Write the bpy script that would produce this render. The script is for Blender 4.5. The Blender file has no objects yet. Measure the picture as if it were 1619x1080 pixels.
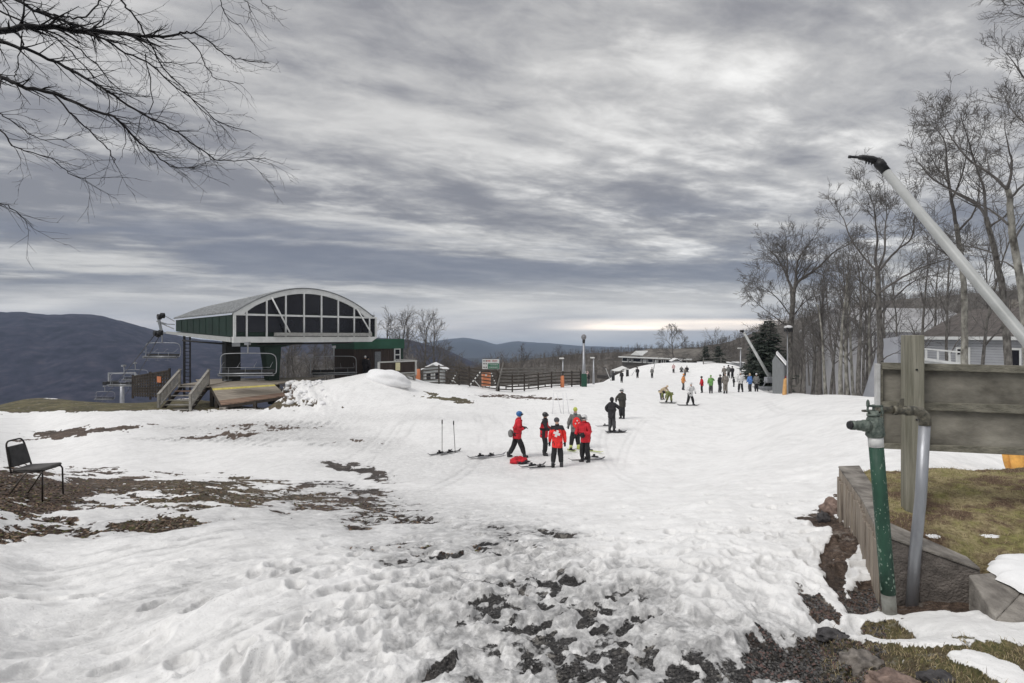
import bpy, bmesh, math, random
import numpy as np
from mathutils import Vector, Matrix, noise as mnoise

HZ, FP, CX = 532.0, 900.0, 809.5
COL = bpy.context.scene.collection
rad = math.radians

def P(px, py, d):
    return Vector(((px - CX) / FP * d, d, (HZ - py) / FP * d))

# ------------------------------------------------------------------ numpy noise
def _hash(ix, iy, seed):
    h = (ix.astype(np.int64) * 374761393 + iy.astype(np.int64) * 668265263 + seed * 974634777) & 0x7fffffff
    h = ((h ^ (h >> 13)) * 1274126177) & 0x7fffffff
    h = h ^ (h >> 16)
    return (h & 0xffff) / 65535.0

def vnoise(x, y, seed=0):
    ix, iy = np.floor(x), np.floor(y)
    fx, fy = x - ix, y - iy
    fx = fx * fx * fx * (fx * (fx * 6 - 15) + 10); fy = fy * fy * fy * (fy * (fy * 6 - 15) + 10)
    a = _hash(ix, iy, seed); b = _hash(ix + 1, iy, seed)
    c = _hash(ix, iy + 1, seed); d = _hash(ix + 1, iy + 1, seed)
    return (a * (1 - fx) + b * fx) * (1 - fy) + (c * (1 - fx) + d * fx) * fy

def fbm(x, y, seed=0, oct=4, gain=0.5):
    s = 0; a = 1.0; t = 0
    for o in range(oct):
        ca, sa = math.cos(o * 1.1 + .3), math.sin(o * 1.1 + .3)
        s = s + a * vnoise((x * ca - y * sa) * 2 ** o + 17.3 * o, (x * sa + y * ca) * 2 ** o - 9.1 * o, seed + o)
        t += a; a *= gain
    return s / t            # 0..1

def sstep(a, b, x):
    t = np.clip((x - a) / (b - a), 0, 1)
    return t * t * (3 - 2 * t)

# ------------------------------------------------------------------ materials
def nd(nt, typ, **kw):
    n = nt.nodes.new(typ)
    for k, v in kw.items():
        if k in n.inputs.keys(): n.inputs[k].default_value = v
        else: setattr(n, k, v)
    return n

MATS = {}
def mat(name, col, rough=0.6, metal=0.0, var=0.25, scale=6.0, bump=0.0, bscale=40.0, col2=None, stretch=None, spec=0.4):
    if name in MATS: return MATS[name]
    m = bpy.data.materials.new(name); m.use_nodes = True
    nt = m.node_tree; b = nt.nodes['Principled BSDF']
    b.inputs['Roughness'].default_value = rough
    b.inputs['Metallic'].default_value = metal
    b.inputs['Specular IOR Level'].default_value = spec
    tc = nd(nt, 'ShaderNodeTexCoord')
    mp = nd(nt, 'ShaderNodeMapping')
    if stretch: mp.inputs['Scale'].default_value = stretch
    nt.links.new(tc.outputs['Object'], mp.inputs['Vector'])
    no = nd(nt, 'ShaderNodeTexNoise', Scale=scale, Detail=5.0, Roughness=0.6)
    nt.links.new(mp.outputs[0], no.inputs['Vector'])
    rp = nd(nt, 'ShaderNodeValToRGB')
    c2 = col2 if col2 else tuple(c * (1 - var) for c in col)
    c1 = col if col2 else tuple(min(1, c * (1 + var)) for c in col)
    rp.color_ramp.elements[0].position = 0.32; rp.color_ramp.elements[0].color = (*c2, 1)
    rp.color_ramp.elements[1].position = 0.68; rp.color_ramp.elements[1].color = (*c1, 1)
    nt.links.new(no.outputs['Fac'], rp.inputs['Fac'])
    nt.links.new(rp.outputs[0], b.inputs['Base Color'])
    if bump:
        n2 = nd(nt, 'ShaderNodeTexNoise', Scale=bscale, Detail=4.0)
        nt.links.new(mp.outputs[0], n2.inputs['Vector'])
        bp = nd(nt, 'ShaderNodeBump', Strength=bump, Distance=0.02)
        nt.links.new(n2.outputs['Fac'], bp.inputs['Height'])
        nt.links.new(bp.outputs[0], b.inputs['Normal'])
    MATS[name] = m
    return m

# ------------------------------------------------------------------ mesh builder
class MB:
    def __init__(s): s.v = []; s.f = []; s.m = []; s.sm = []
    def face(s, idx, m=0, smooth=False): s.f.append(tuple(idx)); s.m.append(m); s.sm.append(smooth)
    def quad(s, a, b, c, d, m=0):
        n = len(s.v); s.v += [tuple(a), tuple(b), tuple(c), tuple(d)]; s.face((n, n+1, n+2, n+3), m)
    def hexa(s, p, m=0):      # 8 points: bottom 4 ccw, top 4 ccw
        n = len(s.v); s.v += [tuple(q) for q in p]
        for f in ((3,2,1,0),(4,5,6,7),(0,1,5,4),(1,2,6,5),(2,3,7,6),(3,0,4,7)):
            s.face([n+i for i in f], m)
    def box(s, c, size, m=0, rz=0.0, R=None):
        hx, hy, hz = size[0]/2, size[1]/2, size[2]/2
        M = R if R is not None else Matrix.Rotation(rz, 3, 'Z')
        pts = []
        for z in (-hz, hz):
            for x, y in ((-hx,-hy),(hx,-hy),(hx,hy),(-hx,hy)):
                pts.append(Vector(c) + M @ Vector((x, y, z)))
        s.hexa(pts, m)
    def beam(s, a, b, w, h, m=0, up=(0,0,1)):
        a = Vector(a); b = Vector(b); d = (b-a)
        if d.length < 1e-6: return
        d.normalize(); upv = Vector(up)
        if abs(d.dot(upv)) > 0.98: upv = Vector((0,1,0))
        x = d.cross(upv).normalized(); y = x.cross(d).normalized()
        pts = []
        for q in (a, b):
            for sx, sy in ((-1,-1),(1,-1),(1,1),(-1,1)):
                pts.append(q + x*(sx*w/2) + y*(sy*h/2))
        s.hexa(pts, m)
    def tube(s, pts, rr, n=6, m=0, cap=True, smooth=True):
        pts = [Vector(p) for p in pts]
        k = len(pts)
        if not hasattr(rr, '__len__'): rr = [rr]*k
        base = len(s.v); prev = None
        for i, p in enumerate(pts):
            t = (pts[min(i+1,k-1)] - pts[max(i-1,0)])
            if t.length < 1e-9: t = Vector((0,0,1))
            t.normalize()
            if prev is None:
                ref = Vector((0,0,1)) if abs(t.z) < .9 else Vector((1,0,0))
                x = t.cross(ref).normalized()
            else:
                x = prev - t*prev.dot(t)
                if x.length < 1e-6: x = t.orthogonal()
                x.normalize()
            prev = x; y = t.cross(x)
            for j in range(n):
                a = 2*math.pi*j/n
                q = p + (x*math.cos(a) + y*math.sin(a))*rr[i]
                s.v.append((q.x, q.y, q.z))
        for i in range(k-1):
            for j in range(n):
                a = base+i*n+j; b = base+i*n+(j+1)%n
                s.face((a, b, b+n, a+n), m, smooth)
        if cap:
            s.face([base+j for j in range(n)][::-1], m); s.face([base+(k-1)*n+j for j in range(n)], m)
    def ell(s, c, r, m=0, nu=12, nv=8, R=None, jit=0, seed=0, zmin=-2):
        c = Vector(c); base = len(s.v); rnd = random.Random(seed)
        for i in range(nv+1):
            th = math.pi*i/nv
            for j in range(nu):
                ph = 2*math.pi*j/nu
                d = Vector((math.sin(th)*math.cos(ph), math.sin(th)*math.sin(ph), max(math.cos(th), zmin)))
                k = 1
                if jit:
                    k = 1 + jit*(mnoise.noise(Vector((d.x*1.7+seed*3.1, d.y*1.7, d.z*1.7))) + .5*mnoise.noise(Vector((d.x*4+seed, d.y*4, d.z*4))))
                q = Vector((d.x*r[0]*k, d.y*r[1]*k, d.z*r[2]*k))
                if R is not None: q = R @ q
                s.v.append(tuple(c+q))
        for i in range(nv):
            for j in range(nu):
                a = base+i*nu+j; b = base+i*nu+(j+1)%nu
                if i == 0: s.face((a, a+nu, b+nu), m, True)
                elif i == nv-1: s.face((a, a+nu, b), m, True)
                else: s.face((a, a+nu, b+nu, b), m, True)
    def prism(s, poly, a, b, m=0):   # poly list of 3D pts; extrude by vector
        v = Vector(b) ; n = len(s.v); k = len(poly)
        for p in poly: s.v.append(tuple(Vector(p)+Vector(a)))
        for p in poly: s.v.append(tuple(Vector(p)+Vector(a)+v))
        s.face(range(n, n+k)[::-1], m); s.face(range(n+k, n+2*k), m)
        for i in range(k):
            j = (i+1) % k
            s.face((n+i, n+j, n+k+j, n+k+i), m)
    def build(s, name, mats, parent=None, bevel=0.0, off=None):
        me = bpy.data.meshes.new(name)
        vs = s.v
        if off is not None: vs = [(x-off[0], y-off[1], z-off[2]) for x, y, z in vs]
        me.from_pydata(vs, [], s.f)
        if not isinstance(mats, (list, tuple)): mats = [mats]
        for m in mats: me.materials.append(m)
        me.polygons.foreach_set('material_index', s.m)
        me.polygons.foreach_set('use_smooth', s.sm)
        me.update()
        o = bpy.data.objects.new(name, me); COL.objects.link(o)
        if parent is not None: o.parent = parent
        if bevel:
            bm = bmesh.new(); bm.from_mesh(me)
            bmesh.ops.recalc_face_normals(bm, faces=bm.faces)
            bm.to_mesh(me); bm.free()
            md = o.modifiers.new('bevel', 'BEVEL'); md.width = bevel; md.segments = 2; md.limit_method = 'ANGLE'
        return o

def tag(o, label=None, cat=None, group=None, kind=None):
    if label: o['label'] = label
    if cat: o['category'] = cat
    if group: o['group'] = group
    if kind: o['kind'] = kind
    return o

def empty(name, loc=(0,0,0), label=None, cat=None, group=None, rz=0):
    o = bpy.data.objects.new(name, None); COL.objects.link(o)
    o.location = loc; o.rotation_euler = (0,0,rz); o.empty_display_size = .2
    return tag(o, label, cat, group)

def part(mb, name, mats, root, bevel=0.0, label=None):
    """build from world coordinates under an un-rotated empty (or mesh child) root"""
    loc = Vector((0,0,0)); r = root
    while r is not None: loc += r.location; r = r.parent
    o = mb.build(name, mats, root, bevel, off=loc)
    if label: o['label'] = label
    return o

def copy_tree(o, parent=None):
    c = o.copy(); COL.objects.link(c); c.parent = parent
    for ch in list(o.children): copy_tree(ch, c)
    return c

def crom(pts, n=5):
    pts = [Vector(p) for p in pts]; out = []
    for i in range(len(pts)-1):
        p0 = pts[max(i-1,0)]; p1 = pts[i]; p2 = pts[i+1]; p3 = pts[min(i+2,len(pts)-1)]
        for k in range(n):
            t = k/n
            out.append(0.5*((2*p1)+(p2-p0)*t+(2*p0-5*p1+4*p2-p3)*t*t+(3*p1-p0-3*p2+p3)*t**3))
    out.append(pts[-1]); return out
# ================================================================== ground
# control points: (px, depth, py) or z directly as ('z')
_cp = []
def cp(px, d, py=None, z=None):
    u = (px-CX)/FP
    if z is None: z = (HZ-py)/FP*d
    _cp.append((u, math.log(d), z))
for px in (-500, 0, 400, 810, 1200, 1600, 2100):
    cp(px, 1.0, z=-1.62); cp(px, 1.8, z=-1.64)
for px in (-500, 0, 400, 810, 1200): cp(px, 2.8, z=-1.70)
for px in (-500, 50): 
    for d, z in ((5,-2.03),(7.5,-2.28),(8.7,-2.38),(10.2,-2.5),(14,-3.25),(20,-4.35),(30,-4.55),(42,-4.58),(47,-5.6),(60,-12),(85,-26)): cp(px, d, z=z)
for d, z in ((5,-2.04),(8,-2.5),(10,-2.78),(14,-3.5),(18,-4.3),(25,-4.6),(35,-4.7),(44,-4.8),(56,-9),(80,-24)): cp(300, d, z=z)
for px in (560, 810):
    for d, z in ((5,-2.05),(8,-2.65),(12,-3.45),(16,-4.15),(20,-4.62),(25,-4.65),(32,-4.7),(45,-4.85)): cp(px, d, z=z)
for d, z in ((55,-5.0),(66,-6.5),(85,-16)): cp(640, d, z=z)
for d, z in ((55,-5.0),(65,-5.6),(80,-10),(100,-20)): cp(810, d, z=z)
for d, z in ((5,-2.03),(8,-2.6),(12,-3.35),(20,-4.5),(32,-4.7),(45,-4.9),(60,-5.2),(86,-6.1),(100,-6.9),(125,-8.8)): cp(985, d, z=z)
for d, z in ((5,-2.0),(8,-2.5),(12,-3.2),(20,-4.3),(30,-4.62),(45,-4.9),(56,-5.4),(75,-6.0),(92,-6.2),(100,-5.9),(125,-7.5)): cp(1100, d, z=z)
for d, z in ((5,-1.99),(8,-2.42),(12,-2.95),(20,-3.9),(30,-4.4),(40,-4.6),(50,-4.95),(70,-5.2),(90,-5.7),(105,-7),(125,-9.5)): cp(1180, d, z=z)
for d, z in ((38,-3.8),(50,-5.2),(62,-7.2),(90,-12)): cp(1250, d, z=z)
for d, z in ((3.7,-1.92),(5.3,-1.99),(8.8,-2.42),(14.5,-2.72),(20,-2.75),(28,-2.92),(38,-4.0),(50,-5.8),(80,-11)): cp(1295, d, z=z)
for d, z in ((2.9,-1.75),(4.2,-2.0),(5.5,-1.96),(7,-2.05),(10,-2.1),(20,-2.22),(27,-3.0),(36,-4.6),(60,-8.5),(110,-16)): cp(1400, d, z=z)
for px in (1600, 2100):
    for d, z in ((2.9,-1.75),(3.6,-1.85),(5,-1.95),(8.5,-2.2),(12,-2.22),(18,-2.9),(26,-4.2),(40,-6.3),(80,-11),(125,-17)): cp(px, d, z=z)
_cp = np.array(_cp)
_S = np.array([3.2, 1.0])
def _K(r2): return np.where(r2 > 1e-12, 0.5*r2*np.log(np.maximum(r2,1e-12)), 0)
_X = _cp[:, :2]*_S
_A = _K(((_X[:,None,:]-_X[None,:,:])**2).sum(-1)) + np.eye(len(_X))*0.004
_Pm = np.hstack([np.ones((len(_X),1)), _X])
_M = np.block([[_A, _Pm],[_Pm.T, np.zeros((3,3))]])
_W = np.linalg.solve(_M, np.concatenate([_cp[:,2], np.zeros(3)]))
def macro(x, y):
    x = np.atleast_1d(np.asarray(x, float)); y = np.atleast_1d(np.asarray(y, float))
    d = np.clip(y, 1.0, 130); u = np.clip(x/d, -1.2, 1.3)
    out = np.empty_like(x)
    N = len(x)
    for s in range(0, N, 20000):
        q = np.stack([u[s:s+20000], np.log(d[s:s+20000])], 1)*_S
        r2 = ((q[:,None,:]-_X[None,:,:])**2).sum(-1)
        out[s:s+20000] = _K(r2) @ _W[:len(_X)] + _W[len(_X)] + q @ _W[len(_X)+1:]
    # snow ramp in front of the lift station
    _xl = -14.5 - 1.5*sstep(37.4, 39.0, y)
    fx = np.where(x < -12.0, sstep(_xl-.5, _xl+.8, x), sstep(6.6, 0.6, x+12.0))
    fy = np.where(y < 40.0, sstep(11.0, 0.5, 40.0-y), sstep(13.0, 7.0, y-40.0))
    out = out + 1.78*fx*fy
    # snow mound by the lodge
    fx = np.exp(-((x-29)/11.0)**2); fy = np.exp(-((y-98)/9.0)**2)
    out = out + 1.5*fx*fy
    return out
def gz(x, y): return float(macro(x, y)[0])
def G(px, d, dz=0.0):
    x = (px-CX)/FP*d
    return Vector((x, d, gz(x, d)+dz))
def Gpy(px, py, dmin=2.0, dmax=120.0):
    """first ground point seen at this picture position"""
    ds = np.exp(np.linspace(math.log(dmin), math.log(dmax), 1500))
    x = (px-CX)/FP*ds; z = macro(x, ds); pyy = HZ - z/ds*FP
    i = int(np.argmax(pyy <= py)) if (pyy <= py).any() else int(np.argmin(pyy))
    return Vector((x[i], ds[i], z[i]))

# ---- patches of bare earth (position of each in picture, size), baked as a vertex attribute
BARE = [ # px, py, rx, ry, strength, rot(deg)
 (40,775,190,34,1.25,2),(180,768,200,20,1.25,1),(330,775,150,17,1.15,2),(430,787,120,13,1.0,3),(60,790,70,16,1.1,0),
 (210,822,150,18,1.15,-3),(120,835,110,14,1.0,-4),(280,838,60,12,.9,-4),(20,852,55,12,1.2,0),(300,800,120,12,.8,0),
 (560,742,60,6,1.25,12),(590,778,50,7,.9,4),(500,768,60,6,.9,3),(530,800,120,14,.75,2),(450,800,100,10,.95,2),
 (620,815,90,12,.5,5),(120,682,75,6,1.0,-1),(200,676,60,4,.7,-3),(80,690,60,3.5,.8,-4),(345,688,70,4,.85,-3),(420,676,110,9,.42,0),(560,700,60,5,.35,3),
 (700,857,110,8,.36,0),(790,852,60,8,.46,0),(850,840,80,7,.42,0),(660,868,60,7,.36,0),
 (800,912,60,14,.70,0),(905,925,60,20,.88,20),(815,940,50,16,.74,-20),(765,965,60,16,.76,-20),(850,985,70,24,.72,0),(725,975,34,9,.7,-25),
 (680,1040,50,10,.62,-25),(760,1062,60,18,.6,0),(870,1062,70,16,.55,0),(900,1010,60,22,.5,0),(1000,985,60,20,.38,0),(1010,1070,70,16,.62,0),
 (1200,1066,60,16,.7,8),(1110,1040,50,9,.5,10),(1060,1010,60,18,.45,0),(1050,945,40,10,.45,0),
 (1285,945,46,14,1.15,28),(1315,845,22,62,1.4,-8),(1340,905,22,56,1.5,-14),(1372,955,42,14,1.4,10),
 (1260,1040,80,40,1.2,20),(1330,1060,160,60,1.4,0),(1330,1015,60,22,1.2,0),(1480,1040,230,50,1.35,0),(1420,1005,120,22,1.2,0),(1560,1010,110,22,1.1,0),
 (1410,972,45,9,1.1,0),(1450,940,90,24,1.5,0),(1500,930,40,10,1.1,0),
 (60,640,420,10.5,1.5,0),(-300,642,300,12,1.5,0),(190,634,60,9,1.4,-6),
 (705,631,54,5,.9,6),(680,624,26,5,.95,14),(850,630,60,2.2,.75,2),(790,626,70,2.5,.6,0),
 (455,612,12,10,1.1,0),(452,630,10,7,1.1,0),
]
KEEP = [ # snow left over inside the bare areas
 (1450,1010,62,6.5,1.6,4),(1575,1052,60,16,1.7,20),(1530,1040,40,9,1.3,10),(1500,975,55,14,1.8,0),(1590,985,60,13,1.6,8),(1380,970,40,6,.9,0),(1290,1076,90,9,1.5,10),(690,634,40,3,.9,4),(720,626,36,2.5,.9,0),(668,622,14,3,.8,20),
 (180,806,120,9,.9,0),(330,812,70,7,.9,-2),(420,800,40,5,.7,0),(100,757,80,3,.7,0),(300,757,90,3,.7,0)]
GRASS = [(1480,1040,260,42,1.0,0),(1560,1000,140,30,1,0),(1400,1003,110,20,.9,0),(1410,972,60,9,.8,0),(60,640,420,12,1.2,0),(-300,642,300,14,1.2,0),(200,634,70,10,1.2,0),
 (330,780,160,26,.40,0),(230,828,140,18,.45,0),(700,628,58,7,.8,6),(470,785,60,14,.35,0)]
def paint(lst, px, py):
    out = np.zeros_like(px)
    for cx, cy, rx, ry, s, rot in lst:
        sel = (np.abs(px-cx) < rx*1.7+ry) & (np.abs(py-cy) < ry*1.7+rx*abs(math.sin(rad(rot)))*1.7)
        if not sel.any(): continue
        c, n = math.cos(rad(rot)), math.sin(rad(rot))
        dx, dy = px[sel]-cx, py[sel]-cy
        X, Y = (dx*c+dy*n)/rx, (-dx*n+dy*c)/ry
        r = np.sqrt(X*X+Y*Y)
        out[sel] = np.maximum(out[sel], s*sstep(1.45, .35, r))
    return out

_u = np.concatenate([np.linspace(-1.6,-1.0,40,endpoint=False), np.linspace(-1.0,1.0,860,endpoint=False), np.linspace(1.0,1.6,41)])
_l = np.concatenate([np.linspace(math.log(.8),math.log(2.45),24,endpoint=False), np.linspace(math.log(2.45),math.log(12),400,endpoint=False), np.linspace(math.log(12),math.log(130),200)])
_U, _D = np.meshgrid(_u, np.exp(_l)); _Xg = (_U*_D).ravel(); _Yg = _D.ravel()
_Z0 = macro(_Xg, _Yg)
_px = CX + FP*_U.ravel(); _py = HZ - _Z0/_Yg*FP
_lod = 1/(1+(_Yg/14)**2)
# warp for organic patch outlines (world scale noise turned to picture offsets)
wx = (fbm(_Xg*1.1, _Yg*.7, 5, 4)-.5); wy = (fbm(_Xg*1.1+40, _Yg*.7, 9, 4)-.5)
sc = FP/_Yg
_wpx = _px + wx*np.minimum(sc*1.0, 150); _wpy = _py + wy*np.minimum(sc*.55, 70)*np.clip((_py-560)/160, .12, 1)
bare = paint(BARE, _wpx, _wpy); keep = paint(KEEP, _px+wx*22, _py+wy*14); grass = paint(GRASS, _wpx, _wpy)
bn = fbm(_Xg*2.2, _Yg*3.6, 21, 5, .6); bf = fbm(_Xg*11, _Yg*9, 31, 4, .65)
bare = bare*np.where((_py>890)&(_px>640)&(_px<1150), .66, 1.0) - keep*1.2
_lz = paint([(250,800,420,70,1,0)], _px, _py)
mask = bare*(1-.22*_lz) + (bn-.5)*(1.15+.75*_lz) + (bf-.5)*(.9+.6*_lz)*(bare > .05)
mask = np.where(bare > 0.02, mask, 0)
# trampled zone: footprints
tramp = paint([(880,960,330,150,1.0,10),(1000,1060,320,90,1.0,0),(760,850,260,50,.55,0),(1130,980,200,90,.6,20),(570,1030,190,90,.42,-10),(640,900,220,60,.5,0),(250,1000,300,100,.05,0),(1150,860,190,80,.5,0),(1290,820,90,90,.5,0)], _px, _py)
foot = np.zeros_like(_Xg); rim = np.zeros_like(_Xg); fdirt = np.zeros_like(_Xg)
_rs = np.random.RandomState(4)
_near = np.where((_Yg < 11) & (np.abs(_U.ravel()) < 1.0))[0]
_order = _near
_nx, _ny = _Xg[_near], _Yg[_near]
_fr = []
for k in range(5200):
    px = _rs.uniform(-60, 1400); py = 760 + 330*_rs.rand()**.8
    dd = 2.4 + (1085-py)/330.0*6.5 if False else None
    _fr.append((px, py))
_fr = np.array(_fr)
# approximate inverse: picture -> depth by interpolation along columns of the macro grid
_G0 = macro(np.linspace(-1,1,60)[None,:].repeat(160,0).ravel()*np.exp(np.linspace(math.log(2.3),math.log(14),160))[:,None].repeat(60,1).ravel(),
            np.exp(np.linspace(math.log(2.3),math.log(14),160))[:,None].repeat(60,1).ravel()).reshape(160,60)
_dl = np.exp(np.linspace(math.log(2.3),math.log(14),160)); _pyg = HZ - _G0/_dl[:,None]*FP
_tr2 = lambda a, b: paint([(880,960,330,150,1.0,10),(1000,1060,320,90,1.0,0),(760,850,260,50,.55,0),(1130,980,200,90,.6,20),(570,1030,190,90,.42,-10),(640,900,220,60,.5,0),(250,1000,300,100,.05,0),(1150,860,190,80,.5,0),(1290,820,90,90,.5,0)], np.array([a]), np.array([b]))[0]
_nf = 0
_cell = {}
for ii in range(0, len(_near)):
    pass
_bx = np.floor(_nx*2).astype(int); _by = np.floor(_ny*2).astype(int)
_key = (_bx+100)*1000 + _by; _srt = np.argsort(_key, kind='stable'); _ks = _key[_srt]
for (px, py) in _fr:
    t = _tr2(px, py)
    if _rs.rand() > t*.75: continue
    ci = int(np.clip(((px-CX)/FP+1)/2*59, 0, 59)); col = _pyg[:, ci]
    i = int(np.argmax(col <= py))
    d = _dl[i]; x = (px-CX)/FP*d
    ang = _rs.normal(1.35, .5); L = _rs.uniform(.11,.17); Wd = L*_rs.uniform(.36,.6); dep = _rs.uniform(.3, 1)
    c, s = math.cos(ang), math.sin(ang)
    kx, ky = int(math.floor(x*2)), int(math.floor(d*2))
    idx = []
    for ax in (-1,0,1):
        for ay in (-1,0,1):
            kk = (kx+ax+100)*1000+ky+ay
            a0 = np.searchsorted(_ks, kk, 'left'); a1 = np.searchsorted(_ks, kk, 'right')
            idx.append(_srt[a0:a1])
    idx = np.concatenate(idx)
    if len(idx) == 0: continue
    dx, dy = _nx[idx]-x, _ny[idx]-d
    a = (dx*c+dy*s)/L; b = (-dx*s+dy*c)/Wd
    wob = .22*(vnoise(_nx[idx]*22, _ny[idx]*22, 77)-.5)
    r = np.sqrt(a*a+b*b)+wob
    g = _near[idx]
    foot[g] = np.maximum(foot[g], dep*sstep(1.15,.55,r))
    rim[g] = np.maximum(rim[g], dep*np.exp(-((r-1.18)/.2)**2))
    if _rs.rand() < .8: fdirt[g] = np.maximum(fdirt[g], dep*sstep(.9,.5,r))
    _nf += 1
# snow relief
th = fbm(_Xg*.55, _Yg*.55, 51, 4)-.5
lump = fbm(_Xg*2.3, _Yg*2.3, 61, 4, .5)-.5
fine = fbm(_Xg*8.5, _Yg*8.5, 71, 4, .55)-.5
ridge = 1-np.abs(2*fbm(_Xg*3.2, _Yg*3.2+8, 81, 3, .5)-1)
near = _lod
dirty = np.clip(fdirt*sstep(.35,.8,tramp)*1.15*(paint([(900,985,280,120,1.0,8),(1050,1060,260,60,1.0,0)], _wpx, _wpy)),0,1)
mask = np.clip(np.maximum(mask, dirty*.66-.12), 0, 1.2)
b01 = sstep(.38,.60,mask)
rough = np.clip(.35+.9*tramp, 0, 1.3)
zs = _Z0 + th*.22*sstep(2,6,_Yg)*near + (lump*.10 + fine*.034*rough + (ridge-.6)*.020*rough)*near
zs += np.where(_Yg>14, (fbm(_Xg*.35,_Yg*.35,91,4)-.5)*.10, 0)*sstep(130,60,_Yg)
zs -= (foot*.060 - rim*.012)*near
thick = .030*near + .012
b01g = sstep(.30,.78,np.where(bare>.02, bare+(bn-.5)*1.15+(bf-.5)*.3, 0))
b01g = np.maximum(b01g, dirty*.5)
zs -= b01g*thick
zs += b01*(fbm(_Xg*14,_Yg*14,101,3)-.5)*.025*near
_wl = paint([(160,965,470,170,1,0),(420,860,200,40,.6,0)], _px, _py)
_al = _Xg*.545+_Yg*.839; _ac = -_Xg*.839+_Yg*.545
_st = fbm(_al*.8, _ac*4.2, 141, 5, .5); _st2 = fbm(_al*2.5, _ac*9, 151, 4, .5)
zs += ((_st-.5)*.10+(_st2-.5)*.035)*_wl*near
# ski and snowmobile tracks running up the slope
trk_ = np.zeros_like(_Xg)
for _x0,_a,_b,_p,_w,_y0,_y1 in ((-2.5,.02,.8,.09,.34,13,70),(1.2,.16,1.2,.07,.30,12,80),(4.5,.20,.7,.11,.32,14,75),(-5.5,.05,1.5,.06,.9,15,45),(7.5,.22,1.0,.08,.28,13,60),(-1.0,.30,-1.4,.05,.30,18,80),(3.0,-.10,.9,.12,.26,20,60),(-9.0,.10,1.0,.10,.9,18,36),(9.5,.12,.8,.13,.3,12,40)):
    _xc = _x0+_a*_Yg+_b*np.sin(_p*_Yg*2+_x0)
    for _s in (-.5,.5):
        trk_ = np.maximum(trk_, np.exp(-((_Xg-_xc-_s*_w)/(.045+.0012*_Yg))**2)*sstep(_y0,_y0+3,_Yg)*sstep(_y1,_y1-10,_Yg))
trk_ *= sstep(.36,.60,fbm(_Xg*.5,_Yg*.3,131,3))
zs -= trk_*.018
# lumpy snow rubble at the mound's left shoulder
sh = paint([(490,625,40,22,1,20),(470,605,22,10,1,0)], _px, _py)
zs += sh*(fbm(_Xg*2.2,_Yg*2.2,111,3)-.45)*.7
# grader tracks
tk = paint([(330,688,130,10,1,-2),(430,672,130,16,1,0),(520,705,90,10,.5,6)], _px, _py)
zs += tk*.05*np.sin(_Xg*14+fbm(_Xg,_Yg,3,2)*4)*sstep(.35,.6,fbm(_Xg*.9,_Yg*.4,13,3))
# hole for the retaining wall is simply hidden behind it
slush_and_dimming = np.clip(paint([(780,858,190,34,.75,2),(880,975,240,110,.8,8),(1050,1040,260,80,.9,0),(650,800,200,30,.5,4),(560,800,220,34,.6,0),(420,680,160,18,.5,0),(560,700,110,16,.4,6),(300,820,260,40,.3,0),(700,740,220,30,.3,0),(1080,960,110,45,.35,20),(1230,1050,90,40,.5,0),(620,660,160,8,.25,0)], _wpx, _wpy)*1.0 + foot*.35, 0, 1)
slush_and_dimming = np.clip(slush_and_dimming + trk_*.22 + _wl*(sstep(.50,.30,_st)*.40+sstep(.42,.25,_st2)*.35+.06), 0, 1)  # tracks and trough dirt, plus vignette dimming painted into the lower-left snow
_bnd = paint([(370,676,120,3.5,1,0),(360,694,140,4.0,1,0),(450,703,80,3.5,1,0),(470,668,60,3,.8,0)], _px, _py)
slush_and_dimming = np.clip(slush_and_dimming + _bnd*1.1*(np.sin(_Xg*14+3*fbm(_Xg*.7,_Yg*.7,161,2))>.1)*sstep(.36,.55,fbm(_Xg*.8,_Yg*.8,171,3)) + .16*paint([(480,690,420,70,1,0)], _px, _py), 0, 1)  # tread dashes, plus an exposure grey painted evenly over this snow
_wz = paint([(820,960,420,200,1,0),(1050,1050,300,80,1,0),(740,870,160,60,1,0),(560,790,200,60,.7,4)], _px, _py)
slush_and_dimming = np.clip(slush_and_dimming + _wz*(sstep(.02,.42,mask)*.75 + fdirt*.55), 0, 1)
def add_attr(me, name, arr):
    a = me.attributes.new(name, 'FLOAT', 'POINT'); a.data.foreach_set('value', np.ascontiguousarray(arr, dtype=np.float32))
def grid_mesh(name, X, Y, Z, nr, nc, m, flip=False):
    me = bpy.data.meshes.new(name)
    me.vertices.add(nr*nc)
    me.vertices.foreach_set('co', np.stack([X,Y,Z],1).astype(np.float32).ravel())
    i, j = np.meshgrid(np.arange(nr-1), np.arange(nc-1), indexing='ij')
    a = (i*nc+j).ravel(); q = np.stack([a, a+1, a+nc+1, a+nc],1)
    nq = len(q)
    me.loops.add(nq*4); me.loops.foreach_set('vertex_index', q.ravel().astype(np.int32))
    me.polygons.add(nq); me.polygons.foreach_set('loop_start', np.arange(0,nq*4,4,dtype=np.int32))
    me.polygons.foreach_set('use_smooth', np.ones(nq, dtype=bool))
    me.update(calc_edges=True); me.materials.append(m)
    o = bpy.data.objects.new(name, me); COL.objects.link(o)
    return o

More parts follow.
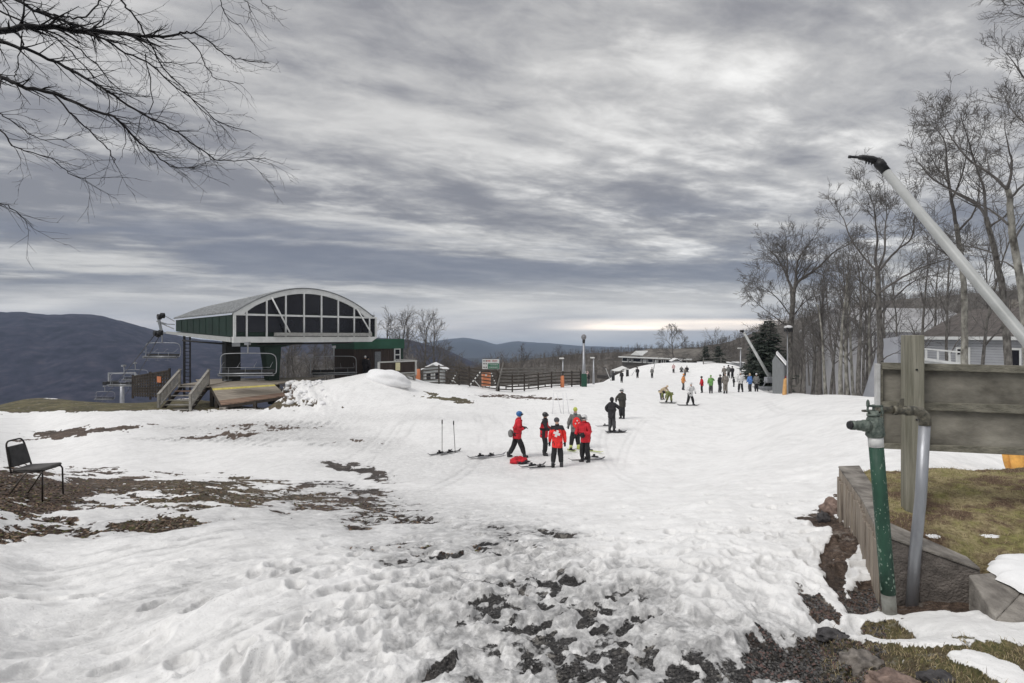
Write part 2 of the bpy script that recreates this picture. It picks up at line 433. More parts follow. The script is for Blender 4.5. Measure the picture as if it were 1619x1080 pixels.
def ground_material():
    m = bpy.data.materials.new('snow_and_earth'); m.use_nodes = True; nt = m.node_tree; L = nt.links.new
    b = nt.nodes['Principled BSDF']
    tc = nd(nt,'ShaderNodeTexCoord')
    def noise(s, det=6.0, r=.6, st=None):
        n = nd(nt,'ShaderNodeTexNoise', Scale=s, Detail=det, Roughness=r)
        if st:
            mp = nd(nt,'ShaderNodeMapping'); mp.inputs['Scale'].default_value = st
            L(tc.outputs['Object'], mp.inputs[0]); L(mp.outputs[0], n.inputs['Vector'])
        else: L(tc.outputs['Object'], n.inputs['Vector'])
        return n.outputs['Fac']
    def ramp(src, *els):
        r = nd(nt,'ShaderNodeValToRGB'); e = r.color_ramp.elements
        for i,(p,c) in enumerate(els):
            if i < 2: e[i].position = p; e[i].color = (*c,1)
            else:
                q = e.new(p); q.color = (*c,1)
        L(src, r.inputs[0]); return r.outputs[0]
    def math_(op, a, bb, clamp=False):
        n = nd(nt,'ShaderNodeMath', operation=op); n.use_clamp = clamp
        for i, q in enumerate((a,bb)):
            if isinstance(q,(int,float)): n.inputs[i].default_value = q
            else: L(q, n.inputs[i])
        return n.outputs[0]
    def mix(f, a, bb, typ='MIX'):
        n = nd(nt,'ShaderNodeMix', data_type='RGBA', blend_type=typ)
        for k, q in ((0,f),(6,a),(7,bb)):
            if isinstance(q,tuple): n.inputs[k].default_value = (*q,1)
            elif isinstance(q,(int,float)): n.inputs[k].default_value = q
            else: L(q, n.inputs[k])
        return n.outputs[2]
    at = {k: nd(nt,'ShaderNodeAttribute', attribute_name=k).outputs['Fac'] for k in ('bare','slush_and_dimming','grass','wet')}
    n5 = noise(5); n25 = noise(26); n70 = noise(75,5,.7); n1 = noise(.8)
    snow = ramp(n5, (.3,(.82,.815,.80)), (.62,(.91,.905,.89)))
    # speckles of grit in the snow
    sp = ramp(noise(40,5,.8), (.56,(0,0,0)), (.68,(1,1,1)))
    sp2 = ramp(noise(2.2,4,.6), (.34,(0,0,0)), (.60,(1,1,1)))
    snow = mix(math_('MULTIPLY', math_('MULTIPLY', sp, sp2), .6), snow, (.30,.285,.265))
    mott = math_('MULTIPLY', ramp(noise(1.3,8,.72,(1,.55,1)), (.46,(0,0,0)), (.70,(1,1,1))), .36)
    snow = mix(mott, snow, (.55,.545,.53))
    trk = ramp(noise(1.0,5,.7,(7.0,.35,1)), (.52,(0,0,0)), (.66,(1,1,1)))
    snow = mix(math_('MULTIPLY', trk, .13), snow, (.45,.44,.43))  # track dirt, with relief shading put into the colour
    sl_f = math_('MULTIPLY', at['slush_and_dimming'], ramp(noise(7,6,.7), (.30,(0,0,0)), (.56,(1,1,1))), True)
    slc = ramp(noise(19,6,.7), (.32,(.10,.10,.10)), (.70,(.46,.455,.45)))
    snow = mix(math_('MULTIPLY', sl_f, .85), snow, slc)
    earth = ramp(n25, (.28,(.018,.013,.011)), (.48,(.062,.043,.034)), (.62,(.13,.095,.075)), (.74,(.26,.21,.17)))
    earth = mix(ramp(n70,(.5,(0,0,0)),(.62,(1,1,1))), earth, ramp(noise(90,3),(.35,(.03,.024,.02)),(.65,(.20,.15,.11))))
    gr = ramp(noise(38,5,.7), (.25,(.028,.030,.012)), (.48,(.085,.083,.034)), (.62,(.17,.145,.075)), (.78,(.27,.21,.13)))
    gf = math_('MULTIPLY', at['grass'], ramp(noise(4),(.28,(0,0,0)),(.52,(1,1,1))), True)
    earth = mix(gf, earth, gr)
    wetc = ramp(noise(60,5,.75), (.38,(.012,.012,.013)), (.56,(.045,.044,.044)), (.72,(.17,.165,.16)))
    earth = mix(at['wet'], earth, wetc)
    # leftover crumbs of snow on the earth
    earth = mix(math_('MULTIPLY', ramp(noise(17,5,.7),(.66,(0,0,0)),(.70,(1,1,1))), .75), earth, (.7,.7,.7))
    lowv = ramp(noise(.9,6,.65,(1,1,1)), (.32,(.45,.45,.45)), (.66,(1.35,1.3,1.25)))
    earth = mix(1.0, earth, lowv, 'MULTIPLY')
    earth = mix(math_('MULTIPLY', ramp(noise(3.4,7,.75),(.56,(0,0,0)),(.63,(1,1,1))), .7), earth, mix(.5, earth, (.5,.47,.42)))
    bf = math_('ADD', at['bare'], math_('MULTIPLY', math_('SUBTRACT', n25, .5), .42))
    bfac = ramp(bf, (.44,(0,0,0)), (.50,(1,1,1)))
    L(mix(bfac, snow, earth), b.inputs['Base Color'])
    rg = nd(nt,'ShaderNodeMapRange'); L(bfac, rg.inputs[0]); rg.inputs['To Min'].default_value=.55; rg.inputs['To Max'].default_value=.75
    rr = math_('SUBTRACT', rg.outputs[0], math_('MULTIPLY', sl_f, .18)); L(rr, b.inputs['Roughness'])
    b.inputs['Specular IOR Level'].default_value = .3
    h = math_('ADD', math_('MULTIPLY', noise(14,5,.6), .55), math_('MULTIPLY', n70, .22))
    h = math_('ADD', h, math_('MULTIPLY', math_('MULTIPLY', n25, bfac), .5))
    bp = nd(nt,'ShaderNodeBump', Strength=.75, Distance=.03); L(h, bp.inputs['Height']); L(bp.outputs[0], b.inputs['Normal'])
    return m
M_GROUND = ground_material()
ground = grid_mesh('ground', _Xg, _Yg, zs, len(_l), len(_u), M_GROUND)
add_attr(ground.data, 'bare', mask); add_attr(ground.data, 'slush_and_dimming', slush_and_dimming); add_attr(ground.data, 'wet', paint([(820,960,420,200,1,0),(1050,1050,300,80,1,0),(740,870,160,60,1,0),(545,745,80,40,.7,8)], _px, _py)); add_attr(ground.data, 'grass', np.clip(grass,0,1))
tag(ground, kind='structure')
_zgrid = zs.reshape(len(_l), len(_u))
def gs(x, y):
    """real surface height incl. snow relief"""
    u = x/y; i = np.interp(math.log(y), _l, np.arange(len(_l))); j = np.interp(u, _u, np.arange(len(_u)))
    i0, j0 = int(min(i,len(_l)-2)), int(min(j,len(_u)-2)); fi, fj = i-i0, j-j0
    z = _zgrid
    return float((z[i0,j0]*(1-fj)+z[i0,j0+1]*fj)*(1-fi)+(z[i0+1,j0]*(1-fj)+z[i0+1,j0+1]*fj)*fi)
def S(px, py, **k):
    g = Gpy(px, py, **k); g.z = gs(g.x, g.y); return g

# ================================================================== hills and mountains
def hill_mat(name, a, b, c, sc):
    m = bpy.data.materials.new(name); m.use_nodes = True; nt = m.node_tree; L = nt.links.new
    bs = nt.nodes['Principled BSDF']; bs.inputs['Roughness'].default_value = .95; bs.inputs['Specular IOR Level'].default_value = .05
    tc = nd(nt,'ShaderNodeTexCoord'); n = nd(nt,'ShaderNodeTexNoise', Scale=sc, Detail=9.0, Roughness=.68)
    L(tc.outputs['Object'], n.inputs[0])
    r = nd(nt,'ShaderNodeValToRGB'); e = r.color_ramp.elements
    e[0].position=.36; e[0].color=(*a,1); e[1].position=.52; e[1].color=(*b,1); q=e.new(.68); q.color=(*c,1)
    L(n.outputs['Fac'], r.inputs[0]); L(r.outputs[0], bs.inputs['Base Color'])
    return m
M_MTN = hill_mat('wooded_mountain', (.008,.008,.014), (.026,.025,.040), (.060,.052,.064), .022)  # blue-purple of the distance haze is put into the woods' colour
M_FAR = hill_mat('far_mountain', (.020,.024,.022), (.035,.038,.035), (.05,.05,.045), .0015)
M_HILL = hill_mat('wooded_hill', (.07,.064,.058), (.12,.11,.10), (.18,.165,.15), .05)
def ridge(name, sil, d0, d1, d2, zbase, zback, m, nz, nd_=70, nu=420, seed=1, ntop=0.0):
    """height field whose crest (at depth d1) has the given skyline; falls to zbase at d0 and zback at d2"""
    sx = np.array([s[0] for s in sil], float); sy = np.array([s[1] for s in sil], float)
    u = np.linspace((sx[0]-CX)/FP, (sx[-1]-CX)/FP, nu)
    dl = np.concatenate([np.linspace(d0,d1,nd_,endpoint=False), np.linspace(d1,d2,24)])
    U, D = np.meshgrid(u, dl); U = U.ravel(); D = D.ravel()
    crest = (HZ-np.interp(CX+FP*U, sx, sy))/FP*d1
    X, Y = U*D, D
    t = np.where(D < d1, (D-d0)/(d1-d0), 1-(D-d1)/(d2-d1))
    base = np.where(D < d1, zbase, zback)
    s = np.sin(np.clip(t,0,1)*math.pi/2)**1.15
    z = base + (crest-base)*s
    L = d1
    nn = fbm(X/L*7, Y/L*7, seed, 5, .55)-.5
    z = z + nn*nz*np.sin(np.clip(t,0,1)*math.pi)**.8*1.0 + (fbm(X/L*60, Y/L*60, seed+9, 3)-.5)*ntop
    o = grid_mesh(name, X, Y, z, len(dl), nu, m); tag(o, kind='structure'); return o
ridge('mountain', [(-900,470),(-400,505),(-100,499),(0,494),(40,493.5),(75,498),(130,496),(160,499),(200,510),(240,521),(300,535),(400,545),(520,537),(600,534),(650,538),(700,551),(745,572),(790,600),(850,640)],
      900, 2600, 4200, -330, -300, M_MTN, 90, seed=3, ntop=7)
ridge('far_mountains', [(-1200,560),(300,560),(560,556),(640,548),(700,537),(735,533.5),(765,539),(785,545),(815,539.5),(870,543),(900,546),(960,549),(1050,551),(1150,553),(1300,553),(2400,560)],
      5500, 9000, 10150, -270, -300, M_FAR, 80, nd_=40, seed=8, ntop=10)
ridge('valley_hills', [(-1200,590),(500,578),(600,574),(660,568),(760,566),(800,566),(860,566),(960,562),(1100,562),(2400,562)],
      3600, 4400, 5300, -330, -330, M_FAR, 40, nd_=40, seed=12, ntop=8)
ridge('wooded_hill', [(700,606),(745,586),(770,580),(800,577),(840,570),(900,561),(960,558),(1000,556.5),(1060,553),(1110,548),(1150,541),(1190,527),(1240,512),(1300,495),(1380,480),(1500,470),(1700,455),(2300,430)],
      120, 330, 600, -16, -60, M_HILL, 6, nd_=50, seed=17, ntop=1.2)
mbv = MB(); mbv.quad((-10400,-10400,-335),(10400,-10400,-335),(10400,10400,-335),(-10400,10400,-335))
tag(mbv.build('valley_terrain', M_FAR), kind='structure')
# ================================================================== near objects
def M3(x, y, z=(0,0,1)): return Matrix((x,y,z)).transposed()
# ---- materials
m_conc = mat('weathered_concrete', (.35,.325,.29), .9, var=.5, scale=5, bump=.7, bscale=45, col2=(.085,.075,.066))
m_concd = mat('dark_concrete', (.21,.185,.165), .85, scale=9, bump=.9, bscale=60, col2=(.075,.065,.058))  # darker concrete, used on the front wall
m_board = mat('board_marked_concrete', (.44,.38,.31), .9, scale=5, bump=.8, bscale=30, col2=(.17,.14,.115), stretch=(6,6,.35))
m_greenp = mat('chipped_green_paint', (.030,.090,.058), .55, scale=9, bump=.25, bscale=60, col2=(.014,.045,.031), stretch=(1,1,.35))
m_chip = mat('chipped_pale_paint', (.17,.24,.19), .6, scale=14)
m_gsteel = mat('galvanised_steel', (.34,.35,.37), .45, .55, var=.22, scale=8, bump=.1, bscale=50, stretch=(1,1,.3))
m_brass = mat('tarnished_bronze', (.24,.22,.17), .55, .35, scale=22, bump=.4, bscale=70, col2=(.05,.052,.045))
m_valve = mat('worn_green_casting', (.20,.23,.20), .65, .1, scale=26, bump=.5, bscale=60, col2=(.045,.065,.054))
m_dsteel = mat('dark_steel', (.030,.030,.032), .5, .4, var=.4, scale=10)
m_wht = mat('white_paint', (.66,.66,.64), .5, var=.12, scale=5)
m_lance = mat('white_enamel', (.50,.51,.50), .38, .0, scale=1.6, col2=(.34,.35,.34), bump=.05)
m_wood = mat('weathered_timber', (.27,.255,.205), .85, scale=3.5, bump=.5, bscale=18, col2=(.11,.105,.082), stretch=(.35,6,6))
m_woodv = mat('weathered_post_timber', (.34,.325,.265), .85, scale=3.2, bump=.5, bscale=18, col2=(.14,.135,.10), stretch=(7,7,.35))
m_ply = mat('stained_plywood', (.34,.32,.27), .9, scale=1.9, bump=.25, bscale=22, col2=(.09,.083,.068), stretch=(1,1,1.7))
def grassy(name, dens_col, mat_):
    return mat_
# ---- retaining wall: two arms, built as slabs with real thickness
TOPB = [(1326,740,6.75),(1362,790,5.6),(1390,846,4.42),(1551,903,4.17)]
pts = [P(*q) for q in TOPB]
def wall_arm(mb, pl, th, zb, m=0, chamf=.02):
    # pl list of top outer points; inner offset horizontally by th (vector list)
    for (a, ia), (b, ib) in zip(pl[:-1], pl[1:]):
        A, B = a.copy(), b.copy(); A.z = zb; B.z = zb
        IA, IB = ia.copy(), ib.copy(); IA.z = zb; IB.z = zb
        mb.hexa([A, IA, IB, B, a, ia, ib, b], m)
rw = empty('retaining_wall', (3.0,4.4,-2.2), 'low weathered concrete retaining wall holding the mossy bank beside the green pipe', 'wall')
c0, c1, c2, c3 = pts
i0 = c0 + Vector((.26,.02,.0)); i2 = c2 + Vector((.20,.24,.01)); i3 = c3 + Vector((.06,.20,.0)); i1 = c1 + Vector((.23,.08,0))
mbw = MB(); wall_arm(mbw, [(c0,i0),(c1,i1),(c2,i2)], 0, -2.6)
# formwork board marks: shallow ribs down the outer face
random.seed(5)
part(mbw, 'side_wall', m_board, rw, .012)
rb = MB()
nB = 17
for k in range(nB):
    t = (k+.5)/nB; a = c0.lerp(c2, t) if False else (c0.lerp(c1, t*2) if t < .5 else c1.lerp(c2, t*2-1))
    d = (c2-c0).normalized(); nrm = Vector((-d.y*-1, d.x*-1, 0)); nrm = Vector((-.92,.39,0))
    pr = random.uniform(.008,.028)
    q = a + nrm*(pr/2-.004); wdt = 2.5/nB*random.uniform(.72,.94)
    rb.beam(Vector((q.x,q.y,-2.5)), Vector((q.x,q.y,q.z-random.uniform(.05,.11))), wdt, pr+.01, 0, up=nrm)
part(rb, 'board_mark', m_board, rw, .005)
mbf = MB(); e2 = c2 + Vector((0.012,-.004,.0))
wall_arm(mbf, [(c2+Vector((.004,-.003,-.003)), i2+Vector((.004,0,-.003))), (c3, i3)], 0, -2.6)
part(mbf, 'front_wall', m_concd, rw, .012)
cpb = MB()
for (a,ia),(b,ib) in (((c0,i0),(c1,i1)),((c1,i1),(c2,i2)),((c2,i2),(c3,i3))):
    up = Vector((0,0,.028)); lo = Vector((0,0,.003))
    o_ = Vector((-.012,-.012,0))
    cpb.hexa([a+o_+lo, ia+lo, ib+lo, b+o_+lo, a+o_+up, ia+up, ib+up, b+o_+up])
part(cpb, 'coping', m_conc, rw, .008)
# second ledge going to the right
st = empty('concrete_step', (3.6,3.6,-2.1), 'low concrete ledge with snow piled on it, running off below the mossy bank', 'ledge')
sA, sB, sC = P(1531,908,4.13), P(1575,978,3.72), Vector((5.6,2.9,-1.93))
sD = sA+Vector((.42,.08,.0)); sE = sB+Vector((.62,.42,.07)); sF = sC+Vector((.3,.75,.05))
sb = MB()
for a,ia,b,ib in ((sA,sD,sB,sE),(sB,sE,sC,sF)):
    A,IA,B,IB = [Vector((q.x,q.y,-2.5)) for q in (a,ia,b,ib)]
    sb.hexa([A,IA,IB,B,a,ia,ib,b])
part(sb, 'ledge_block', m_conc, st, .012)

# ---- mossy bank filling the wall
def bank_material(name):
    m = bpy.data.materials.new(name); m.use_nodes = True; nt = m.node_tree; L = nt.links.new
    b = nt.nodes['Principled BSDF']; b.inputs['Roughness'].default_value = .95; b.inputs['Specular IOR Level'].default_value=.15
    tc = nd(nt,'ShaderNodeTexCoord')
    def nz(s,d=6,r=.65):
        n = nd(nt,'ShaderNodeTexNoise', Scale=s, Detail=float(d), Roughness=r); L(tc.outputs['Object'], n.inputs[0]); return n.outputs['Fac']
    def rp(src,els):
        r = nd(nt,'ShaderNodeValToRGB'); e = r.color_ramp.elements
        for i,(p,c) in enumerate(els):
            q = e[i] if i<2 else e.new(p)
            q.position=p; q.color=(*c,1)
        L(src,r.inputs[0]); return r.outputs[0]
    a = rp(nz(34), [(.25,(.10,.078,.045)),(.40,(.27,.225,.12)),(.56,(.44,.37,.21)),(.8,(.58,.50,.33))])
    g = rp(nz(20), [(.3,(.14,.13,.055)),(.6,(.33,.31,.125)),(.85,(.46,.42,.20))])
    br = rp(nz(55), [(.3,(.055,.038,.028)),(.6,(.21,.145,.10)),(.85,(.38,.29,.21))])
    mx = nd(nt,'ShaderNodeMix', data_type='RGBA'); L(rp(nz(3.1,4),[(.45,(0,0,0)),(.6,(1,1,1))]), mx.inputs[0]); L(a,mx.inputs[6]); L(g,mx.inputs[7])
    m2 = nd(nt,'ShaderNodeMix', data_type='RGBA'); L(rp(nz(2.3,5),[(.44,(0,0,0)),(.56,(1,1,1))]), m2.inputs[0]); L(mx.outputs[2],m2.inputs[6]); L(br,m2.inputs[7])
    L(m2.outputs[2], b.inputs['Base Color'])
    bp = nd(nt,'ShaderNodeBump', Strength=.9, Distance=.03); L(nz(60,4), bp.inputs['Height']); L(bp.outputs[0], b.inputs['Normal'])
    return m
M_BANK = bank_material('moss_and_dead_grass')
N = 150
ub = np.linspace(0,1,N); vb_ = np.linspace(0,1,N)
UU, VV = np.meshgrid(ub, vb_)
# corners: wall corner c2(inner), back wall c0, right far, right near
q00 = i2; q01 = i0; q10 = Vector((6.4,3.2,-1.45)); q11 = Vector((8.2,6.9,-1.42))
XX = (1-UU)*(1-VV)*q00.x + (1-UU)*VV*q01.x + UU*(1-VV)*q10.x + UU*VV*q11.x
YY = (1-UU)*(1-VV)*q00.y + (1-UU)*VV*q01.y + UU*(1-VV)*q10.y + UU*VV*q11.y
zl = (1-VV)*q00.z + VV*q01.z
# front edge follows the sloping wall top
fe = np.interp(UU, [0,.2,.45,1],[q00.z,i3.z,-1.62,-1.7]); be = np.interp(UU,[0,1],[q01.z,-1.52])
ZZ = (1-VV)*fe + VV*be + .10*np.sin(np.clip(VV,0,1)*math.pi)*np.clip(UU*6,0,1) - .02
ZZ += (fbm(XX*2.5,YY*2.5,5,4)-.5)*.10 + (fbm(XX*16,YY*16,6,3)-.5)*.03
# sink the edges so they meet the walls
edge = np.minimum.reduce([UU/.03, VV/.03, np.ones_like(UU)]); ZZ -= (1-np.clip(edge,0,1))*.04
ZZ = np.where(VV > .97, ZZ-(VV-.97)/.03*.5, ZZ)
ZZ = np.where(VV < .03, ZZ-(.03-VV)/.03*.55, ZZ)
ZZ = np.where(UU > .97, ZZ-(UU-.97)/.03*.9, ZZ)
bank = grid_mesh('mossy_bank', XX.ravel(), YY.ravel(), ZZ.ravel(), N, N, M_BANK); tag(bank, kind='structure')
def bank_z(x, y):
    i = np.argmin((XX-x)**2+(YY-y)**2); return float(ZZ.ravel()[i])
# snow patches on the bank + ledge (thin real slabs with rounded edges)
m_snow = mat('melting_snow', (.86,.86,.86), .55, scale=9, col2=(.78,.78,.78), bump=.5, bscale=14, spec=.3)
def snow_patch(name, cx, cy, rx, ry, rot, zf, th, label, seed, n=64, tilt=0, grp=None):
    mb = MB(); k = 26; c, s = math.cos(rot), math.sin(rot)
    rows = []
    for i in range(k+1):
        r = (i/k); row = []
        for j in range(n):
            a = 2*math.pi*j/n
            R = 1+.24*mnoise.noise(Vector((math.cos(a)*1.4+seed*7, math.sin(a)*1.4, seed)))+.10*mnoise.noise(Vector((math.cos(a)*5+seed, math.sin(a)*5, 2)))
            lx, ly = math.cos(a)*rx*R*r, math.sin(a)*ry*R*r
            x, y = cx+lx*c-ly*s, cy+lx*s+ly*c
            h = th*(1-r**5)**.6 + .25*th*mnoise.noise(Vector((x*4,y*4,seed)))*(1-r)
            mb.v.append((x, y, zf(x,y)+h-.012)); row.append(len(mb.v)-1)
        rows.append(row)
    for i in range(k):
        for j in range(n):
            mb.face((rows[i][j], rows[i+1][j], rows[i+1][(j+1)%n], rows[i][(j+1)%n]), 0, True)
    o = mb.build(name, m_snow); tag(o, kind='structure'); return o
def bxy(px, py, z0=-1.5):
    d = z0*-FP/(py-HZ); return (px-CX)/FP*d, d
snow_patch('snow_patch', 4.02, 4.0, .58,.27,-.30, lambda x,y: max(bank_z(x,y) if y > 4.52-(x-3.4)*.44 else -9, -1.725-(4.13-y)*.28 - .03*(x-3.6))+.0, .09, '', 3)
x_, y_ = bxy(1590,852,-1.50); snow_patch('snow_patch', x_, y_, .34,.06,-.6, bank_z, .022, '', 5)
x_, y_ = bxy(1565,813,-1.48); snow_patch('snow_patch', x_, y_, .09,.03,-.3, bank_z, .016, '', 6)
x_, y_ = bxy(1475,815,-1.46); snow_patch('snow_patch', x_, y_, .07,.03,.1, bank_z, .016, '', 9)
x_, y_ = bxy(1585,885,-1.56); snow_patch('snow_patch', x_, y_, .26,.08,-.5, bank_z, .03, '', 12)
# grass blades: moss bank and lower right
def blades(name, n, area, zf, cols, hmin, hmax, seed, cond=None, wd=.0016):
    rs = random.Random(seed); mb = MB(); k = 0
    while k < n:
        x, y = area(rs)
        if cond and not cond(x, y, rs): k += 1; continue
        z = zf(x, y)-.004; h = rs.uniform(hmin, hmax); a = rs.uniform(0, 6.28); ln = rs.uniform(.2, 1.4)*h
        ta = rs.uniform(0, 6.28); tx, ty = math.cos(ta)*wd, math.sin(ta)*wd
        mx_, my = x+math.cos(a)*ln*.35, y+math.sin(a)*ln*.35
        ex, ey = x+math.cos(a)*ln, y+math.sin(a)*ln
        i = len(mb.v)
        mb.v += [(x-tx,y-ty,z),(x+tx,y+ty,z),(mx_+tx*.8,my+ty*.8,z+h*.7),(mx_-tx*.8,my-ty*.8,z+h*.7),(ex,ey,z+h*.95)]
        c = rs.choice(range(len(cols)))
        mb.face((i,i+1,i+2,i+3), c); mb.face((i+3,i+2,i+4), c); k += 1
    o = mb.build(name, cols); return o
g1 = mat('dead_grass', (.44,.36,.22), .9); g2 = mat('olive_grass', (.25,.225,.09), .9); g3 = mat('brown_stalk', (.13,.095,.06), .9)
def area_bank(rs):
    u, v = rs.random()**1.1*.75, rs.random()*.97
    i, j = int(v*(N-1)), int(u*(N-1)); return XX[i,j]+rs.uniform(-.02,.02), YY[i,j]+rs.uniform(-.02,.02)
_bz = {}
def bz_fast(x, y): return bank_z(x, y)
from mathutils import kdtree
_kd = kdtree.KDTree(N*N)
for _i,(a_,b_) in enumerate(zip(XX.ravel(), YY.ravel())): _kd.insert((a_,b_,0), _i)
_kd.balance(); _zr = ZZ.ravel()
bank_z = lambda x, y: float(_zr[_kd.find((x,y,0))[1]])
tag(blades('bank_grass', 9000, area_bank, lambda x,y: bank_z(x,y), [g1,g2,g3,g1], .012, .034, 7), kind='stuff')
_gm = grass.reshape(_zgrid.shape); _bm = mask.reshape(_zgrid.shape)
def look(arr, x, y):
    i = int(round(np.interp(math.log(y), _l, np.arange(len(_l))))); j = int(round(np.interp(x/y, _u, np.arange(len(_u))))); return arr[i,j]
def area_lr(rs):
    px = rs.uniform(1300,1640); py = 950+rs.random()*140
    d = 2.7+(1085-py)/135*1.7; return (px-CX)/FP*d, d
tag(blades('lower_grass', 11000, area_lr, gs, [g1,g2,g3,g1,g3], .012, .04, 8, cond=lambda x,y,rs: look(_bm,x,y) > .5 and look(_gm,x,y) > .3), kind='stuff')

# ---- leaf litter and gravel in the bare patches (uncountable)
def litter(name, n, pxr, pyr, sz, cols, seed, thr=.5, flat=.35, exclude=None):
    rs = random.Random(seed); mb = MB()
    for k in range(n):
        px = rs.uniform(*pxr); py = rs.uniform(*pyr)
        ci = int(np.clip(((px-CX)/FP+1)/2*59, 0, 59)); col = _pyg[:, ci]; i = int(np.argmax(col <= py)); d = _dl[i]*rs.uniform(.985,1.015)
        if i == 0: continue
        x = (px-CX)/FP*d
        if look(_bm, x, d) < thr: continue
        if exclude and exclude(px, py): continue
        z = gs(x, d); s = sz*rs.uniform(.4,1.3); c = rs.randrange(len(cols))
        R = Matrix.Rotation(rs.uniform(0,6.28),3,'Z') @ Matrix.Rotation(rs.uniform(-.7,.7),3,'X') @ Matrix.Rotation(rs.uniform(-.5,.5),3,'Y')
        b = len(mb.v); t = flat*s
        for q in ((-s,-.5*s,0),(0,-.8*s,t*.3),(s,.1*s,0),(.2*s,.7*s,.1*t),(-.7*s,.5*s,0),(0,0,t)):
            w = R @ Vector([q[i]*rs.uniform(.8,1.2) for i in range(3)]); mb.v.append((x+w.x,d+w.y,z+w.z+t*.3))
        for a, bb in ((0,1),(1,2),(2,3),(3,4),(4,0)): mb.face((b+a,b+bb,b+5), c)
    return tag(mb.build(name, cols), kind='stuff')
l1 = mat('dead_leaf', (.12,.075,.05), .9); l2 = mat('dark_leaf', (.045,.030,.024), .9); l3 = mat('pale_leaf', (.23,.165,.115), .9); l4 = mat('moss_scrap', (.09,.09,.035), .9)
litter('leaf_litter', 26000, (-40,760), (735,870), .022, [l1,l2,l3,l2,l4], 3)
s1 = mat('grit', (.075,.072,.070), .85); s2 = mat('dark_grit', (.028,.027,.027), .8); s3 = mat('pale_grit', (.12,.115,.11), .85)
litter('gravel', 12000, (600,1300), (880,1090), .008, [s1,s2,s2,s3], 4, flat=.8)
litter('loose_stones', 7000, (1180,1400), (920,1090), .011, [mat('red_grit',(.13,.085,.075),.9),s1,s3,s2], 5, flat=.8)

# ---- stones at lower right
def stone(px, py, r, R3, label, seed, m):
    g = Gpy(px, py); z = gs(g.x, g.y)
    mb = MB(); mb.ell((g.x,g.y,z+r[2]*.5), (r[0],r[1],r[2]*1.25), 0, 48, 30, R=R3, jit=.40, seed=seed)
    o = mb.build('stone', m, off=(g.x,g.y,z)); o.location = (g.x,g.y,z); tag(o, label, 'rock', 'rocks at the foot of the grassy bank')
m_rock = mat('grey_rock', (.30,.27,.24), .9, scale=14, bump=1.0, bscale=26, col2=(.09,.08,.072))
m_rockr = mat('reddish_rock', (.32,.235,.195), .9, scale=15, bump=1.0, bscale=30, col2=(.12,.085,.072))
m_rockd = mat('dark_rock', (.10,.095,.095), .85, scale=9, bump=1.0, bscale=30, col2=(.03,.028,.03))
Rz = lambda a: Matrix.Rotation(a,3,'Z')
stone(1362,1042,(.115,.085,.06),Rz(-.5),'oval grey rock with a flat top, in front of the grassy edge',2,m_rock)
stone(1415,1072,(.12,.07,.05),Rz(-.3),'reddish brown rock just right of the grey oval one, at the bottom edge',5,m_rockr)
stone(1480,1068,(.085,.06,.04),Rz(.2),'small dark rock lying in the dead grass',8,m_rockd)
stone(1312,1008,(.10,.055,.03),Rz(.1),'low dark rock at the snow edge above the gravel',11,m_rockd)
stone(1316,812,(.08,.15,.10),Rz(.2),'dark mossy rock wedged between snow and the retaining wall',14,m_rockr)
stone(1302,822,(.06,.08,.06),Rz(.2),'small rusty rock left of the mossy one at the wall foot',17,m_rockd)

# ---- green hydrant pipe
hb0 = P(1408,981,4.1); hb0.z -= .02; ht = P(1384,690,4.1)
hy = empty('hydrant_pipe', hb0, 'green painted snowmaking pipe with chipped paint and a bronze valve on top', 'pipe')
ax = (ht-hb0).normalized(); mb = MB()
L0 = (ht-hb0).length
for_pts = [hb0-ax*.1, hb0+ax*L0*.16]
mb2 = MB(); mb2.tube(for_pts,[.0465,.0465],28); part(mb2,'bare_steel_foot',mat('muddy_steel',(.22,.225,.205),.7,scale=12,col2=(.12,.115,.10)),hy)
# paint with chips: separate slightly proud skin bands
mb.tube([hb0+ax*L0*t for t in (.16,.3,.5,.7,.955)],[.0475]*5,28); part(mb,'painted_pipe',m_greenp,hy)
random.seed(3); cmb = MB()
side = ax.cross(Vector((0,-1,0))).normalized(); fr = side.cross(ax).normalized()
for k in range(240):
    t = random.random()**1.0*.78+.17; a = random.gauss(-.9,.5) if random.random() < .6 else random.uniform(-2.2,2.2)
    nv = (fr*-math.cos(a)+side*math.sin(a)); nv = nv if nv.y < .5 else -nv
    q = hb0+ax*L0*t+nv*.0479; tv = nv.cross(ax).normalized(); s = random.uniform(.002,.007)*(1.4 if t<.4 else 1); hgt = s*random.uniform(.6,2.6)
    P4 = [q+tv*s*random.uniform(.6,1)+ax*hgt*random.uniform(-.3,.3), q+ax*hgt, q-tv*s*random.uniform(.6,1)+ax*hgt*random.uniform(-.3,.3), q-ax*hgt*random.uniform(.6,1.2)]
    cmb.quad(*P4)
tag(part(cmb,'paint_chips',m_chip,hy),kind='stuff')
wb = MB(); wb.tube([hb0+ax*L0*.945, hb0+ax*L0*1.0],[.0495,.0495],28); part(wb,'white_band',m_wht,hy)
vb0 = hb0+ax*L0*1.0
v_ = MB()
v_.tube([vb0-ax*.005, vb0+ax*.012, vb0+ax*.03, vb0+ax*.10, vb0+ax*.135, vb0+ax*.15],[.052,.063,.060,.058,.046,.036],24)
v_.tube([vb0+ax*.15, vb0+ax*.165, vb0+ax*.167, vb0+ax*.185],[.045,.045,.033,.033],16)
vb_o = part(v_,'valve_body',m_valve,hy)
nz_ = MB(); p0 = vb0+ax*.075; dl = Vector((-1,-.12,.05)).normalized()
nz_.tube([p0+dl*.05,p0+dl*.085,p0+dl*.09,p0+dl*.13,p0+dl*.132,p0+dl*.155,p0+dl*.156,p0+dl*.185],[.043,.043,.038,.036,.030,.030,.0335,.0335],20)
part(nz_,'outlet',m_valve,hy)
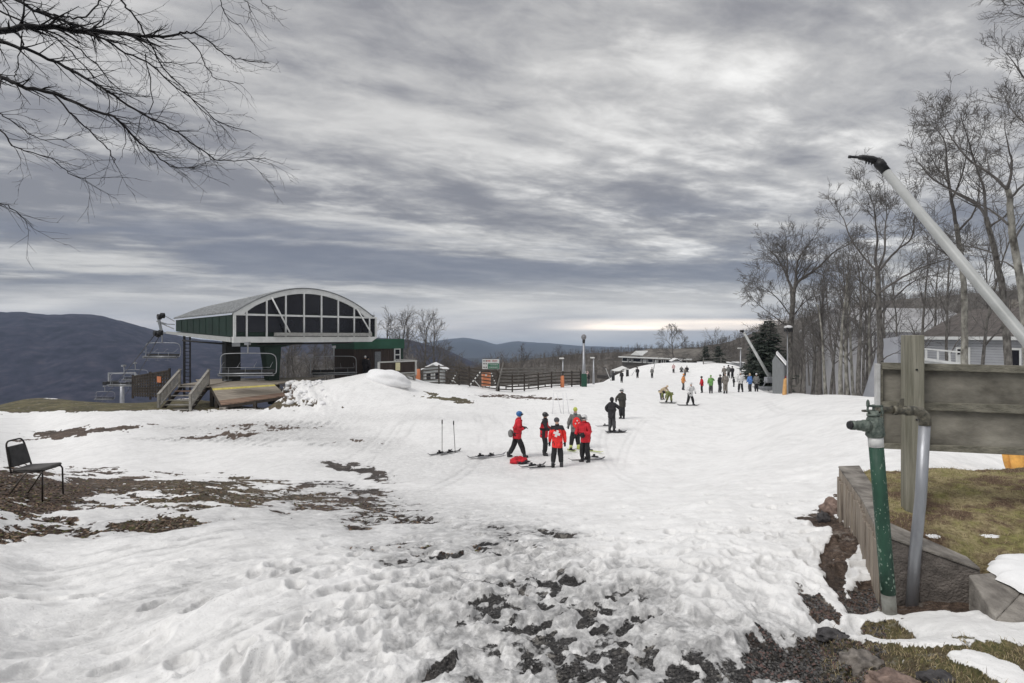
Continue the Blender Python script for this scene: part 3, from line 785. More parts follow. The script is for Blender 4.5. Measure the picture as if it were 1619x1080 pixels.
nc = MB(); nc.tube([p0+dl*.186,p0+dl*.20],[.030,.028],18); part(nc,'outlet_cap',m_dsteel,hy)
yk = MB(); t0 = vb0+ax*.16
yk.tube([t0+Vector((-.035,-.01,0)),t0+Vector((-.05,-.01,.03)),t0+Vector((-.047,-.01,.06))],[.008,.008,.007],8)
yk.tube([t0+Vector((.035,-.01,0)),t0+Vector((.052,-.01,.03)),t0+Vector((.05,-.01,.055))],[.010,.009,.008],8)
yk.tube([t0,t0+Vector((0,0,.07))],[.009,.009],8)
yk.tube([t0+Vector((-.055,-.01,.062)),t0+Vector((.058,-.01,.058))],[.0085,.0085],8)
yk.ell(t0+Vector((-.048,-.012,.078)),(.012,.012,.03),nu=10,nv=6)
part(yk,'yoke',m_valve,hy)
# chain / fittings
fb = MB()
for k in range(7): fb.box(t0+Vector((.045+.002*math.sin(k*2),-.03,.03-k*.018)),(.012,.008,.014),R=Matrix.Rotation(k*.7,3,'Z'))
part(fb,'chain',m_valve,hy)

# ---- bent steel pipe
gp = empty('bent_pipe', P(1441,962,4.32), 'grey galvanised pipe with an elbow at its top, right of the green pipe', 'pipe')
b0, b1 = P(1440,966,4.32), P(1462,668,4.32); b0.z -= .08
mb = MB(); mb.tube([b0, b0.lerp(b1,.35)+Vector((-.004,0,0)), b0.lerp(b1,.62)+Vector((.010,0,0)), b1],[.040,.040,.0385,.0385],26); part(mb,'pipe',m_gsteel,gp)
el = MB(); ctr = P(1438,661,4.30)
e_pts = [b1+Vector((0,0,-.02)), b1+Vector((-.001,0,.02)), b1+Vector((-.012,0,.052)), b1+Vector((-.040,0,.080)), b1+Vector((-.078,0,.090)), b1+Vector((-.115,0,.089))]
el.tube(e_pts,[.0425,.043,.042,.040,.037,.034],20); part(el,'elbow',m_brass,gp)
tp = e_pts[-1]
bv = MB(); bv.tube([tp+Vector((.01,0,0)),tp+Vector((-.03,0,.0)),tp+Vector((-.031,0,0)),tp+Vector((-.10,0,.002)),tp+Vector((-.101,0,.002)),tp+Vector((-.13,0,.003))],[.037,.037,.030,.031,.036,.036],18)
bv.box(tp+Vector((-.065,0,.045)),(.03,.03,.03)); bv.box(tp+Vector((-.065,-.01,.075)),(.022,.02,.04))
bv.tube([tp+Vector((-.13,0,.003)),tp+Vector((-.22,0,.006)),tp+Vector((-.221,0,.006)),tp+Vector((-.25,0,.006))],[.026,.026,.032,.030],14)
part(bv,'ball_valve',m_brass,gp)
hs = MB(); q0 = tp+Vector((-.25,0,.006))
hs.tube(crom([q0,q0+Vector((-.06,0,-.01)),q0+Vector((-.11,-.005,-.005)),t0+Vector((.03,-.02,.03))],4),.008,8); part(hs,'hose',m_brass,gp)

# ---- timber notice board seen from behind
sd_ = lambda px, py: P(px, py, 5.4 - (px-1388)/231*.36)
nb = empty('notice_board', (3.4,5.4,-1.5), 'large weathered timber board seen from behind, on a square post above the mossy bank', 'board')
F = lambda px,py,dz=0: sd_(px,py)+Vector((0,dz,0))
dirx = (F(1619,580)-F(1388,575)); dirx.z = 0; dirx.normalize(); nrm = Vector((dirx.y,-dirx.x,0))  # toward the camera
X0, X1 = 1388, 1980
def lin(px, y0, y1): return y0+(px-1388)/231*(y1-y0)
def board_beam(mb, px0, px1, ya, yb, y0r, y1r, off, th):
    a0, a1 = sd_(px0, ya), sd_(px0, yb); b0_, b1_ = sd_(px1, y0r), sd_(px1, y1r)
    o1 = nrm*off; o2 = nrm*(off-th)
    mb.hexa([a1+o1, b1_+o1, b1_+o2, a1+o2, a0+o1, b0_+o1, b0_+o2, a0+o2])
EX = (X1-1388)/231
def ext(y0, y1): return y0+(y1-y0)*EX
pn = MB(); board_beam(pn, X0+6, X1, 578, 705, ext(578,584), ext(705,718), 0, .018); part(pn,'panel',m_ply,nb)
for (a,b,c,d_) in ((573,583.5,578,590),(634,645,640,654),(700,708,707.5,719)):
    rl = MB(); board_beam(rl, X0+5, X1, a, b, ext(a,c), ext(b,d_), .045, .0435); part(rl,'rail',m_wood,nb,.004)
ed = MB(); board_beam(ed, 1383, 1389.5, 575, 650, 575, 650, .055, .075); part(ed,'edge_strip',mat('white_edge',(.55,.55,.54),.6),nb,.003)
ed2 = MB(); board_beam(ed2, 1389.8, 1394, 584, 706, 584, 706, .04, .06); part(ed2,'side_rail',m_wood,nb,.003)
for px, dd in ((1435,0),(1845,0)):
    pc = sd_(px,560)+nrm*.13; ps = MB()
    zt = (HZ-(530 if px<1500 else 528))/FP*sd_(px,0).y
    ps.box((pc.x,pc.y,(zt-2.1)/2),(.145,.145,zt+2.1),rz=math.atan2(dirx.y,dirx.x)); part(ps,'post',m_woodv,nb,.006)
bo = MB()
for z in (-.32,-.62,-.93): bo.tube([pc+Vector((0,0,0))]*2,[.01,.01],6) if False else None
pc = sd_(1435,560)+nrm*.205
for z in (-.30,-.75):
    bo = MB(); bo.tube([Vector((pc.x+.01,pc.y,z)),Vector((pc.x+.01,pc.y-.012,z))],[.008,.008],8); part(bo,'bolt',m_dsteel,nb)

# ---- snowmaking lance crossing the corner
la = empty('snow_lance', (5.9,4.4,-1.9), 'big white snowmaking lance slanting across the upper corner, dark nozzle at its tip', 'snow gun')
A_, B_ = P(1393,262,6.5), P(1600,511,5.55)
dv = (B_-A_).normalized(); C_ = A_ + dv*6.6
def lp(d): return A_+dv*d
mb = MB(); Lt = (B_-A_).length
mb.tube([lp(0),lp(.9),lp(.905),lp(2.4),lp(2.405),lp(5.2)],[.046,.048,.0515,.053,.056,.057],28); part(mb,'lance_tube',m_lance,la)
gr_ = MB()
mb = MB(); mb.tube([lp(.10),lp(.02),lp(.015),lp(-.05),lp(-.055),lp(-.09)],[.0495,.0505,.057,.057,.048,.042],22); part(mb,'collar',m_dsteel,la)
hd = MB(); h0 = lp(-.07); hdv = Vector((-1,.15,.10)).normalized()
hd.tube([h0+Vector((.03,0,-.02)),h0+hdv*.06+Vector((0,0,.02)),h0+hdv*.16+Vector((0,0,.035)),h0+hdv*.20+Vector((0,0,.035)),h0+hdv*.205+Vector((0,0,.036)),h0+hdv*.28+Vector((0,0,.036)),h0+hdv*.285+Vector((0,0,.036)),h0+hdv*.31+Vector((0,0,.036))],[.044,.040,.030,.024,.016,.014,.018,.017],16)
for k in range(3):
    q = h0+hdv*(.06+.03*k)+Vector((0,0,-.015+.004*k)); hd.tube([q,q+Vector((-.008,-.01,-.028))],[.011,.008],8)
    hd.tube([q+Vector((0,-.03,.03)),q+Vector((0,-.05,.03))],[.009,.007],8)
part(hd,'nozzle_head',m_dsteel,la)
bs = MB(); fz = gz(5.9,4.5)
fa = lp(5.15)
bs.tube([fa,Vector((fa.x,fa.y,fz-.1))],[.07,.07],16); bs.box((fa.x,fa.y,fz+.04),(.5,.5,.06)); bs.tube([lp(4.2),Vector((fa.x,fa.y-.3,fz+.1))],[.03,.03],10)
part(bs,'stand',m_gsteel,la)

# ---- banquet chair on the left
m_cush = mat('black_vinyl', (.028,.027,.027), .5, var=.4, scale=10, bump=.15)
m_seat = mat('faded_seat_vinyl', (.115,.110,.105), .65, scale=6, col2=(.06,.058,.056), bump=.2)
m_cfr = mat('brown_black_tube', (.035,.030,.028), .4, .5, var=.3)
m_cfr2 = mat('worn_bronze_tube', (.13,.115,.10), .45, .4, var=.3)
ch0 = Gpy(52,781); cz = gs(ch0.x, ch0.y)
# chair frame: s = along seat (towards front), t = sideways
ch = empty('banquet_chair', (ch0.x,ch0.y,cz), 'black stacking banquet chair with a slotted back, alone on the bare ground', 'chair')
ang = rad(4); sx_ = Vector((math.cos(ang), math.sin(ang),0)); tx_ = Vector((-sx_.y, sx_.x,0))
O = Vector((ch0.x, ch0.y, cz)) + Vector((.0,.05,0))
Cc = lambda s,t,z: O + sx_*s + tx_*t + Vector((0,0,z))
# seat cushion
bm_ = MB(); sw=.20
pr = []
for k in range(2):
    pass
bm_.hexa([Cc(-.20,-sw+.02,.43),Cc(.24,-sw-.01,.445),Cc(.24,sw+.01,.445),Cc(-.20,sw-.02,.43),Cc(-.20,-sw+.02,.475),Cc(.24,-sw-.01,.49),Cc(.24,sw+.01,.49),Cc(-.20,sw-.02,.475)])
part(bm_,'seat',m_seat,ch,.018)
bb_ = MB(); lean=-.10
def bk(t,z): return Cc(-.21+lean*(z-.47)/.42, t, z)
bb_.hexa([bk(-.185,.50)+sx_*-.02,bk(-.185,.50)+sx_*.03,bk(.185,.50)+sx_*.03,bk(.185,.50)+sx_*-.02,bk(-.155,.80)+sx_*-.02,bk(-.155,.80)+sx_*.02,bk(.155,.80)+sx_*.02,bk(.155,.80)+sx_*-.02])
part(bb_,'backrest',m_cush,ch,.014)
fr_ = MB()
path = [bk(-.20,.43),bk(-.195,.52),bk(-.175,.74),bk(-.16,.83),bk(-.13,.868),bk(-.08,.88),bk(.08,.88),bk(.13,.868),bk(.16,.83),bk(.175,.74),bk(.195,.52),bk(.20,.43)]
fr_.tube(crom(path,4),.0125,10); part(fr_,'back_frame',m_cfr,ch)
sf = MB()
for s in (-1,1): sf.tube([Cc(-.21,s*.195,.425),Cc(.22,s*.20,.435)],.011,8)
sf.tube([Cc(-.2,-.195,.425),Cc(-.2,.195,.425)],.011,8); sf.tube([Cc(.2,-.2,.435),Cc(.2,.2,.435)],.011,8); part(sf,'seat_frame',m_cfr,ch)
for s in (-1,1):
    lg = MB(); lg.tube([Cc(.22,s*.20,.44),Cc(.245,s*.205,.40),Cc(.25,s*.215,-.01)],.0115,10); part(lg,'leg',m_cfr if s>0 else m_cfr,ch)
    lg = MB(); a_ = Cc(.02,s*.20,.43); b_ = Cc(-.30,s*.225,-.02); lg.tube([a_,Cc(-.04,s*.203,.36),b_],.0115,10); part(lg,'leg',m_cfr2,ch)
# ================================================================== chairlift station
m_green = mat('dark_green_cladding', (.010,.027,.019), .6, var=.3, scale=1.2)
m_fgreen = mat('green_fascia', (.020,.085,.052), .55, var=.2, scale=1)
m_trim = mat('white_trim', (.62,.63,.62), .5, var=.1, scale=2)
m_roof = mat('ribbed_metal_roof', (.17,.18,.185), .5, .0, var=.15, scale=1)
m_glass = mat('smoked_glass', (.014,.014,.018), .12, var=.2, scale=.3, spec=.5)
m_plank = mat('deck_planks', (.36,.32,.26), .85, scale=2, col2=(.20,.17,.14), stretch=(.3,6,4))
m_rust = mat('rusty_brown_planks', (.30,.20,.14), .85, scale=2, col2=(.11,.075,.06), stretch=(.3,6,4))
m_rail = mat('grey_timber_rail', (.33,.315,.285), .85, scale=3, col2=(.19,.18,.16))
m_yel = mat('yellow_line_paint', (.52,.45,.12), .7, var=.2, scale=6)
m_brown = mat('brown_board_siding', (.085,.066,.058), .9, scale=3, col2=(.045,.036,.033), stretch=(5,5,.3))
m_fence = mat('brown_fence_timber', (.075,.062,.052), .9, scale=3, col2=(.035,.03,.026))
m_fenceg = mat('grey_fence_timber', (.21,.20,.185), .9, scale=3, col2=(.12,.115,.105))
m_orange = mat('orange_board_paint', (.62,.22,.10), .6, var=.15, scale=3)
m_black = mat('black_rubber', (.018,.018,.019), .7, var=.3)
m_silver = mat('brushed_tube_steel', (.33,.34,.35), .35, .6, var=.15, scale=3)
O0 = Vector((-18.6,38.0,0)); ex = Vector((.722,.692,0)).normalized()
back = (Vector((-26.1,44.2,0))-O0); ey = back.normalized(); LB = back.length
def T(t, s, z):  # along the face, back, height; tapering up toward the back
    return O0 + ex*t + ey*s + Vector((0,0,z))
W = 10.8
def arch(t, s=0):
    k = 1-.0*s
    e0 = 1.50-.02*s; c = 5.2; h = 1.93 - .05*s
    return e0 + h*(1-((t-c)/5.2)**2*.98) if abs(t-c) <= 5.2 else e0
stn = empty('lift_station', T(5.4,4,-4.8), 'chairlift terminal with an arched glazed front, white frame and green sides on dark columns', 'lift station')
# body walls
side_bot = lambda s: -.02 + s/LB*.42
wb_ = MB()
wb_.hexa([T(.12,.1,side_bot(0)), T(.0,.1,side_bot(0)), T(0,LB,side_bot(LB)), T(.12,LB,side_bot(LB)), T(.12,.1,1.46),T(.0,.1,1.46),T(.0,LB,1.46-.02*LB),T(.12,LB,1.46-.02*LB)])
part(wb_,'side_wall',m_green,stn)
wb2 = MB(); wb2.hexa([T(W,.1,0), T(W-.12,.1,0), T(W-.12,LB,.4), T(W,LB,.4), T(W,.1,1.4),T(W-.12,.1,1.4),T(W-.12,LB,1.3),T(W,LB,1.3)]); part(wb2,'side_wall',m_green,stn)
fl = MB(); fl.hexa([T(.05,.0,-.12),T(W-.05,.0,-.12),T(W-.05,LB,.25),T(.05,LB,.25),T(.05,0,-.02),T(W-.05,0,-.02),T(W-.05,LB,.36),T(.05,LB,.36)]); part(fl,'underside',m_green,stn)
for k in range(1,9):
    sm_ = MB(); sm_.beam(T(-.012,LB*k/9,side_bot(LB*k/9)+.02),T(-.012,LB*k/9,1.42-.02*LB*k/9),.05,.02,up=ex); part(sm_,'panel_seam',mat('seam_green',(.010,.026,.019),.6),stn)
# roof shell with ribs
rf = MB(); NT = 44; NSs = 2; top=[]; 
ts = [-.12+ (10.64)*i/NT for i in range(NT+1)]
for s in (-.12, LB+.1):
    top.append([T(t, s, arch(min(max(t,0),10.4), s)+.02) for t in ts])
for i in range(NT):
    a,b,c,d = top[0][i], top[0][i+1], top[1][i+1], top[1][i]; u = Vector((0,0,.07))
    rf.hexa([a,b,c,d,a+u,b+u,c+u,d+u])
part(rf,'roof',m_roof,stn)
for i in range(23):
    s = .15+i*(LB-.2)/22; rbm = MB()
    pl = [T(t, s, arch(min(max(t,0),10.4), s)+.115) for t in ts[::2]]
    for a,b in zip(pl[:-1],pl[1:]): rbm.beam(a,b,.06,.06)
    if i == 0: ribs = rbm
    else: 
        n0=len(ribs.v); ribs.v += rbm.v
        for f in rbm.f: ribs.face([q+n0 for q in f],0)
rr_ = part(ribs,'roof_ribs',mat('pale_roof_seam',(.55,.56,.56),.5,.0),stn); 
# glazing: front wall frame
MU = [0,.855]+[.855+ (9.3/7)*k for k in range(1,8)]+[W]
tr = 1.50
gl = MB()
for i in range(len(MU)-1):
    a, b = MU[i]+.05, MU[i+1]-.05
    zt0 = 1.42
    pane = MB(); pane.hexa([T(a,.06,.30),T(b,.06,.30),T(b,.09,.30),T(a,.09,.30),T(a,.06,1.40),T(b,.06,1.40),T(b,.09,1.40),T(a,.09,1.40)])
    part(pane,'window_pane',m_glass,stn)
    if 1 <= i <= 7:
        pl = []; K = 6
        za = lambda t: max(arch(t)-.36, 1.60)
        if i == 7: b = 10.12-.03
        poly = [T(a,.06,1.62),T(b,.06,1.62)] + [T(b+(a-b)*k/K,.06,za(b+(a-b)*k/K)) for k in range(K+1)]
        pane = MB(); pane.prism(poly,(0,0,0),ey*.03); part(pane,'window_pane',m_glass,stn)
fr_ = MB()
# backing white wall behind panes
K = 60
for i in range(K):
    t0, t1 = W*i/K, W*(i+1)/K
    z0 = arch(t0) if t0 < 10.4 else 1.46; z1 = arch(t1) if t1 < 10.4 else 1.46
    fr_.hexa([T(t0,.12,-.1),T(t1,.12,-.1),T(t1,.2,-.1),T(t0,.2,-.1),T(t0,.12,z0),T(t1,.12,z1),T(t1,.2,z1),T(t0,.2,z0)])
part(fr_,'front_backing',m_green,stn)
fm = MB()
for i, t in enumerate(MU):
    top_ = (arch(t)-.2) if 0 < t < 10.2 else 1.5
    wd = .16 if i in (0,len(MU)-1) else .10
    tt = t + (.08 if i == 0 else -.08 if i == len(MU)-1 else 0)
    fm.box(T(tt,.02,(top_+.0)/2-.0), (wd,.13,top_+.1), rz=math.atan2(ex.y,ex.x))
part(fm,'mullion',m_trim,stn)
tb = MB(); tb.hexa([T(.16,-.02,1.42),T(W-.16,-.02,1.42),T(W-.16,.11,1.42),T(.16,.11,1.42),T(.16,-.02,1.55),T(W-.16,-.02,1.55),T(W-.16,.11,1.55),T(.16,.11,1.55)]); part(tb,'transom',m_trim,stn)
ab = MB()
for i in range(60):
    t0, t1 = 10.4*i/60, 10.4*(i+1)/60
    f0 = .36 if .6 < t0 < 9.9 else .30
    w0 = lambda t: arch(t)-(.32 + .25*max(0,1-min(t,10.4-t)/1.4))
    ab.hexa([T(t0,-.05,max(w0(t0),1.47)),T(t1,-.05,max(w0(t1),1.47)),T(t1,.115,max(w0(t1),1.47)),T(t0,.115,max(w0(t0),1.47)),T(t0,-.05,arch(t0)+.03),T(t1,-.05,arch(t1)+.03),T(t1,.115,arch(t1)+.03),T(t0,.115,arch(t0)+.03)])
part(ab,'arch_beam',m_trim,stn)
# bottom beam, left side beam, walkway
bb = MB(); bb.hexa([T(-.05,-.14,-.42),T(W-.55,-.14,-.42),T(W-.55,.12,-.42),T(-.05,.12,-.42),T(-.05,-.14,-.02),T(W+.05,-.14,-.02),T(W+.05,.12,-.02),T(-.05,.12,-.02)])
part(bb,'front_beam',m_trim,stn)
bl = MB(); bl.hexa([T(-.14,.13,-.38),T(.04,.13,-.38),T(.04,LB+1.6,.22),T(-.14,LB+1.6,.22),T(-.14,.13,-.06),T(.04,.13,-.06),T(.04,LB+1.6,.40),T(-.14,LB+1.6,.40)]); part(bl,'side_beam',mat('grey_trim',(.42,.43,.42),.5,var=.1),stn)
wk = MB(); wk.hexa([T(2.6,-.62,.03),T(W-.85,-.62,.03),T(W-.85,-.145,.03),T(2.6,-.145,.03),T(2.6,-.62,.27),T(W-.85,-.62,.27),T(W-.85,-.145,.27),T(2.6,-.145,.27)]); part(wk,'walkway',mat('grey_walkway',(.30,.30,.285),.7,var=.2),stn)
for (ta,za_,tb_,zb_) in ((2.45,2.72,3.55,.27),(9.0,2.1,9.95,.27)):
    dg = MB(); dg.tube([T(ta,-.15,za_),T(tb_,-.50,zb_)],.055,10); part(dg,'brace',m_trim,stn)
# green cross head, columns
hdm = MB(); hdm.hexa([T(.9,1.2,-.72),T(3.7,1.2,-.80),T(3.7,1.9,-.80),T(.9,1.9,-.72),T(.6,1.2,-.14),T(6.2,1.2,-.30),T(6.2,1.9,-.28),T(.6,1.9,-.1)])
hdm.hexa([T(3.15,1.1,-4.9),T(3.50,1.1,-4.9),T(3.50,1.8,-4.9),T(3.15,1.8,-4.9),T(2.55,1.1,-.75),T(3.75,1.1,-.75),T(3.75,1.8,-.75),T(2.55,1.8,-.75)])
part(hdm,'column',m_green,stn)
cl2 = MB(); cl2.box(T(1.25,3.2,-2.5),(1.0,.8,4.9),rz=.76); part(cl2,'column',mat('black_column',(.012,.014,.014),.6),stn)
cl3 = MB(); cl3.box(T(7.8,6.5,-2.4),(.6,.6,4.8),rz=.76)
# ladder tower under the back left corner
lt = MB(); pb = P(296,606,43.5)
for s in (-.22,.22): lt.beam(Vector((pb.x+s,pb.y,-4.6)),Vector((pb.x+s,pb.y,.15)),.13 if s<0 else .07,.12)
for k in range(17): lt.beam(Vector((pb.x-.2,pb.y,-4.4+k*.27)),Vector((pb.x+.2,pb.y,-4.4+k*.27)),.05,.05)
part(lt,'ladder_mast',m_dsteel,stn)
# sheave gantry on the left
gn = MB(); 
gp_ = lambda px,py,d=45.5: P(px,py,d)
for a,b,w_ in ((gp_(246,526),gp_(280,527),.12),(gp_(250,512),gp_(276,513),.07),(gp_(250,500),gp_(256,527),.16),(gp_(248,508),gp_(262,512),.10),(gp_(256,512),gp_(275,520),.06),(gp_(262,500),gp_(276,508),.05)): gn.beam(a,b,w_,w_)
part(gn,'gantry',m_silver,stn)
for px,py in ((246,527),(250,529),(254,526),(252,501),(257,499)):
    sh_ = MB(); q = gp_(px,py); sh_.tube([q+Vector((-.08,-.1,0)),q+Vector((.08,.1,0))],.22,12); part(sh_,'sheave',m_dsteel,stn)
# rail under the floor carrying the chairs
rl = MB()
rl.tube(crom([T(-.5,7,-.3),T(1.0,2.6,-.55),T(3.0,.9,-.55),T(8,.9,-.5),T(10.2,2.6,-.4),T(10.2,8,-.2)],6),.06,8); part(rl,'haul_rail',m_dsteel,stn)
pl_ = MB(); pl_.box(T(.3,.3,-.55),(.5,.06,.25),rz=.76); part(pl_,'pulley_bracket',m_silver,stn)

# ------------------------------------------------ six seat chairs
def chair(name, c, rz, label, dark=False, scale=1.0, hang=1.9):
    """c = centre of the seat; chair faces local -y"""
    r = empty(name, c, label, 'lift chair', 'six seat lift chairs on the haul rope', rz)
    r.scale = (scale,)*3
    w2 = 1.62
    b = MB(); b.box((0,.0,0),(3.2,.46,.10)); b.box((0,.0,-.07),(3.2,.40,.05)); b.build('seat',m_black,r,.03)
    b = MB(); b.tube([(-1.62,-.26,.03),(1.62,-.26,.03)],.045,8); b.build('seat_edge',m_silver,r)
    b = MB(); b.hexa([(-w2,.20,.08),(w2,.20,.08),(w2,.30,.08),(-w2,.30,.08),(-w2,.24,.26),(w2,.24,.26),(w2,.32,.26),(-w2,.32,.26)]); b.build('backrest',m_black,r,.02)
    b = MB()
    for s in (-1,1): b.tube(crom([(s*1.7,-.25,.0),(s*1.72,.15,.05),(s*1.72,.28,.5),(s*1.70,.22,1.0),(s*1.55,.15,1.22),(s*1.2,.10,1.30),(0,.10,1.32)],5),.026,8)
    b.tube([(-1.7,-.22,-.1),(1.7,-.22,-.1)],.035,8); b.build('bail_frame',m_silver,r)
    b = MB(); b.tube(crom([(0,.1,1.32),(0,.12,1.7),(0,.05,hang+.3)],4),.05,8); b.box((0,.05,hang+.35),(.25,.5,.2)); b.build('hanger',m_silver,r)
    b = MB()
    b.tube([(-1.5,-.38,.42),(1.5,-.38,.42)],.012,6)
    for s in (-1.5,-.5,.5,1.5): b.tube([(s,.25,.75),(s,-.38,.42)],.010,6); 
    for s in (-1,0,1): b.tube([(s,-.38,.42),(s,-.50,-.35),(s-.25,-.52,-.36),(s+.25,-.52,-.36)],.009,5)
    b.build('restraining_bar',m_silver,r)
    return r
cA = P(391,591,36.6); chair('lift_chair', cA, rad(8), 'lift chair with a bright seat edge and bent tube frame, parked over the plank deck', hang=1.6)
cB = P(528,590,44.5); chair('lift_chair', cB, rad(22), 'lift chair waiting under the right half of the terminal, above the snow ramp', hang=1.7)
cC = P(255,564,54); chair('lift_chair', cC, rad(-4), 'dark lift chair hanging in the air just left of the ladder mast')
for (px,py,d,lb) in ((195,609,66,'lift chair crossing in front of the small lift pylon'),(165,631,100,'lift chair far down the line, just above the grassy edge left of the pylon'),(213,600,78,'lift chair hanging behind the upper left edge of the mesh fence')):
    chair('lift_chair', P(px,py,d), rad(-3), lb)
# haul ropes
def rope(a, b, sag, r, label, n=16):
    pts = [a.lerp(b,i/n)+Vector((0,0,-sag*4*(i/n)*(1-i/n))) for i in range(n+1)]
    mb = MB(); mb.tube(pts,r,5); o = mb.build('haul_rope',m_dsteel); tag(o,label,'cable'); return o
rope(gp_(245,529), P(150,640,120), .5, .035, 'haul rope running steeply down from the left gantry of the terminal')
rope(gp_(253,529), P(186,640,110), .5, .03, 'thin haul rope on the inner side, ending behind the mesh fence')
# pylon down the slope
py_ = empty('lift_pylon', P(193,660,72), 'small grey lift pylon with a crossarm beyond the grassy edge', 'pylon')
b = MB(); b.tube([P(193,668,72),P(193,607,72)],[.30,.22],12); part(b,'mast',m_gsteel,py_)
b = MB(); b.beam(P(170,607.5,72),P(216,607.5,72),.3,.3); b.beam(P(172,590,72),P(214,589,72),.12,.12)
for px in (172,214): b.beam(P(px,589,72),P(px,608,72),.15,.15)
part(b,'crossarm',m_silver,py_)
for px in (175,211):
    b = MB(); q = P(px,605,72); b.box(q,(.35,2.4,.4)); part(b,'sheave_assembly',m_dsteel,py_)

# ------------------------------------------------ boarding deck and ramp
dk = empty('boarding_deck', (-16,40,-4.7), 'timber boarding deck under the terminal with a sloping plank ramp and a yellow line', 'deck')
A1,B1,C1,D1 = P(334,611,37.2),P(432,606,38.6),P(452,625,37.0),P(350,640,35.5)
def plank_surface(mb_list, A,B,C,D,n,mats_):
    for k in range(n):
        t0, t1 = k/n, (k+1)/n-.006/ n*4
        a,b = A.lerp(D,t0), B.lerp(C,t0); c,d = B.lerp(C,t1), A.lerp(D,t1); dz = Vector((0,0,-.07))
        mb_list[mats_(k)].hexa([d+dz,c+dz,b+dz,a+dz,d,c,b,a])
L1 = [MB(),MB(),MB()]
plank_surface(L1, A1,B1,C1,D1, 9, lambda k: 1 if k==1 else 2 if k>=7 else 0)
part(L1[0],'ramp_planks',m_plank,dk); part(L1[1],'yellow_line',m_yel,dk); part(L1[2],'ramp_edge_boards',m_rust,dk)
b = MB(); A2 = A1+Vector((-.6,.02,-.02)); B2 = B1+Vector((.3,.02,-.02)); E2 = Vector((A2.x-3.2,A2.y+5,-3.18)); F2 = Vector((B2.x+1.5,B2.y+5,-3.1))
L2=[MB()]; plank_surface(L2, E2,F2,B2,A2, 14, lambda k: 0); part(L2[0],'deck_planks',m_plank,dk)
b = MB()
for q in (A1,D1,A1.lerp(D1,.5),C1,C1.lerp(D1,.5)): b.box((q.x,q.y+.1,(q.z-5.0)/2-.04),(.2,.2,q.z+5.0))
b.beam(A1+Vector((0,0,-.16)),D1+Vector((0,0,-.16)),.08,.18); b.beam(D1+Vector((0,.06,-.16)),C1+Vector((0,.06,-.16)),.08,.18); b.beam(A2+Vector((0,.3,-.16)),B2+Vector((0,.3,-.16)),.1,.2)
part(b,'deck_frame',m_fence,dk)
b = MB(); q = D1; b.box((q.x+.15,q.y-.02,-4.55),(.42,.3,.30)); part(b,'footing',m_conc,dk,.02)
# stairs
sr = empty('timber_stairs', (-21,35.3,-4.7), 'grey timber stairs with slatted handrails up to the boarding deck', 'stairs')
x0,x1 = -21.95,-19.98; ys, ye = 35.35, 37.6; zs0, zs1 = -4.72, -3.2; NSt=6
for k in range(NSt+1):
    f = (k+.6)/NSt; b = MB()
    if f > 1.08: break
    z = zs0+(zs1-zs0)*min(f,1); y = ys+(ye-ys)*(k+.1)/NSt
    b.box(((x0+x1)/2,y+.15,z),(x1-x0-.12,.31,.055)); part(b,'tread',m_rail if k!=4 else m_rust,sr)
for x in (x0+.1,x1-.1):
    b = MB(); b.beam((x,ys,zs0+.02),(x,ye+.1,zs1-.1),.06,.26); part(b,'stringer',m_fence,sr)
b = MB(); b.box(((x0+x1)/2-.1,ye+1.4,zs1-.03),(x1-x0+.1,2.5,.07)); part(b,'landing',m_plank,sr)
for x,xt in ((x0,x0-.1),(x1,x1-.15)):
    b = MB(); 
    pa, pb2 = Vector((x,ys,0)), Vector((xt,ye+.15,0))
    b.box((x,ys,zs0+.5),(.12,.12,1.25)); b.box((xt,ye+.15,zs1+.35),(.12,.12,1.4))
    b.beam((x,ys-.05,zs0+1.12),(xt,ye+.25,zs1+1.02),.16,.055)
    b.beam((x,ys,zs0+.30),(xt,ye+.2,zs1+.22),.05,.09)
    for k in range(1,15):
        t = k/15; xx = x+(xt-x)*t; yy = ys+(ye+.15-ys)*t; zz = zs0+.3+(zs1-.08-zs0)*t
        b.box((xx,yy,zz+.36),(.045,.045,.76))
    part(b,'handrail',m_rail,sr)
# mesh fence with orange board
mf = empty('mesh_fence', P(240,628,44), 'brown lattice mesh fence panel left of the stairs', 'fence')
fa, fb_ = P(210,0,46.5), P(268,0,42.5); fa.z, fb_.z = -4.9,-4.6; ta, tb_ = -3.25,-2.5
def fq(t,h): 
    p = fa.lerp(fb_,t); z0 = fa.z*(1-t)+fb_.z*t; z1 = ta*(1-t)+tb_*t; return Vector((p.x,p.y,z0+(z1-z0)*h))
b = MB()
for k in range(15): b.beam(fq(k/14,0),fq(k/14,1),.10,.05)
for k in range(9): b.beam(fq(0,.08+k*.113),fq(1,.08+k*.113),.05,.10)
for k in range(-7,14):
    t0,t1 = k/14,(k+7)/14; h0,h1=0,1
    if t0<0: h0 = -t0*2; t0=0
    if t1>1: h1 = 1-(t1-1)*2; t1=1
    if h1>h0: b.beam(fq(t0,h0),fq(t1,h1),.045,.05)
part(b,'lattice',m_fence,mf)
for t in (0,.5,1):
    b = MB(); b.beam(fq(t,-.1),fq(t,1.06),.12,.12); part(b,'post',m_fence,mf)
b = MB(); q = fq(.76,.70); b.box(q+Vector((0,-.12,0)),(.62,.04,.46),rz=-.6); tag(b.build('warning_board',m_orange),'small orange board hung on the mesh fence','sign')
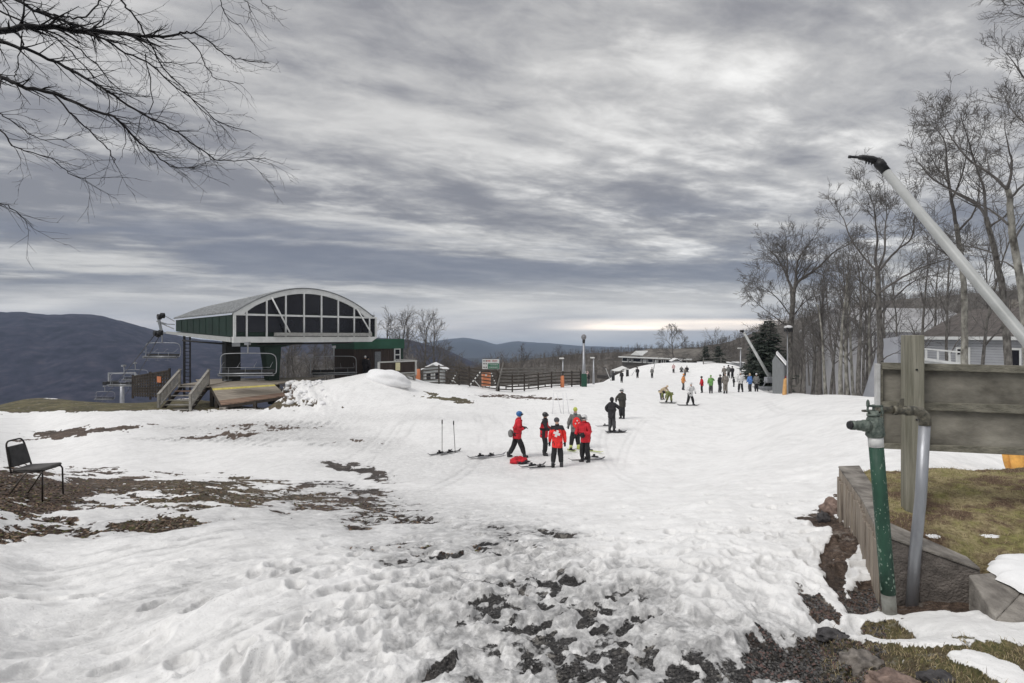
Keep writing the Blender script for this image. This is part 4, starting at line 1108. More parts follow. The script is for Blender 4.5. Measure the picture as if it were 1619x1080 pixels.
# operator hut and its deck
oh = empty('operator_hut', P(600,600,50), 'small brown hut with a dark green fascia and white window behind the terminal', 'hut')
a_, b_ = P(560,0,47.0), P(637,0,50.5); d_=(b_-a_); d_.z=0; dn = d_.normalized(); nn_ = Vector((-dn.y,dn.x,0))
zt_, zf_, zb0 = (HZ-536)/FP*50, (HZ-551)/FP*50, -4.0
def HB(t,s,z): return Vector((a_.x,a_.y,0))+d_*t+nn_*s+Vector((0,0,z))
b = MB(); b.hexa([HB(0,0,zb0),HB(1,0,zb0),HB(1,3.2,zb0),HB(0,3.2,zb0),HB(0,0,zf_),HB(1,0,zf_),HB(1,3.2,zf_),HB(0,3.2,zf_)]); part(b,'wall',m_brown,oh)
b = MB()
for k in range(26):
    t = (k+.5)/26; b.beam(HB(t,-.02,zb0),HB(t,-.02,zf_),.03,.03,up=nn_)
part(b,'battens',m_brown,oh)
b = MB(); b.hexa([HB(-.03,-.15,zf_),HB(1.01,-.15,zf_),HB(1.01,3.4,zf_),HB(-.03,3.4,zf_),HB(-.03,-.15,zt_),HB(1.01,-.15,zt_),HB(1.01,3.4,zt_),HB(-.03,3.4,zt_)]); part(b,'fascia',m_fgreen,oh)
b = MB(); b.hexa([HB(.945,-.05,zb0),HB(1.003,-.05,zb0),HB(1.003,.1,zb0),HB(.945,.1,zb0),HB(.945,-.05,zf_),HB(1.003,-.05,zf_),HB(1.003,.1,zf_),HB(.945,.1,zf_)]); part(b,'corner_board',m_green,oh)
def hwin(t0,t1,z0,z1):
    f = MB(); f.hexa([HB(t0,-.09,z0),HB(t1,-.09,z0),HB(t1,-.02,z0),HB(t0,-.02,z0),HB(t0,-.09,z1),HB(t1,-.09,z1),HB(t1,-.02,z1),HB(t0,-.02,z1)])
    fo = part(f,'window',m_trim,oh); zm=(z0+z1)/2; e=(t1-t0)*.16
    for za_,zb_ in ((z0+.1,zm-.05),(zm+.05,z1-.1)):
        p = MB(); p.hexa([HB(t0+e,-.105,za_),HB(t1-e,-.105,za_),HB(t1-e,-.091,za_),HB(t0+e,-.091,za_),HB(t0+e,-.105,zb_),HB(t1-e,-.105,zb_),HB(t1-e,-.091,zb_),HB(t0+e,-.091,zb_)]); part(p,'pane',m_glass,fo)
hwin(.80,.935,-2.15,-1.05)
b = MB(); b.hexa([HB(.40,-.06,-3.6),HB(.52,-.06,-3.6),HB(.52,-.01,-3.6),HB(.40,-.01,-3.6),HB(.40,-.06,-1.3),HB(.52,-.06,-1.3),HB(.52,-.01,-1.3),HB(.40,-.01,-1.3)]); part(b,'door',mat('grey_door',(.16,.17,.18),.6),oh)
# raised platform with railing
pf = empty('raised_platform', P(630,612,45), 'timber platform with grey picket railing beside the green trimmed hut', 'platform')
p0,p1 = P(599,0,43.5),P(657,0,46.0); pd = p1-p0; pd.z=0; pn_ = Vector((-pd.normalized().y,pd.normalized().x,0))
def PP(t,s,z): return Vector((p0.x,p0.y,0))+pd*t+pn_*s+Vector((0,0,z))
zd, zr = (HZ-592)/FP*45, (HZ-571.5)/FP*45
b = MB(); b.hexa([PP(0,0,zd-.2),PP(1.03,0,zd-.2),PP(1.03,3,zd-.2),PP(0,3,zd-.2),PP(0,0,zd),PP(1.03,0,zd),PP(1.03,3,zd),PP(0,3,zd)]); part(b,'deck',m_rail,pf)
b = MB(); b.beam(PP(0,0,zr),PP(1.04,0,zr),.08,.10); b.beam(PP(1.02,0,zr+.02),PP(1.02,3,zr+.02),.08,.10); b.beam(PP(0,0,zd+.1),PP(1.04,0,zd+.1),.05,.08)
for t in (0,1.0): b.beam(PP(t,0,zd-.1),PP(t,0,zr),.14,.14,up=pn_)
part(b,'railing',m_trim if False else mat('pale_rail',(.45,.45,.43),.7,var=.1),pf)
b = MB()
for k in range(1,30): b.beam(PP(k/30,0.02,zd+.05),PP(k/30,0.02,zr-.04),.045,.045,up=pn_)
for k in range(1,14): b.beam(PP(1.02,k*.21,zd+.05),PP(1.02,k*.21,zr-.04),.045,.045,up=pn_)
part(b,'picket',m_brown,pf); 
b = MB(); b.hexa([PP(0,.04,zd),PP(1,.04,zd),PP(1,.07,zd),PP(0,.07,zd),PP(0,.04,zr-.05),PP(1,.04,zr-.05),PP(1,.07,zr-.05),PP(0,.07,zr-.05)]); part(b,'backing_board',m_brown,pf)
for t,s in ((.98,.1),(.45,.1),(.98,2.8)):
    b = MB(); b.beam(PP(t,s,zd-.2),PP(t,s,-5.3),.16,.16,up=pn_); part(b,'leg',m_rail,pf)
b = MB(); q = PP(.49,-.06,(zr+zd)/2+.12); b.box(q,(.42,.03,.62),rz=math.atan2(pd.y,pd.x)); o = b.build('notice_sheet',mat('pale_yellow_sheet',(.62,.57,.36),.7,var=.08)); tag(o,'pale yellow notice sheet fixed on the platform railing','notice')
# block of hard snow
b = MB(); q = P(611,600,40.0); b.ell(q+Vector((0,.0,-.05)),(1.65,1.1,.74),0,40,24,R=Matrix.Rotation(rad(-2),3,'Z')@Matrix.Rotation(rad(8),3,'Y'),jit=.16,seed=4)
tag(b.build('snow_pile',m_snow),'rounded block of hard packed snow heaped in front of the platform','snow pile')
# rubble snow at ramp shoulder
rs = random.Random(9)
b = MB()
for k in range(110):
    px = rs.triangular(446,520,458); py = rs.uniform(604,640); g = Gpy(px,py,25,60); r = .05+.20*rs.random()**2.2
    b.ell((g.x,g.y,g.z+r*.05),(r,r*.9,r*.7),0,8,6,jit=.8,seed=k)
tag(b.build('snow_rubble',m_snow),kind='stuff')
# lift operators in the shade are built with the people

# ------------------------------------------------ queue fence
def rail_fence(pp, label, rows, m, zt, zb_, group=None, pw=.13, cat='fence', rw=.09):
    r = empty('rail_fence', (pp[0][0]*1.0,pp[0][1],zb_), label, cat, group)
    V = [Vector((x,y,0)) for x,y in pp]
    for v in V:
        b = MB(); g = gz(v.x,v.y); b.box((v.x,v.y,(g-.1+g+zt)/2),(pw,pw,zt+.15)); part(b,'post',m,r)
    for k in range(rows):
        b = MB()
        for a,c in zip(V[:-1],V[1:]):
            h = .18+(zt-.28)*k/(rows-1); ga,gc = gz(a.x,a.y), gz(c.x,c.y)
            b.beam((a.x,a.y-.08,ga+h),(c.x,c.y-.08,gc+h),.05,rw)
        part(b,'rail',m,r)
    return r
def xy(px,d): return ((px-CX)/FP*d,d)
rail_fence([xy(664,55),xy(694,52),xy(726,51),xy(742,50),xy(787,49.5)], 'dark brown rail fence between the platform and the tall white pole', 6, m_fence, 1.75, -5)
rail_fence([xy(789,49.5),xy(810,50),xy(829,51),xy(851,52),xy(872,53.5),xy(890,54.5),xy(904,55.5),xy(918,56.5)], 'brown rail fence right of the leaning white pole, running to the lamp pole', 5, m_fence, 1.5, -5)
rail_fence([xy(786,57),xy(820,58.5),xy(850,60),xy(878,62)], 'grey weathered rail fence standing behind the brown one', 6, m_fenceg, 1.85, -5.2, rw=.13)
rail_fence([xy(800,53),xy(836,54),xy(862,56)], 'lower grey rail fence in the queue lane between the two longer fences', 4, m_fenceg, 1.1, -5.2)
def pole(name, base, top, r0, r1, m, label, cat, n=10):
    b = MB(); b.tube([base,top],[r0,r1],n); o = b.build(name,m); tag(o,label,cat); return o
q = G(785,49.3); pole('leaning_pole',q,P(796,573,49.3),.09,.06,m_fenceg,'leaning grey pole in front of the sign, taller than the fence','pole')
# striped barrier poles
m_blk = mat('black_band', (.02,.02,.02), .6)
def striped(a,b_,label,k=12,leg=True):
    r = empty('striped_barrier', a, label, 'barrier', 'striped queue barriers')
    mb = [MB(),MB()]
    for i in range(k): mb[i%2].tube([a.lerp(b_,i/k),a.lerp(b_,(i+1)/k)],.055,8,cap=True)
    part(mb[0],'white_bands',m_wht,r); part(mb[1],'black_bands',m_blk,r)
    if leg:
        b2 = MB(); m_ = a.lerp(b_,.45); b2.beam(m_,Vector((m_.x+.5,m_.y+.3,a.z)),.05,.05); part(b2,'prop',m_wht,r)
striped(P(740,613,48.5),P(761,586,49.5),'thick black and white striped pole leaning right, left of the orange board')
striped(P(710,611,54),P(723,588,55),'thinner black and white striped pole farther left along the fence')
striped(P(785,611,50.3),P(776,588,50.8),'striped pole leaning left, just right of the orange board',leg=False)
# orange board on legs and trail sign
ob = empty('orange_board', G(768,50.8), 'upright orange board with a pale border on short legs behind the fence', 'sign')
b = MB(); c_ = P(768.5,599.5,50.8); b.box(c_,(.82,.06,1.22)); part(b,'panel',mat('faded_orange_edge',(.72,.34,.22),.6,var=.1),ob)
b = MB(); b.box(c_+Vector((0.02,-.035,-.04)),(.58,.02,1.02)); part(b,'face',m_orange,ob)
b = MB(); b.tube([c_+Vector((0,-.047,.36)),c_+Vector((0,-.055,.36))],.09,12); part(b,'emblem',m_trim,ob)
for s in (-.3,.3):
    b = MB(); b.box((c_.x+s,c_.y+.05,c_.z-.85),(.05,.05,.7)); part(b,'leg',m_fence,ob)
b = MB(); b.box(c_+Vector((0,0,.66)),(.95,.16,.10)); part(b,'cap',m_fence,ob)
ts_ = empty('trail_sign', G(776,52.0), 'white and green trail information sign above the orange board', 'sign')
c_ = P(776,575.8,52); b = MB(); b.box(c_,(1.55,.07,.90)); part(b,'panel',m_trim,ts_)
m_sg = mat('sign_green',(.03,.16,.09),.5,var=.1); m_sr = mat('sign_red',(.45,.06,.06),.5,var=.1)
b = MB(); b.box(c_+Vector((.24,-.04,-.17)),(1.02,.012,.50)); part(b,'green_panel',m_sg,ts_)
def glyphs(mb, c, w, h, n, seed):
    rs = random.Random(seed); cw = w/n
    for i in range(n):
        x = c.x-w/2+cw*(i+.5)
        if i and rs.random() < .14: continue
        k = rs.randrange(4); t = h*.2
        mb.box((x-cw*.28,c.y,c.z),(t,.008,h))
        if k in (0,1): mb.box((x,c.y,c.z+h/2-t/2),(cw*.5,.008,t))
        if k in (1,2): mb.box((x,c.y,c.z-h/2+t/2),(cw*.5,.008,t))
        if k in (0,2,3): mb.box((x,c.y,c.z),(cw*.45,.008,t))
        if k == 3: mb.box((x+cw*.25,c.y,c.z),(t,.008,h))
b = MB(); glyphs(b,c_+Vector((.10,-.05,.30)),1.0,.12,13,1); part(b,'red_lettering',m_sr,ts_)
b = MB(); glyphs(b,c_+Vector((.24,-.052,-.05)),.85,.10,12,2); glyphs(b,c_+Vector((.24,-.052,-.28)),.85,.11,10,3); part(b,'white_lettering',m_trim,ts_)
b = MB()
for z in (.30,.04,-.28): b.tube([c_+Vector((-.42,-.036,z)),c_+Vector((-.42,-.05,z))],.06,10); b.box(c_+Vector((-.62,-.045,z)),(.12,.012,.10))
part(b,'trail_symbols',m_dsteel,ts_)
for s in (-.5,.5):
    b = MB(); b.box((c_.x+s,c_.y+.07,(c_.z-5.2)/2),(.09,.07,c_.z+.4+5.2-.4)); part(b,'post',m_fence,ts_)
# kiosk
ks = empty('kiosk', G(687,62), 'little white gabled kiosk behind the fence, snow dusting its roof', 'kiosk')
kc = P(687,0,62); kz = gz(kc.x,62); kw=1.25; ke=(HZ-583)/FP*62; kr=(HZ-575.5)/FP*62
b = MB(); b.box((kc.x,62,(kz+ke)/2-.0),(2.1,2.0,ke-kz)); b.prism([(kc.x-1.05,61.0,ke),(kc.x+1.05,61.0,ke),(kc.x,61.0,kr)],(0,0,0),(0,2,0)); part(b,'wall',mat('pale_kiosk_paint',(.30,.31,.31),.6,var=.15),ks)
b = MB()
for s in (-1,1): b.hexa([(kc.x+s*1.45,60.7,ke-.14),(kc.x,60.7,kr+.02),(kc.x,63.3,kr+.02),(kc.x+s*1.45,63.3,ke-.14),(kc.x+s*1.45,60.7,ke-.02),(kc.x,60.7,kr+.16),(kc.x,63.3,kr+.16),(kc.x+s*1.45,63.3,ke-.02)])
part(b,'roof',m_snow,ks)
for s in (-.5,.45):
    b = MB(); b.box((kc.x+s,60.98,ke-.75),(.62,.05,.8)); fo = part(b,'window',m_trim,ks)
    b = MB(); b.box((kc.x+s,60.94,ke-.75),(.48,.02,.66)); part(b,'pane',m_glass,fo)
b = MB(); b.box((kc.x,60.93,ke-1.35),(2.0,.1,.08)); part(b,'counter',m_trim,ks)
# barrels and cones (orange)
def pad(px,py,d,h,r,label,m,n=14):
    q = G(px,d); b = MB(); b.tube([q,q+Vector((0,0,h*.08)),q+Vector((0,0,h*.5)),q+Vector((0,0,h))],[r*.9,r,r,r*.85],n); o=b.build('crash_pad',m); tag(o,label,'pad','orange pads'); return o
pad(661,0,50,1.1,.2,'dull orange pad beside the right leg of the platform',m_orange)
pad(889,0,54.3,1.1,.19,'tall orange pad around a slim post at the right end of the brown fence',m_orange)
b = MB(); q=G(923.5,55.5); b.box((q.x,q.y,q.z+.62),(.5,.5,1.3)); tag(b.build('bin',mat('dark_green_bin',(.015,.07,.045),.6),None,.03),'dark green square bin at the foot of the tall lamp pole','bin')
# poles and lamps
def lamp_pole(px, d, ytop, rb, kind, label, ybot=None):
    q = G(px,d); top = P(px,ytop,d); r = empty('lamp_pole', q, label, 'lamp pole')
    b = MB(); b.tube([q-Vector((0,0,.2)),q.lerp(top,.45),q.lerp(top,.46),top],[rb,rb*.85,rb*.7,rb*.5],12); part(b,'pole',m_gsteel,r)
    b = MB()
    if kind == 'globe': b.tube([top+Vector((0,0,-.35)),top],[.13,.15],10); part(b,'collar',m_dsteel,r); b = MB(); b.ell(top+Vector((0,0,.25)),(.26,.26,.30),0,14,10); part(b,'lamp_head',mat('dusty_lamp_shell',(.20,.20,.21),.5),r)
    elif kind == 'snow': b.box(top+Vector((0,-.1,.1)),(.42,.4,.3)); part(b,'lamp_head',m_dsteel,r,.05); b = MB(); b.ell(top+Vector((0,-.1,.28)),(.26,.24,.12),0,14,8); part(b,'snow_cap',m_snow,r)
    else: b.box(top+Vector((-.12,0,.02)),(.46,.3,.14)); part(b,'lamp_head',m_wht,r,.04)
    return r
lamp_pole(923,58,537,.20,'globe','tallest grey lamp pole with a round head, beside the dark green bin')
lamp_pole(890,56,567,.10,'box','slim lamp pole rising from the orange pad by the fence')
lamp_pole(938.5,62,566,.13,'box','grey lamp pole just right of the tallest round headed one')
lamp_pole(1171,72,551,.14,'box','slender white lamp pole in front of the wooded hill, left of the snow lance')
lamp_pole(1245,36.9,524,.05,'snow','lamp on the big tree at the snow edge, capped with snow')
# snow lances in the field
def small_lance(px0,py0,px1,py1,d,label,r=.09,pad_=True):
    a, b_ = P(px0,py0,d), P(px1,py1,d+1.5); g = gz(a.x,a.y)
    r_ = empty('snow_lance', (a.x,a.y,g), label, 'snow gun', 'snow lances in the field')
    b = MB(); b.tube([a,b_],[r,r*.7],10); part(b,'lance_tube',m_lance,r_)
    b = MB(); b.tube([b_,b_+Vector((-.35,0,.05))],[r*1.1,r*.6],8); part(b,'nozzle_head',m_dsteel,r_)
    b = MB()
    if pad_: b.tube([Vector((a.x,a.y,g-.1)),Vector((a.x,a.y,g+max(1.0,a.z-g)))],[.22,.20],10); part(b,'padded_base',m_dsteel,r_)
    return r_
small_lance(1217,597,1175,524,60,'long white snow lance leaning left in front of the conifer',.17,False)
q = G(1216,60); eq = empty('lance_cart', q, 'grey snowmaking cart on a sled frame below the long white lance', 'cart')
b = MB(); 
for dx in (-.7,.6):
    b.beam((q.x+dx,q.y,q.z+.5),(q.x+.1,q.y,q.z+2.1),.09,.09)
b.beam((q.x-.6,q.y,q.z+1.2),(q.x+.5,q.y,q.z+1.2),.08,.08); part(b,'frame',m_silver,eq)
b = MB(); b.box((q.x-.3,q.y,q.z+.45),(2.6,1.1,.35)); part(b,'sled',m_gsteel,eq,.05)
b = MB(); b.box((q.x,q.y,q.z+1.35),(.8,.7,.6)); part(b,'pump_box',m_gsteel,eq,.05)
b = MB(); b.ell((q.x+1.5,q.y-.4,q.z+.95+.3),(.65,.45,.55),0,14,8,jit=.3,seed=2); o=b.build('red_cover',mat('red_tarp',(.50,.04,.06),.7)); tag(o,'bright red covered bundle right of the snowmaking cart','bundle')
small_lance(969.5,612,957.5,582,74,'thin snow lance leaning left, dark base, left of the white canopy',.05)
small_lance(992,604,1007,581,84,'thin snow lance leaning right in front of the lodge canopy',.05)
small_lance(1033.5,583,1036.5,569,88,'short snow lance standing upright against the lodge wall',.08,False)
# ================================================================== lodge and houses
m_shingle = mat('weathered_shingle_roof', (.19,.175,.155), .95, scale=.8, col2=(.075,.07,.064))
m_sid = mat('dark_lodge_siding', (.085,.08,.075), .9, scale=.8, col2=(.055,.052,.05))
m_sidg = mat('grey_clapboard', (.36,.37,.39), .8, var=.08, scale=1)
m_deckd = mat('dark_deck', (.04,.037,.035), .9)
ld = empty('ski_lodge', P(1040,600,135), 'long low ski lodge with a grey shingle roof and a row of white framed windows', 'lodge')
D0 = 128
def LP(px,py,d=D0): return P(px,py,d)
# main wing: wall from px 984..1060, windows band y 564..574; receding to the right
wa, wb3 = LP(984,0,126), LP(1092,0,112)
wd = wb3-wa; wd.z = 0; wn = Vector((-wd.normalized().y,wd.normalized().x,0))
def LW(t,s,z): return Vector((wa.x,wa.y,0))+wd*t+wn*s+Vector((0,0,z))
ze, zr_, zbase = (HZ-563)/FP*126, (HZ-551.5)/FP*126, -10.5
b = MB(); b.hexa([LW(0,0,zbase),LW(1,0,zbase),LW(1,12,zbase),LW(0,12,zbase),LW(0,0,ze),LW(1,0,ze),LW(1,12,ze),LW(0,12,ze)]); part(b,'wall',m_sid,ld)
b = MB()
rl_, rr2, e0, e1 = LW(.14,6,zr_), LW(.93,6,zr_+.2), LW(-.03,-.8,ze-.1), LW(1.05,-.8,ze-.3)
bk0, bk1 = LW(-.03,12.8,ze-.1), LW(1.05,12.8,ze-.1); up = Vector((0,0,.25))
for f in ((e0,e1,rr2,rl_),(bk1,bk0,rl_,rr2)): b.hexa([q-up for q in f]+list(f))
b.hexa([e0-up,rl_-up,bk0-up,bk0-up+Vector((.01,0,0)),e0,rl_,bk0,bk0+Vector((.01,0,0))]); b.hexa([e1-up,bk1-up,rr2-up,rr2-up+Vector((.01,0,0)),e1,bk1,rr2,rr2+Vector((.01,0,0))])
part(b,'roof',m_shingle,ld)
b = MB(); b.beam(LW(-.02,-.85,ze-.15),LW(1.05,-.85,ze-.15),.1,.28); part(b,'eave_board',m_trim,ld)
zw0, zw1 = (HZ-573)/FP*124, (HZ-565)/FP*124
tt = .0
for k,(t0,t1,dk_) in enumerate(((.0,.095,1),(.11,.155,1),(.17,.31,1),(.33,.385,0),(.40,.49,1),(.51,.56,0),(.60,.64,1),(.66,.76,2),(.79,.83,1),(.86,.96,1))):
    b = MB(); b.hexa([LW(t0,-.15,zw0),LW(t1,-.15,zw0),LW(t1,0,zw0),LW(t0,0,zw0),LW(t0,-.15,zw1),LW(t1,-.15,zw1),LW(t1,0,zw1),LW(t0,0,zw1)]); fo = part(b,'window',m_trim,ld)
    if dk_:
        e=.012; b = MB(); b.hexa([LW(t0+e,-.18,zw0+.25),LW(t1-e,-.18,zw0+.25),LW(t1-e,-.16,zw0+.25),LW(t0+e,-.16,zw0+.25),LW(t0+e,-.18,zw1-.22),LW(t1-e,-.18,zw1-.22),LW(t1-e,-.16,zw1-.22),LW(t0+e,-.16,zw1-.22)]); part(b,'pane',m_glass,fo)
b = MB(); c = LW(.22,-.2,0); hh=(HZ-556)/FP*128
b.prism([LW(.14,-.2,(HZ-561)/FP*127),LW(.30,-.2,(HZ-561)/FP*127),LW(.22,-.2,hh+.3)],(0,0,0),wn*4); part(b,'dormer',m_trim,ld)
b = MB(); b.hexa([LW(.10,-5,zbase),LW(.62,-5,zbase),LW(.62,-.2,zbase),LW(.10,-.2,zbase),LW(.10,-5,(HZ-587)/FP*124),LW(.62,-5,(HZ-585)/FP*128),LW(.62,-.2,(HZ-575)/FP*128),LW(.10,-.2,(HZ-577)/FP*126)]); part(b,'lean_to_roof',m_sid,ld)
b = MB(); b.hexa([LW(.0,-8,-8.9),LW(.8,-8,-8.9),LW(.8,-5,-8.9),LW(0,-5,-8.9),LW(.0,-8,-8.2),LW(.8,-8,-8.2),LW(.8,-5,-8.2),LW(0,-5,-8.2)]); part(b,'terrace',m_deckd,ld)
sd2 = empty('small_shed', LW(.80,-4,-7), 'small pale shed on the snow mound, in front of the lodge by the lone tree', 'shed')
q = P(1068,577,108); b = MB(); b.box(q+Vector((0,0,-.1)),(1.5,1.4,1.7)); part(b,'wall',m_sidg,sd2)
b = MB()
for s in (-1,1): b.hexa([q+Vector((s*1.0,-.9,.7)),q+Vector((0,-.9,1.2)),q+Vector((0,.9,1.2)),q+Vector((s*1.0,.9,.7)),q+Vector((s*1.0,-.9,.8)),q+Vector((0,-.9,1.3)),q+Vector((0,.9,1.3)),q+Vector((s*1.0,.9,.8))])
part(b,'roof',m_snow,sd2)
# canopy
cn = empty('white_canopy', P(984,595,112), 'white peaked canopy tent in front of the lodge terrace', 'canopy')
ct, cz_ = P(984,578.5,112), (HZ-586)/FP*112
b = MB(); base = [Vector((ct.x+sx*1.9,112+sy*1.9,cz_)) for sx,sy in ((-1,-1),(1,-1),(1,1),(-1,1))]
n = len(b.v); b.v += [tuple(q) for q in base]+[tuple(ct)]; 
for i in range(4): b.face((n+i,n+(i+1)%4,n+4))
b.face((n+3,n+2,n+1,n)); part(b,'canopy_roof',m_wht,cn)
for i,q in enumerate(base):
    b = MB(); b.tube([q,Vector((q.x,q.y,-8.3))],.06,6); part(b,'leg',m_gsteel,cn)
rail_fence([xy(950,108),xy(985,110),xy(1020,112),xy(1045,114)], 'dark railing along the lodge terrace', 3, m_fence, 1.1, -8)
rail_fence([xy(1112,95),xy(1140,97),xy(1170,98),xy(1200,99)], 'low pale fence at the top of the snow slope under the hill', 3, m_fenceg, 1.1, -6)
for px,d,w_,lb in ((1116.5,104,2.3,'small grey hut left of the pale fence, under the two dark conifers'),(1163,104,2.2,'small pale hut behind the slender white lamp pole')):
    h = empty('field_hut', G(px,d), lb, 'hut'); q = P(px,580,d)
    b = MB(); b.box(q+Vector((0,0,-.4)),(w_,1.8,2.2)); part(b,'wall',m_sidg,h)
    b = MB(); b.box(q+Vector((0,0,.80)),(w_+.4,2.2,.18)); part(b,'roof',m_snow,h)
    b = MB(); b.box(q+Vector((0.1,-.93,-.3)),(.8,.05,1.0)); part(b,'opening',m_glass,h)
# gabled shed behind the big tree
gs_ = empty('gabled_shed', P(1240,610,50), 'dark grey shed with a snowy gable roof, beside the big trunk at the snow edge', 'shed')
a0, a1 = P(1222,0,56), P(1262,0,50)
zl, zp_ = (HZ-586)/FP*54, (HZ-561)/FP*52
pA, pB, pC = P(1221,580,58), P(1226,562,57.5), P(1239,577,56)
b = MB(); dep = Vector((2.6,5,0))
b.prism([(pA.x,pA.y,-7),(pC.x,pC.y,-7),(pC.x,pC.y,pC.z),(pB.x,pB.y,pB.z),(pA.x,pA.y,pB.z-.5)],(0,0,0),dep); part(b,'wall',mat('grey_shed_boards',(.20,.21,.215),.9,stretch=(5,5,.3),var=.2),gs_)
b = MB(); u = Vector((0,0,.25)); ov = (pC-pB)*.12
b.hexa([pB-(pC-pB)*.1+Vector((0,-.3,.03)),pC+ov+Vector((0,-.3,.03)),pC+ov+dep+Vector((0,0,.03)),pB-(pC-pB)*.1+dep+Vector((0,0,.03)),pB-(pC-pB)*.1+u+Vector((0,-.3,0)),pC+ov+u+Vector((0,-.3,0)),pC+ov+dep+u,pB-(pC-pB)*.1+dep+u]); part(b,'roof',m_snow,gs_)

# houses behind the notice board
def gable_house(name, label, A, Bv, depth, zb, ze, zr, wallm, roofm, wins, over=.4):
    """A,B = front base corners (x,y); ridge parallel to the front"""
    A = Vector((A[0],A[1],0)); Bv = Vector((Bv[0],Bv[1],0)); d = Bv-A; dn = d.normalized(); n = Vector((-dn.y,dn.x,0))
    r = empty(name, A+Vector((0,0,zb)), label, 'house'); dn_w = None
    H = lambda t,s,z: A+d*t+n*s+Vector((0,0,z))
    b = MB(); b.hexa([H(0,0,zb),H(1,0,zb),H(1,depth,zb),H(0,depth,zb),H(0,0,ze),H(1,0,ze),H(1,depth,ze),H(0,depth,ze)])
    b.prism([H(0,0,ze),H(0,depth,ze),H(0,depth/2,zr)],(0,0,0),d); part(b,'wall',wallm,r)
    b = MB(); k = over/d.length; u = Vector((0,0,.2)); sl = (zr-ze)/(depth/2)*over
    for s0,s1 in ((-over,depth/2),(depth+over,depth/2)):
        q = [H(-k,s0,ze-sl+.02),H(1+k,s0,ze-sl+.02),H(1+k,s1,zr+.02),H(-k,s1,zr+.02)]; b.hexa(q+[v+u for v in q])
    part(b,'roof',roofm,r)
    b = MB(); b.beam(H(-k,-over-.02,ze-sl+.1),H(1+k,-over-.02,ze-sl+.1),.05,.24); part(b,'fascia',m_trim,r)
    b = MB(); b.tube([H(-k*.6,-over*.5,ze-.1),H(-k*.2,-.08,ze-.6),H(-k*.2+.004,-.08,zb)],.06,6); part(b,'downspout',m_trim,r)
    b = MB(); b.box(H(.3,depth*.62,zr+.1),(.9,.9,1.6)); part(b,'chimney',m_conc,r)
    for (t0,t1,z0,z1) in wins:
        b = MB(); b.hexa([H(t0,-.08,z0),H(t1,-.08,z0),H(t1,-.005,z0),H(t0,-.005,z0),H(t0,-.08,z1),H(t1,-.08,z1),H(t1,-.005,z1),H(t0,-.005,z1)]); fo = part(b,'window',m_trim,r)
        e=(t1-t0)*.14; b = MB(); b.hexa([H(t0+e,-.1,z0+.15),H(t1-e,-.1,z0+.15),H(t1-e,-.085,z0+.15),H(t0+e,-.085,z0+.15),H(t0+e,-.1,z1-.15),H(t1-e,-.1,z1-.15),H(t1-e,-.085,z1-.15),H(t0+e,-.085,z1-.15)]); part(b,'pane',m_glass,fo)
    return H, r
hA, hB = P(1462,0,46), P(1700,0,36)
z_ = lambda py,d: (HZ-py)/FP*d
H1, r1 = gable_house('grey_house','near grey clapboard house with a white framed window, brown shingle roof over the board', (hA.x,hA.y),(hB.x,hB.y), 9, -7, z_(533,45), z_(494,47), m_sidg, mat('brown_shingle',(.135,.12,.112),.95,scale=3,col2=(.07,.062,.058)), [(.255,.36,z_(578,43),z_(549,43)),(.62,.70,-2.2,-.8)])
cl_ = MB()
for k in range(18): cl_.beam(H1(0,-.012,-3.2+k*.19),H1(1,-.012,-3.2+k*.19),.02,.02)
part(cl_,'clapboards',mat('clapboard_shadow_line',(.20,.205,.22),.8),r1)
hA, hB = P(1380,0,62), P(1560,0,66)
H2, r2 = gable_house('pale_house','pale house with a wide gable, partly behind the square sign post', (hA.x,hA.y),(hB.x,hB.y), 10, -10, z_(522,62), z_(488,66), mat('pale_stucco',(.38,.38,.395),.8,var=.06,scale=.5), mat('frosted_pale_roof',(.44,.44,.45),.9,scale=2,col2=(.27,.27,.275)), [(.15,.23,z_(541,62),z_(532.5,62)),(.34,.42,z_(545,62),z_(530,62)),(.5,.57,z_(545,62),z_(530,62))])
# white balcony / ramp railing
wr = empty('white_railing', P(1440,580,41), 'white slanting stair railing between the two houses', 'railing')
ra, rb2 = P(1446,0,40), P(1520,0,37)
b = MB()
for ya,yb in ((550,557),(565.5,576)): b.beam(P(1446,ya,40),P(1520,yb,37),.08,.16 if ya>560 else .09)
for k in range(5):
    t=k/4; px=1446+74*t; d=40-3*t; b.beam(P(px,550+7*t,d),P(px,566+10*t,d),.09,.09)
part(b,'rail',m_trim,wr)
b = MB(); b.beam(P(1447,572,40.2),P(1519,584,37.2),.12,.5); part(b,'stringer',m_trim,wr)
for k in (0,1): 
    b = MB(); px,d=(1450,40) if k==0 else (1516,37.4); q=P(px,560,d); b.box((q.x,q.y,-3.8),(.14,.14,5.2)); part(b,'post',m_trim,wr)
H3,r3 = (None,None) if True else gable_house('far_house','low grey building seen between the slim trunks', (P(1300,0,64).x,64),(P(1352,0,62).x,62), 7, -11, z_(556,62), z_(545,66), mat('dull_siding',(.26,.26,.265),.9,var=.1,scale=.5), m_snow, [(.3,.6,z_(585,62),z_(570,62))])
bld = empty('tarpaulin_shelter', P(1385,640,30), 'large pale sloping tarpaulin shelter behind the slim trunks, left of the board', 'shelter')
b = MB(); pa,pb_,pc_ = P(1358,632,33),P(1392,632,32),P(1392,540,33)
b.prism([(P(1352,0,34).x,34,-5),(P(1420,0,33).x,33,-5),(P(1420,0,33).x,33,z_(532,33)),(P(1398,0,33).x,33.3,z_(536,33)),(P(1374,0,33.6).x,33.6,z_(596,33))],(0,0,0),(2.6,2.2,0)); part(b,'cover',mat('pale_tarpaulin',(.33,.34,.37),.7,var=.08,scale=1),bld)
